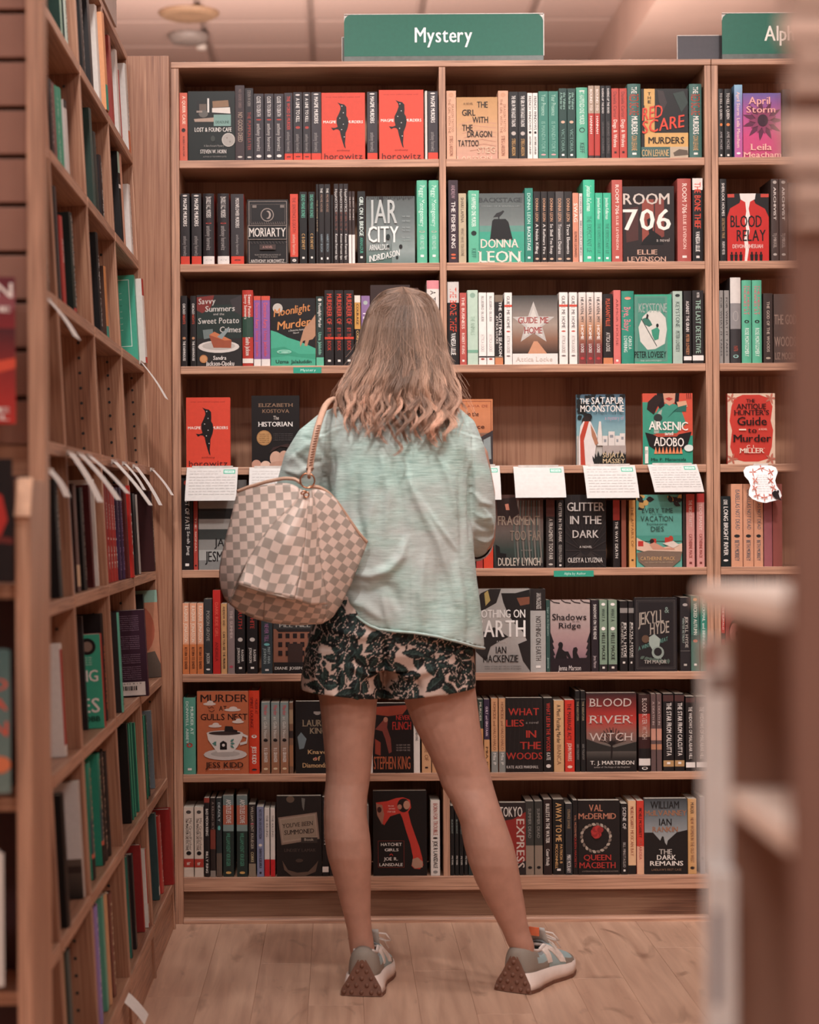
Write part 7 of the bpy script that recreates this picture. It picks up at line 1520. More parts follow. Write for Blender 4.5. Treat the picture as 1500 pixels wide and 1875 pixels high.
for f in [([(704, 1170), (706, 1215), (700, 1255)], -.010, 5), ([(640, 1220), (670, 1235), (700, 1228)], .005, 7), ([(712, 1228), (750, 1238), (800, 1225)], .005, 8), ([(620, 1200), (612, 1240), (618, 1275)], -.005, 9), ([(655, 1235), (650, 1260), (655, 1282)], .006, 7), ([(590, 1190), (580, 1230), (583, 1268)], .004, 8),
          ([(760, 1240), (765, 1260), (762, 1283)], -.005, 8), ([(810, 1200), (818, 1240), (815, 1276)], .005, 9), ([(850, 1180), (852, 1220), (846, 1262)], -.004, 8), ([(600, 1150), (660, 1165), (720, 1160)], .004, 9), ([(725, 1165), (790, 1180), (850, 1172)], -.003, 9)]: fold(*f)
co += nr*disp[:, None]; home.vertices.foreach_set('co', co.ravel()); home.update()
# printed leaves, painted per vertex: u runs round the hips, v is height (both in pixels of the photograph's scale)
ang = np.arctan2(co[:, 0]-wp(714, 1180).x, -(co[:, 1]-DW)); U = 714+np.where(np.abs(ang) < 1.25, px-714, np.sign(ang)*(np.abs(ang)*118)); V = py
base = np.array(hexc('C6AFA3', 1.12)); colr = np.tile(base, (len(co), 1)); rnd = random.Random(11)
DK = np.array(hexc('1E2223', .8)); GR = np.array(hexc('2B423D', .9)); BK = np.array(hexc('15171A', .8)); LT = np.array(hexc('55706A', .8))
def paint_leaf(cx, cy, L, w, a, mid=True):
    dx, dy = U-cx, V-cy; ca, sa = math.cos(a), math.sin(a); s = (dx*ca+dy*sa)/L; t = (-dx*sa+dy*ca)/w
    m = (s > 0) & (s < 1); prof = np.zeros(len(s)); prof[m] = np.sin(s[m]**.75*PI)**.8
    halo = m & (np.abs(t) < prof+1.1/w*np.minimum(1, prof*3)) & (s > .12); colr[halo] = base; ins = m & (np.abs(t) < prof)
    if not ins.any(): return
    q = np.abs(t[ins])/np.maximum(prof[ins], 1e-3); sg = t[ins] > 0
    c = np.where(sg[:, None], GR, DK)*.55+DK*.45
    c = np.where((q > .82)[:, None], BK, c); c = np.where((q < .09)[:, None], LT*.6+DK*.4 if mid else c, c)
    vein = (np.sin(s[ins]*34+q*9) > .93) & (q < .8); c = np.where(vein[:, None], LT*.5+DK*.5, c); colr[ins] = c
def paint_stem(x0, y0, x1, y1, w=1.5):
    dx, dy = x1-x0, y1-y0; q = dx*dx+dy*dy; t = np.clip(((U-x0)*dx+(V-y0)*dy)/q, 0, 1); dd = np.hypot(U-x0-t*dx, V-y0-t*dy); colr[dd < w] = BK
occ = []
for k in range(700):
    cx, cy = rnd.uniform(350, 1080), rnd.uniform(1095, 1290)
    if any(math.hypot(cx-a, cy-b) < 25 for a, b in occ): continue
    occ.append((cx, cy)); a = rnd.uniform(0, 2*PI)
    paint_stem(cx, cy, cx+math.cos(a)*30, cy+math.sin(a)*30)
    for i in range(rnd.randint(3, 4)):
        aa = a+rnd.uniform(-1, 1)*.5+i*1.75; ox_, oy_ = cx+math.cos(a)*8*i, cy+math.sin(a)*8*i; paint_leaf(ox_, oy_, rnd.uniform(26, 42), rnd.uniform(7.5, 11.5), aa)
def flower(cx, cy, R):
    for ring_, (rr, nn) in enumerate(((R, 7), (R*.72, 6), (R*.42, 5))):
        for i in range(nn):
            a = 2*PI*i/nn+ring_*.5; paint_leaf(cx, cy, rr, rr*.42, a, False)
    m = np.hypot(U-cx, V-cy) < R*.13; colr[m] = BK
for q in ((626, 1158, 44), (706, 1188, 26), (792, 1170, 34), (846, 1232, 30), (575, 1215, 24), (740, 1262, 24), (910, 1170, 40), (480, 1180, 40), (1000, 1200, 40)): flower(*q)
at = home.color_attributes.new('Col', 'FLOAT_COLOR', 'POINT'); at.data.foreach_set('color', np.concatenate([colr, np.ones((len(co), 1))], 1).astype(np.float32).ravel())
SHORTS = link_mesh('shorts', home, printed('floral_viscose', .7, .3, .08, 300, .0004), WOMAN)
# ---- hair
hairm, nt, b = mat('hair_strands', .42, .45)
hi = N(nt, 'ShaderNodeHairInfo'); r = N(nt, 'ShaderNodeValToRGB'); e = r.color_ramp.elements
e[0].position = 0; e[0].color = (*hexc('6E574A', 1.0), 1); e[1].position = 1; e[1].color = (*hexc('BE9680', 1.1), 1)
q = e.new(.18); q.color = (*hexc('7A6152', 1.0), 1); q = e.new(.55); q.color = (*hexc('846754', 1.0), 1); q = e.new(.8); q.color = (*hexc('A17E6A', 1.05), 1)
nt.links.new(hi.outputs['Intercept'], r.inputs[0]); hv = N(nt, 'ShaderNodeHueSaturation'); mr = N(nt, 'ShaderNodeMapRange'); mr.inputs['To Min'].default_value = .5; mr.inputs['To Max'].default_value = 1.5
lat = N(nt, 'ShaderNodeAttribute'); lat.attribute_name = 'lock'; mr2 = N(nt, 'ShaderNodeMapRange'); mr2.inputs['To Min'].default_value = .38; mr2.inputs['To Max'].default_value = 1.75
nt.links.new(lat.outputs['Fac'], mr2.inputs[0]); mm = N(nt, 'ShaderNodeMath', operation='MULTIPLY'); mr.inputs['To Min'].default_value = .8; mr.inputs['To Max'].default_value = 1.25
nt.links.new(hi.outputs['Random'], mr.inputs[0]); nt.links.new(mr.outputs[0], mm.inputs[0]); nt.links.new(mr2.outputs[0], mm.inputs[1]); nt.links.new(mm.outputs[0], hv.inputs['Value']); nt.links.new(r.outputs[0], hv.inputs['Color']); nt.links.new(hv.outputs[0], b.inputs['Base Color'])
HL = [(524, 730, 742), (529, 712, 762), (537, 699, 779), (550, 688, 791), (570, 677, 800), (600, 668, 807), (640, 658, 815), (670, 648, 824), (700, 634, 833), (725, 624, 840), (750, 630, 842), (780, 640, 838), (820, 650, 832)]
HDp = [(524, .035, .01), (537, .035, .06), (560, .035, .088), (600, .03, .104), (640, .02, .108), (680, -.005, .098), (710, -.028, .088), (740, -.05, .075), (775, -.085, .055), (800, -.10, .045), (830, -.108, .04)]
def itp(tab, y, k):
    for a, c in zip(tab[:-1], tab[1:]):
        if y <= c[0]: f = max(0, (y-a[0])/(c[0]-a[0])); return a[k]+(c[k]-a[k])*f
    return tab[-1][k]
def hair_pos(th, y, rho, tw=0.0, dxp=0.0):
    xl, xr = itp(HL, y, 1), itp(HL, y, 2); dc, dr = itp(HDp, y, 1), itp(HDp, y, 2)
    x = (xl+xr)/2+(xr-xl)/2*rho*math.cos(th)+dxp; d = dc+dr*rho*math.sin(th)+tw
    return wp(x, y, d)
# under-shell so the scalp never shows through
hb = MB(); rings = []
for y in (530, 538, 552, 575, 605, 640, 675, 705, 730, 750):
    rr = []
    for k in range(36):
        th = 2*PI*k/36; f = .88
        if math.sin(th) > .45 and y > 575: f = .62
        if y > 700: f *= .8
        p = hair_pos(th, y, f); rr.append(tuple(p))
    rings.append(rr)
hb.loft(rings); hcap = hb.build('hair', simple('hair_under', hexc('4A342A', .8), .7, .2, nscale=120, namt=.3), WOMAN, True)
rnd = random.Random(5); sizes = []; pos = []; rad = []; lockv = []
NP = 34
def strand(th, y1, rho, ph, amp, curl, tipx, tipd, th0=0, spread=0.0, rs=0.0):
    bk = max(0, -math.sin(th)); pq = rnd.random()**1.3*bk; pts = []; y0 = 525+1.5*rnd.random()+pq*48; tp = -PI/2+.10+.22*pq+(.05 if math.cos(th) > 0 else -.05)
    for i in range(NP):
        f = i/(NP-1); y = y0+(y1-y0)*(f**1.25)
        cl = 1-.95*min(1, max(0, (y-575)/170))**.8; s3 = min(1, f/(.10+.22*bk)); s3 = s3*(2-s3); tht = (tp+(th-tp)*s3)+spread*cl*s3
        g = max(0, (y-640)/180); w = amp*g**1.1*math.sin(ph+(y-600)*.064*curl)+amp*.3*g*math.sin(ph*1.7+(y-600)*.12*curl)
        dd = amp*.0013*g*math.cos(ph+(y-600)*.064*curl)
        p = hair_pos(tht, y, (rho+rs*cl)*(.97+.03*min(1, f*6)), tipd*max(0, f-.6)/.4+dd, w+tipx*max(0, (f-.72)/.28)**1.5)
        pts.append(p)
    return pts
# a crooked parting running back from the forehead to the crown; hair leaves it to either side
locks = []
for k in range(150):
    th = rnd.uniform(-PI*1.06, PI*.06)        # -pi..0 is the side facing the camera
    s_ = math.cos(th); backness = max(0, -math.sin(th))
    y1 = 738+34*rnd.random()+backness*(rnd.random()**.8)*50
    rho = rnd.uniform(.82, 1.07); locks.append((th, y1, rho, rnd.uniform(0, 2*PI), rnd.uniform(8, 19), rnd.uniform(.8, 1.35), rnd.uniform(-13, 13), rnd.uniform(-.012, .004)))
# named long curls seen in the photograph: tip x, tip y
for tx_, ty_, th in ((722, 822, -1.75), (700, 800, -1.95), (660, 782, -2.4), (640, 765, -2.8), (748, 800, -1.45), (790, 806, -1.2), (826, 796, -.9), (838, 770, -.5), (805, 800, -1.1), (770, 788, -1.3), (735, 790, -1.6), (812, 798, -1.0)):
    locks.append((th, ty_+10, 1.05, rnd.uniform(0, 6.28), 13, 1.25, 0, -.012, tx_))
for L in locks:
    th, y1, rho, ph, amp, curl, tx_, td = L[:8]
    if len(L) > 8:
        base_ = hair_pos(th, y1, rho); s0 = CX+base_.x*F/base_.y; tx_ = L[8]-s0
    lk = rnd.random(); nst = 44 if len(L) == 8 else 95; wth = .11
    for j in range(nst):
        a = rnd.gauss(0, wth); r_ = rnd.uniform(-.05, .03); conv = .35
        pts = strand(th, y1+4-48*rnd.random()**1.6, rho, ph+rnd.gauss(0, .13), amp*rnd.uniform(.92, 1.08), curl, tx_+rnd.gauss(0, 1.5), td, 0, a, r_)
        lockv.append(lk); pos.extend(pts); sizes.append(NP); r0 = rnd.uniform(.00030, .00055); rad.extend([r0*(1-.65*(i/(NP-1))**3) for i in range(NP)])
# flyaways
for k in range(260):
    th = rnd.uniform(-PI*1.05, PI*.05); pts = strand(th, rnd.uniform(640, 800), rnd.uniform(1.02, 1.10), rnd.uniform(0, 6.28), rnd.uniform(4, 20), rnd.uniform(.6, 1.5), rnd.uniform(-25, 25), rnd.uniform(-.03, .0))
    lockv.append(.6); pos.extend(pts); sizes.append(NP); rad.extend([.00018]*NP)
hc = bpy.data.hair_curves.new('hair_strands'); hc.add_curves(sizes)
hc.position_data.foreach_set('vector', np.array([tuple(p) for p in pos], dtype=np.float32).ravel())
ra = hc.attributes.get('radius') or hc.attributes.new('radius', 'FLOAT', 'POINT'); ra.data.foreach_set('value', np.array(rad, dtype=np.float32))
la = hc.attributes.new('lock', 'FLOAT', 'CURVE'); la.data.foreach_set('value', np.array(lockv, dtype=np.float32)); hc.materials.append(hairm); ho = bpy.data.objects.new('hair_strands', hc); COL.objects.link(ho); ho.parent = hcap
SC.cycles_curves.shape = 'RIBBONS'
# ================================================================== SHOES
suede = simple('grey_suede', hexc('8A8076', 1.2), .95, .1, nscale=900, namt=.3, bump=.0008)
gum = simple('gum_rubber', hexc('7A5444', 1.0), .6, .4, nscale=80, namt=.12)
midm = simple('white_foam', hexc('D8C6BC', 1.2), .6, .3, nscale=40, namt=.05)
lacem = simple('white_lace', hexc('D8CCC4', 1.1), .9, .1, nscale=400)
nyl = printed('shoe_panels', .75, .3, .10, 900, .0003)
orangem = simple('orange_tab', hexc('D8704A', 1.2), .6)
def shoe(name, loc, yaw, tabcol, side):
    e = empty(name, loc, WOMAN); e.rotation_euler = (0, 0, yaw); e.scale = (1, 1, 1.2)
    HW = [(-.006, .010), (0, .026), (.012, .033), (.03, .037), (.07, .036), (.12, .037), (.17, .045), (.205, .046), (.235, .039), (.252, .026), (.262, .008)]
    HT = [(-.006, .074), (0, .083), (.02, .092), (.05, .082), (.075, .075), (.10, .083), (.13, .083), (.16, .068), (.19, .056), (.22, .048), (.245, .040), (.262, .030)]
    Z0 = [(0, .034), (.12, .030), (.20, .024), (.262, .028)]
    def sole_out(k, g=0.0):
        pts = []
        ys = [0, .01, .03, .07, .12, .17, .205, .235, .252, .264]
        for y in ys: pts.append((interp(HW, y)*1.0+.007+g*(1-min(1, y/.09)), y-.004-(g if y < .02 else 0)))
        return pts+[(-x, y) for x, y in pts[::-1]]
    mb = MB(); o1, o2, o3 = sole_out(0, .012), sole_out(0, .006), sole_out(0, 0)
    zt = lambda y: interp(Z0, max(0, y))+.004
    up = lambda y: .010*max(0, (y-.20)/.06)**2
    mb.loft([[(x, y, .007+up(y)) for x, y in o1], [(x, y, .016+up(y)) for x, y in o2], [(x*.97, y, zt(y)) for x, y in o3]]); mb.build('midsole', midm, e, True)
    mb = MB(); mb.loft([[(x*1.0, y, up(y)) for x, y in o1], [(x*1.03, y, .0075+up(y)) for x, y in o1]]); o = mb.build('outsole', gum, e)
    # gum heel wrap with studs
    mb = MB(); rings = []
    for z, w, yy in ((.001, .053, -.0195), (.018, .048, -.0155), (.036, .034, -.0115), (.055, .021, -.0085), (.070, .010, -.0075)):
        rings.append([(w*math.sin(a), yy+.006*(1-math.cos(a))*(w/.04), z) for a in [(-1.25+2.5*k/12) for k in range(13)]])
    n_ = 13; vs = [p for r in rings for p in r]; vs += [(x*.9, y+.006, z) for x, y, z in vs]; fs = []
    for i in range(4):
        for j in range(12): fs.append((i*n_+j, i*n_+j+1, (i+1)*n_+j+1, (i+1)*n_+j))
    fs += [tuple(q+65 for q in f[::-1]) for f in fs]; mb.add(vs, fs); wr = mb.build('heel_wrap', gum, e, True, fixn=False)
    for zz, ns, w in ((.008, 5, .042), (.021, 4, .033), (.034, 3, .022), (.047, 2, .011), (.059, 1, 0)):
        for j in range(ns):
            u = 0 if ns == 1 else -1+2*j/(ns-1); a = u*.95; yy = interp([(.0, -.0195), (.018, -.0155), (.036, -.0115), (.055, -.0085), (.08, -.0075)], zz)
            m2 = MB(); c = (w*math.sin(a)/max(.5, math.sin(.95))*1.0, yy+.004*(1-math.cos(a)), zz); m2.ball(c, .0052, .0046, .0046, n=10, m=6); m2.build('stud', gum, e, True)
    ys = [-.006, -.003, 0, .004, .012, .022, .034, .048, .062, .076, .09, .104, .116, .13, .145, .16, .175, .19, .205, .218, .231, .242, .251, .258, .262]; na = 24; mb = MB(); P = []
    for y in ys:
        row = []
        for k in range(na+1):
            a = -PI/2+PI*k/na; hw, ht, z0 = interp(HW, y), interp(HT, y), interp(Z0, y)
            sx = math.copysign(abs(math.sin(a))**.85, a); cz = max(0, math.cos(a))**.75
            row.append((hw*sx, y, z0+(ht-z0)*cz))
        P.append(row)
    SU, BL, LG, WH = hexc('8A8076', 1.2), hexc('9FB4B6', 1.1), hexc('8D9294', 1.1), hexc('D8CCC4', 1.1)
    for i in range(len(ys)-1):
        for k in range(na):
            y = (ys[i]+ys[i+1])/2; a = abs(-PI/2+PI*(k+.5)/na)
            if .02 < y < .112 and a < .62: continue
            zf = math.cos(a)
            c = BL
            if y < .045 or (y < .06 and zf > .55): c = SU
            elif y > .222: c = SU
            elif y > .17 and zf < .42: c = SU
            elif y < .10 and zf < .30: c = SU
            elif y < .115 and zf > .6: c = LG
            elif .112 < y < .17 and a < .5: c = LG
            mb.add([P[i][k], P[i][k+1], P[i+1][k+1], P[i+1][k]], [(0, 1, 2, 3)], c)
    mb.add(P[0], [tuple(range(na+1))], SU)
    o = mb.build('upper', nyl, e, False, colors=True, fixn=False)
    bm = bmesh.new(); bm.from_mesh(o.data); bmesh.ops.remove_doubles(bm, verts=bm.verts, dist=.00001); bmesh.ops.recalc_face_normals(bm, faces=bm.faces)
    for f in bm.faces: f.smooth = True
    bm.to_mesh(o.data); bm.free(); sd = o.modifiers.new('t', 'SOLIDIFY'); sd.thickness = .003; sd.offset = 0
    def surf(y, a, off=.0):
        hw, ht, z0 = interp(HW, y), interp(HT, y), interp(Z0, y); sx = math.copysign(abs(math.sin(a))**.85, a); cz = max(0, math.cos(a))**.75
        return Vector(((hw+off)*sx, y, z0+(ht-z0)*cz+off*cz))
    mb = MB(); pts = []
    for q in (1, -1):
        seq = [surf(y, q*.64, .001) for y in ([.022, .04, .06, .08, .1, .112] if q > 0 else [.112, .1, .08, .06, .04, .022])]; pts += seq
    mb.tube(pts+[pts[0]], .0036, 8); mb.build('collar', midm if 0 else simple('collar_lining', hexc('C9BDB6', 1.1), .9), e, True)
    mb = MB(); mb.loft([[(x, y0+.004*math.cos(x*60), z) for x in (-.024, -.012, 0, .012, .024)]+[(x, y0+.006, z) for x in (.024, .012, 0, -.012, -.024)] for y0, z in ((.125, .076), (.112, .09), (.104, .104), (.100, .112))]); tg = mb.build('tongue', simple('tongue_mesh', hexc('B8B8B4', 1.1), .9), e, True)
    if tabcol:
        mb = MB(); mb.box(-.013, .094, .096, .013, .0995, .113); mb.build('tongue_tab', orangem, e)
    # N patch on both flanks
    for q in (1, -1):
        mb = MB()
        def patch(poly):
            n2 = len(poly); top = [surf(y, q*a, .0035) for y, a in poly]; bot = [surf(y, q*a, .0005) for y, a in poly]
            mb.add(top+bot, [tuple(range(n2)), tuple(range(2*n2-1, n2-1, -1))]+[(i, (i+1) % n2, (i+1) % n2+n2, i+n2) for i in range(n2)])
        for (y0, y1) in ((.098, .118), (.150, .172)):
            for s in range(5):
                f0, f1 = s/5, (s+1)/5; A = lambda f: 1.42-f*.92; sh = lambda f: -f*.018
                patch([(y0+sh(f0), A(f0)), (y1+sh(f0), A(f0)), (y1+sh(f1), A(f1)), (y0+sh(f1), A(f1))])
        for s in range(5):
            f0, f1 = s/5, (s+1)/5; A = lambda f: .50+f*.92; C = lambda f: .080+.018*0+f*.070
            patch([(C(f0)-.0, A(f0)), (C(f0)+.024, A(f0)), (C(f1)+.024, A(f1)), (C(f1), A(f1))])
        mb.build('letter_patch', simple('patch_white', hexc('DCCFC6', 1.15), .6), e)
    # laces: four crossings and a bow with two loops and ends
    for k in range(4):
        y = .122+k*.014; mb = MB(); a0 = .42
        mb.tube([surf(y, -a0, .002), surf(y+.004, -.2, .005), surf(y+.007, .2, .005), surf(y+.010, a0, .002)], .0022, 6); mb.tube([surf(y, a0, .003), surf(y+.004, .2, .007), surf(y+.007, -.2, .007), surf(y+.010, -a0, .003)], .0022, 6); mb.build('lace', lacem, e, True)
    k0 = surf(.118, 0, .008); mb = MB()
    for q in (1, -1):
        loop = [k0, k0+Vector((q*.018, -.002, .012)), k0+Vector((q*.040, .0, .010)), k0+Vector((q*.052, .008, -.004)), k0+Vector((q*.040, .012, -.006)), k0+Vector((q*.016, .006, .0)), k0]; mb.tube(loop, .0021, 6)
        mb.tube([k0, k0+Vector((q*.012, .010, .004)), k0+Vector((q*.030, .030, -.006)), k0+Vector((q*.042, .040, -.026))], .002, 6)
    mb.build('lace', lacem, e, True)
    return e
def floor_pt(x, y):
    D = F*HC/(y-CY); p = W(x, y, D); return (p.x, D, 0.0004)
shoe('sneaker', floor_pt(664, 1822), math.radians(-9), False, 1)
shoe('sneaker', floor_pt(944, 1817), math.radians(-33), True, 1)
# ================================================================== HANDBAG
BAG = empty('handbag', tuple(wp(562, 900, -.2)), None, 'beige and grey checked shoulder bag with tan rim hanging from the woman\'s left shoulder', 'bag')
BO = BAG.location.copy()
chk, nt, b = mat('checked_coated_canvas', .36, .45)
tc = N(nt, 'ShaderNodeTexCoord'); ck = N(nt, 'ShaderNodeTexChecker'); ck.inputs['Scale'].default_value = 1
ck.inputs['Color1'].default_value = (*hexc('D0BAAE', 1.3), 1); ck.inputs['Color2'].default_value = (*hexc('A3958B', 1.2), 1)
nt.links.new(tc.outputs['UV'], ck.inputs['Vector']); no = N(nt, 'ShaderNodeTexNoise'); no.inputs['Scale'].default_value = 30; no.inputs['Detail'].default_value = 4; nt.links.new(tc.outputs['UV'], no.inputs[0])
mr = N(nt, 'ShaderNodeMapRange'); mr.inputs['To Min'].default_value = .9; mr.inputs['To Max'].default_value = 1.08; nt.links.new(no.outputs['Fac'], mr.inputs[0])
vm = N(nt, 'ShaderNodeVectorMath', operation='SCALE'); nt.links.new(ck.outputs['Color'], vm.inputs[0]); nt.links.new(mr.outputs[0], vm.inputs['Scale']); nt.links.new(vm.outputs[0], b.inputs['Base Color'])
bu = N(nt, 'ShaderNodeBump'); bu.inputs['Distance'].default_value = .0003; nt.links.new(no.outputs['Fac'], bu.inputs['Height']); nt.links.new(bu.outputs[0], b.inputs['Normal'])
leather = simple('tan_leather', hexc('B8937E', 1.2), .5, .4, nscale=200, namt=.1)
brass = simple('rose_brass', hexc('C89070', 1.1), .25, .5, metal=1.0)
def bp(x, y, d): return wp(x, y, d-.068)-BO
def resample(pts, n):
    pts = [Vector(p) for p in pts]; L = [0]
    for a, c in zip(pts[:-1], pts[1:]): L.append(L[-1]+(c-a).length)
    out = []
    for i in range(n+1):
        s = L[-1]*i/n; k = max(j for j in range(len(L)-1) if L[j] <= s+1e-9); f = (s-L[k])/max(1e-9, L[k+1]-L[k]); 
        out.append(pts[k].lerp(pts[k+1], min(1, f)))
    for _ in range(3): out = [out[0]]+[(out[i-1]+out[i]*2+out[i+1])/4 for i in range(1, n)]+[out[-1]]
    return out, L[-1]
CHK = .0176
def coons(name, top, bot, left, right, m, n, uvrot=0.0, bulge=0.0, uo=(0, 0), seed=0, uvs=None, wob=.003, thick=.003):
    """top/bot run left->right, left/right run top->bottom"""
    T, lt = resample(top, n); Bq, lb = resample(bot, n); Lf, ll = resample(left, m); R, lr = resample(right, m)
    vs = []; uv = []
    for i in range(m+1):
        v = i/m
        for j in range(n+1):
            u = j/n
            p = (T[j]*(1-v)+Bq[j]*v)+(Lf[i]*(1-u)+R[i]*u)-((T[0]*(1-u)+T[n]*u)*(1-v)+(Bq[0]*(1-u)+Bq[n]*u)*v)
            q = noise.noise(Vector((u*3.1+seed, v*3.7, seed)))*wob
            p = p+Vector((0, -bulge*math.sin(u*PI)*math.sin(v*PI)+q*math.sin(u*PI), 0)); vs.append(p)
            if uvs: U_, V_ = uvs(u, v, p)
            else: U_, V_ = (u-.5)*(lt*(1-v)+lb*v)/CHK, v*(ll+lr)/2/CHK
            c, s = math.cos(uvrot), math.sin(uvrot); uv.append((U_*c-V_*s+uo[0], U_*s+V_*c+uo[1]))
    fs = [(i*(n+1)+j, i*(n+1)+j+1, (i+1)*(n+1)+j+1, (i+1)*(n+1)+j) for i in range(m) for j in range(n)]
    me = bpy.data.meshes.new(name); me.from_pydata([tuple(p) for p in vs], [], fs); me.materials.append(chk)
    ul = me.uv_layers.new(name='UVMap'); d = []
    for f in fs:
        for k in f: d.extend(uv[k])
    ul.data.foreach_set('uv', d); me.polygons.foreach_set('use_smooth', [True]*len(fs))
    o = bpy.data.objects.new(name, me); COL.objects.link(o); o.parent = BAG; sd = o.modifiers.new('t', 'SOLIDIFY'); sd.thickness = thick; sd.offset = -1
    return o
# world-aligned check coordinates for the flat panels (tilted a little), so the squares stay square
def flat(rot, kx=1.0, ky=1.0):
    def f(u, v, p):
        c, s = math.cos(rot), math.sin(rot); x, z = p.x, -p.z
        return ((x*c-z*s)/CHK*kx, (x*s+z*c)/CHK*ky)
    return f
crL = [bp(550, 896, -.155), bp(548, 918, -.165), bp(521, 942, -.17), bp(498, 965, -.172), bp(480, 986, -.174), bp(456, 1024, -.172), bp(436, 1060, -.168), bp(421, 1104, -.13)]
crR = [bp(572, 896, -.155), bp(577, 930, -.16), bp(582, 993, -.155), bp(587, 1036, -.15), bp(595, 1078, -.14), bp(598, 1106, -.125), bp(590, 1140, -.10)]
rimL = [bp(435, 901, -.075), bp(456, 893, -.09), bp(490, 883, -.115), bp(520, 877, -.135), bp(541, 878, -.15), bp(551, 886, -.155)]
rimR = [bp(566, 893, -.155), bp(582, 892, -.15), bp(600, 902, -.14), bp(617, 920, -.125), bp(634, 944, -.11), bp(648, 965, -.10), bp(660, 981, -.09), bp(672, 994, -.08)]
edgL = [bp(435, 901, -.075), bp(428, 935, -.07), bp(417, 978, -.065), bp(408, 1015, -.06), bp(403, 1045, -.06), bp(404, 1072, -.065), bp(411, 1092, -.08), bp(421, 1104, -.10)]
edgR = [bp(672, 994, -.08), bp(664, 1014, -.08), bp(652, 1042, -.08), bp(640, 1072, -.08), bp(624, 1104, -.08), bp(608, 1130, -.085), bp(590, 1140, -.10)]
coons('side_panel', rimL, [edgL[-1], bp(421, 1104, -.13)], edgL, crL, 34, 18, bulge=.012, uvs=flat(.06), seed=1)
coons('side_panel', rimR, [crR[-1], edgR[-1]+Vector((.001, 0, 0))], crR, edgR, 34, 18, bulge=.012, uvs=flat(-.62), seed=2)
# centre gusset: fans out from the gathered ring down to the boxed bottom edge
flapL, flapR = bp(437, 1068, -.205), bp(539, 1096, -.225)
cenL = crL[:-1]; cenL[-1] = flapL
cen_bot = [flapL, bp(460, 1076, -.212), bp(490, 1085, -.218), bp(518, 1092, -.222), flapR]
midr = [bp(566, 900, -.16), bp(563, 925, -.178), bp(560, 970, -.19), bp(556, 1010, -.20), bp(550, 1050, -.212), flapR]
coons('gusset', [crL[0], bp(558, 899, -.16), bp(566, 900, -.16)], cen_bot, cenL, midr, 40, 20, bulge=.022, seed=3, wob=.006, uvs=lambda u, v, p: ((u-.5)*(1.3+6.0*v), v*11.2+.15*math.sin(u*9)*v))
coons('gusset', [bp(566, 900, -.16), crR[0]], [flapR, bp(566, 1108, -.18), crR[-2]], midr, crR[:-1], 40, 12, bulge=.004, seed=4, wob=.004, uvs=lambda u, v, p: (.2+u*(.9+2.9*v), v*13.4+1.0*u*v))
# under the boxed edge
und_bot = [bp(421, 1104, -.13), bp(440, 1119, -.135), bp(470, 1132, -.14), bp(505, 1140, -.14), bp(545, 1143, -.125), bp(590, 1140, -.10)]
coons('base_panel', [flapL+Vector((0, .006, .0)), bp(488, 1083, -.20), flapR+Vector((0, .006, 0)), bp(570, 1105, -.17), crR[-2]], und_bot, [flapL+Vector((0, .006, 0)), bp(428, 1088, -.16), bp(421, 1104, -.13)], [crR[-2], bp(596, 1124, -.115), crR[-1]], 10, 30, bulge=-.004, seed=5, wob=.002, uvs=lambda u, v, p: (u*10.8, v*4.0+.6*math.sin(u*3)))
# back of the bag (toward the woman) and hollow mouth
bkL = [Vector(p)+Vector((.0, .0, 0)) for p in edgL]; bkR = [Vector(p) for p in edgR]
coons('back_panel', [edgL[0], bp(500, 905, -.058), bp(580, 925, -.058), edgR[0]], [edgL[-1], bp(470, 1132, -.08), bp(530, 1141, -.085), edgR[-1]], edgL, edgR, 24, 30, bulge=-.0, uvs=flat(0), seed=6)
coons('base_panel', und_bot, [edgL[-1]+Vector((0, .02, 0)), bp(470, 1132, -.08), bp(530, 1141, -.085), edgR[-1]+Vector((0, .015, 0))], [und_bot[0], edgL[-1]+Vector((0, .02, 0))], [und_bot[-1], edgR[-1]+Vector((0, .015, 0))], 4, 30, uvs=lambda u, v, p: (u*12, v*3), seed=7, wob=0)
# piping along the rims and the folded bottom edge
for rim in (rimL, rimR):
    mb = MB(); pts, _ = resample(rim, 40); mb.tube([p+Vector((0, -.002, .0015)) for p in pts], .0042, 8); rr = mb.build('rim_trim', leather, BAG, True)
    mb = MB(); mb.tube([p+Vector((0, -.0062, .0018)) for p in pts], .0006, 5); mb.build('stitching', simple('rim_stitch', hexc('E0C0A8', 1.1), .8), rr, True)
mb = MB(); pts, _ = resample(cen_bot, 20); mb.tube([p+Vector((0, .001, -.001)) for p in pts], .0026, 8); mb.build('edge_piping', simple('edge_fold', hexc('B09C8E', 1.1), .5), BAG, True)
mb = MB(); pts, _ = resample([bp(487, 1083, -.224), bp(484, 1110, -.185), bp(483, 1133, -.145)], 10); mb.tube([p+Vector((0, -.002, 0)) for p in pts], .0011, 6); mb.build('seam', simple('seam_tan', hexc('A08C7E'), .6), BAG, True)
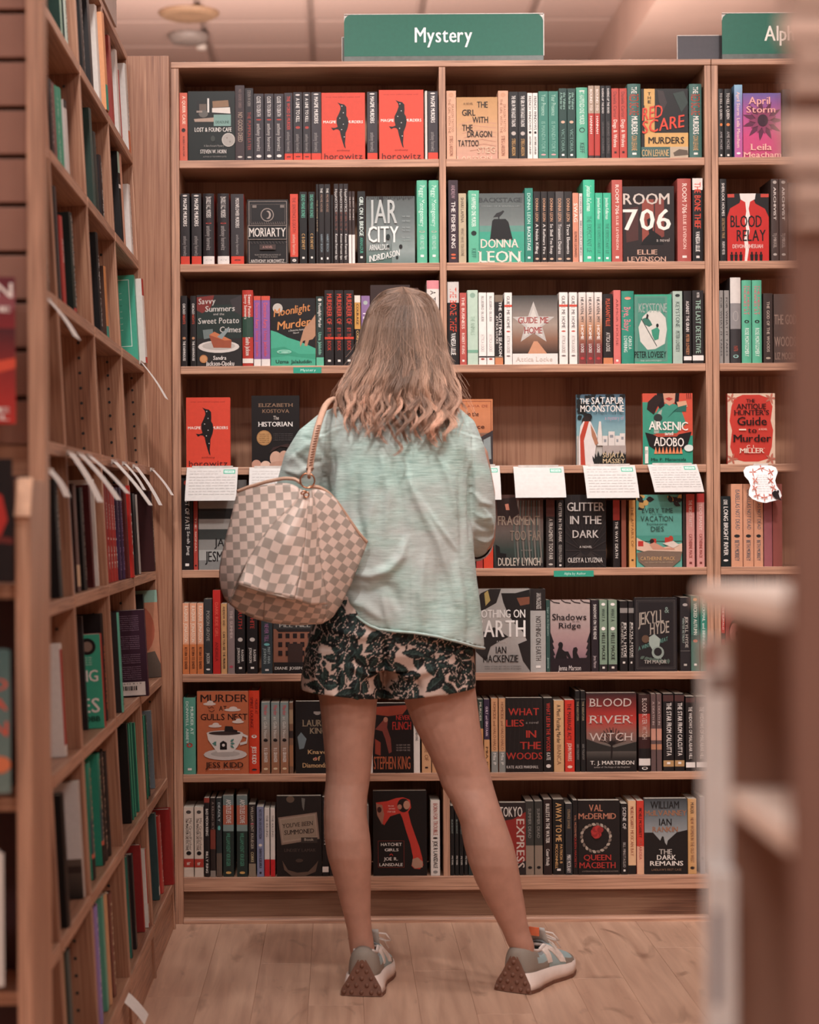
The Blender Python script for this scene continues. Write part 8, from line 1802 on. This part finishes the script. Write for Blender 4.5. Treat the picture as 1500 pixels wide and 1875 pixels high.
# braided strap up over the shoulder, with tab and rings
sp = [(567, 862, -.148), (570, 838, -.143), (575, 812, -.136), (581, 785, -.125), (588, 762, -.082), (595, 744, -.040), (603, 734, .012), (612, 730, .06), (618, 735, .11), (614, 756, .155), (602, 790, .185), (592, 830, .19), (588, 860, .185)]
SPn, _ = resample([bp(*p) for p in sp], 90)
mb = MB(); rings = []
for i, p in enumerate(SPn):
    t = (SPn[min(i+1, 90)]-SPn[max(i-1, 0)]).normalized(); a = t.cross(Vector((0, 1, 0)) if abs(t.y) < .75 else Vector((0, 0, 1))).normalized()
    if a.x < 0: a = -a
    n_ = t.cross(a).normalized(); rings.append([tuple(p+a*.0078*math.cos(2*PI*k/14)+n_*.0060*math.sin(2*PI*k/14)) for k in range(14)])
mb.loft(rings); st = mb.build('strap', leather, BAG, True)
mb = MB()
for i in range(2, 62):
    p = SPn[i]; t = (SPn[i+1]-SPn[i-1]).normalized(); a = t.cross(Vector((0, 1, 0)) if abs(t.y) < .75 else Vector((0, 0, 1))).normalized()
    if a.x < 0: a = -a
    n_ = t.cross(a).normalized()
    if n_.y > 0 and abs(t.y) < .75: n_ = -n_
    c = p+n_*.0062+a*.0014
    mb.tube([c-a*.0036-t*.0016, c+n_*.0012, c+a*.0036+t*.0026], .0011, 5); 
mb.build('braid_lacing', simple('braid_dark', hexc('8A5C44'), .6), st, True)
def ring_(name, c, R, r, n1, n2, parent, m=brass):
    mb = MB(); pts = [c+n1*R*math.cos(2*PI*k/28)+n2*R*math.sin(2*PI*k/28) for k in range(29)]; mb.tube(pts, r, 8, cap=False); return mb.build(name, m, parent, True)
X_, Y_, Z_ = Vector((1, 0, 0)), Vector((0, 1, 0)), Vector((0, 0, 1))
ring_('ring', bp(563, 880, -.162), .0165, .0019, X_, Z_, BAG)
ring_('ring', bp(556, 902, -.182), .0062, .0017, (X_+Z_*.3).normalized(), (Z_*.5-Y_).normalized(), BAG)
ring_('eyelet', bp(561, 906, -.180), .0058, .0018, X_, Z_, BAG)
mb = MB(); mb.tube([bp(568, 856, -.150), bp(567, 866, -.156), bp(566, 874, -.1665), bp(565, 870, -.172), bp(567, 858, -.158)], .0042, 8); mb.build('strap_tab', leather, BAG, True)
mb = MB(); q = ring_('strap_collar', bp(568, 858, -.149), .0078, .0016, X_, Y_, BAG, simple('collar_brown', hexc('7A4C38'), .5))
# pale interlocked monograms printed on a few squares
for (x, y, d, rot) in ((443, 974, -.1, .06), (608, 1034, -.118, -.62), (533, 1070, -.231, -.1), (516, 958, -.185, .3)):
    mb = MB(); c = bp(x, y, d-.012); R = Matrix.Rotation(rot, 3, 'Y')
    for ch, ox_, oz_, sl in (('L', -.0042, -.0035, .25), ('V', -.0022, -.0012, .1)):
        vs, fs, w = layout(ch, 'b'); mb.add([c+R @ Vector((ox_+a*.007+sl*b_*.007, 0, oz_+b_*.0062)) for a, b_ in vs], fs, hexc('E4D0C2', 1.0) if x != 533 else hexc('BFA898'))
    mb.build('monogram', COVER, BAG, colors=True, fixn=False)
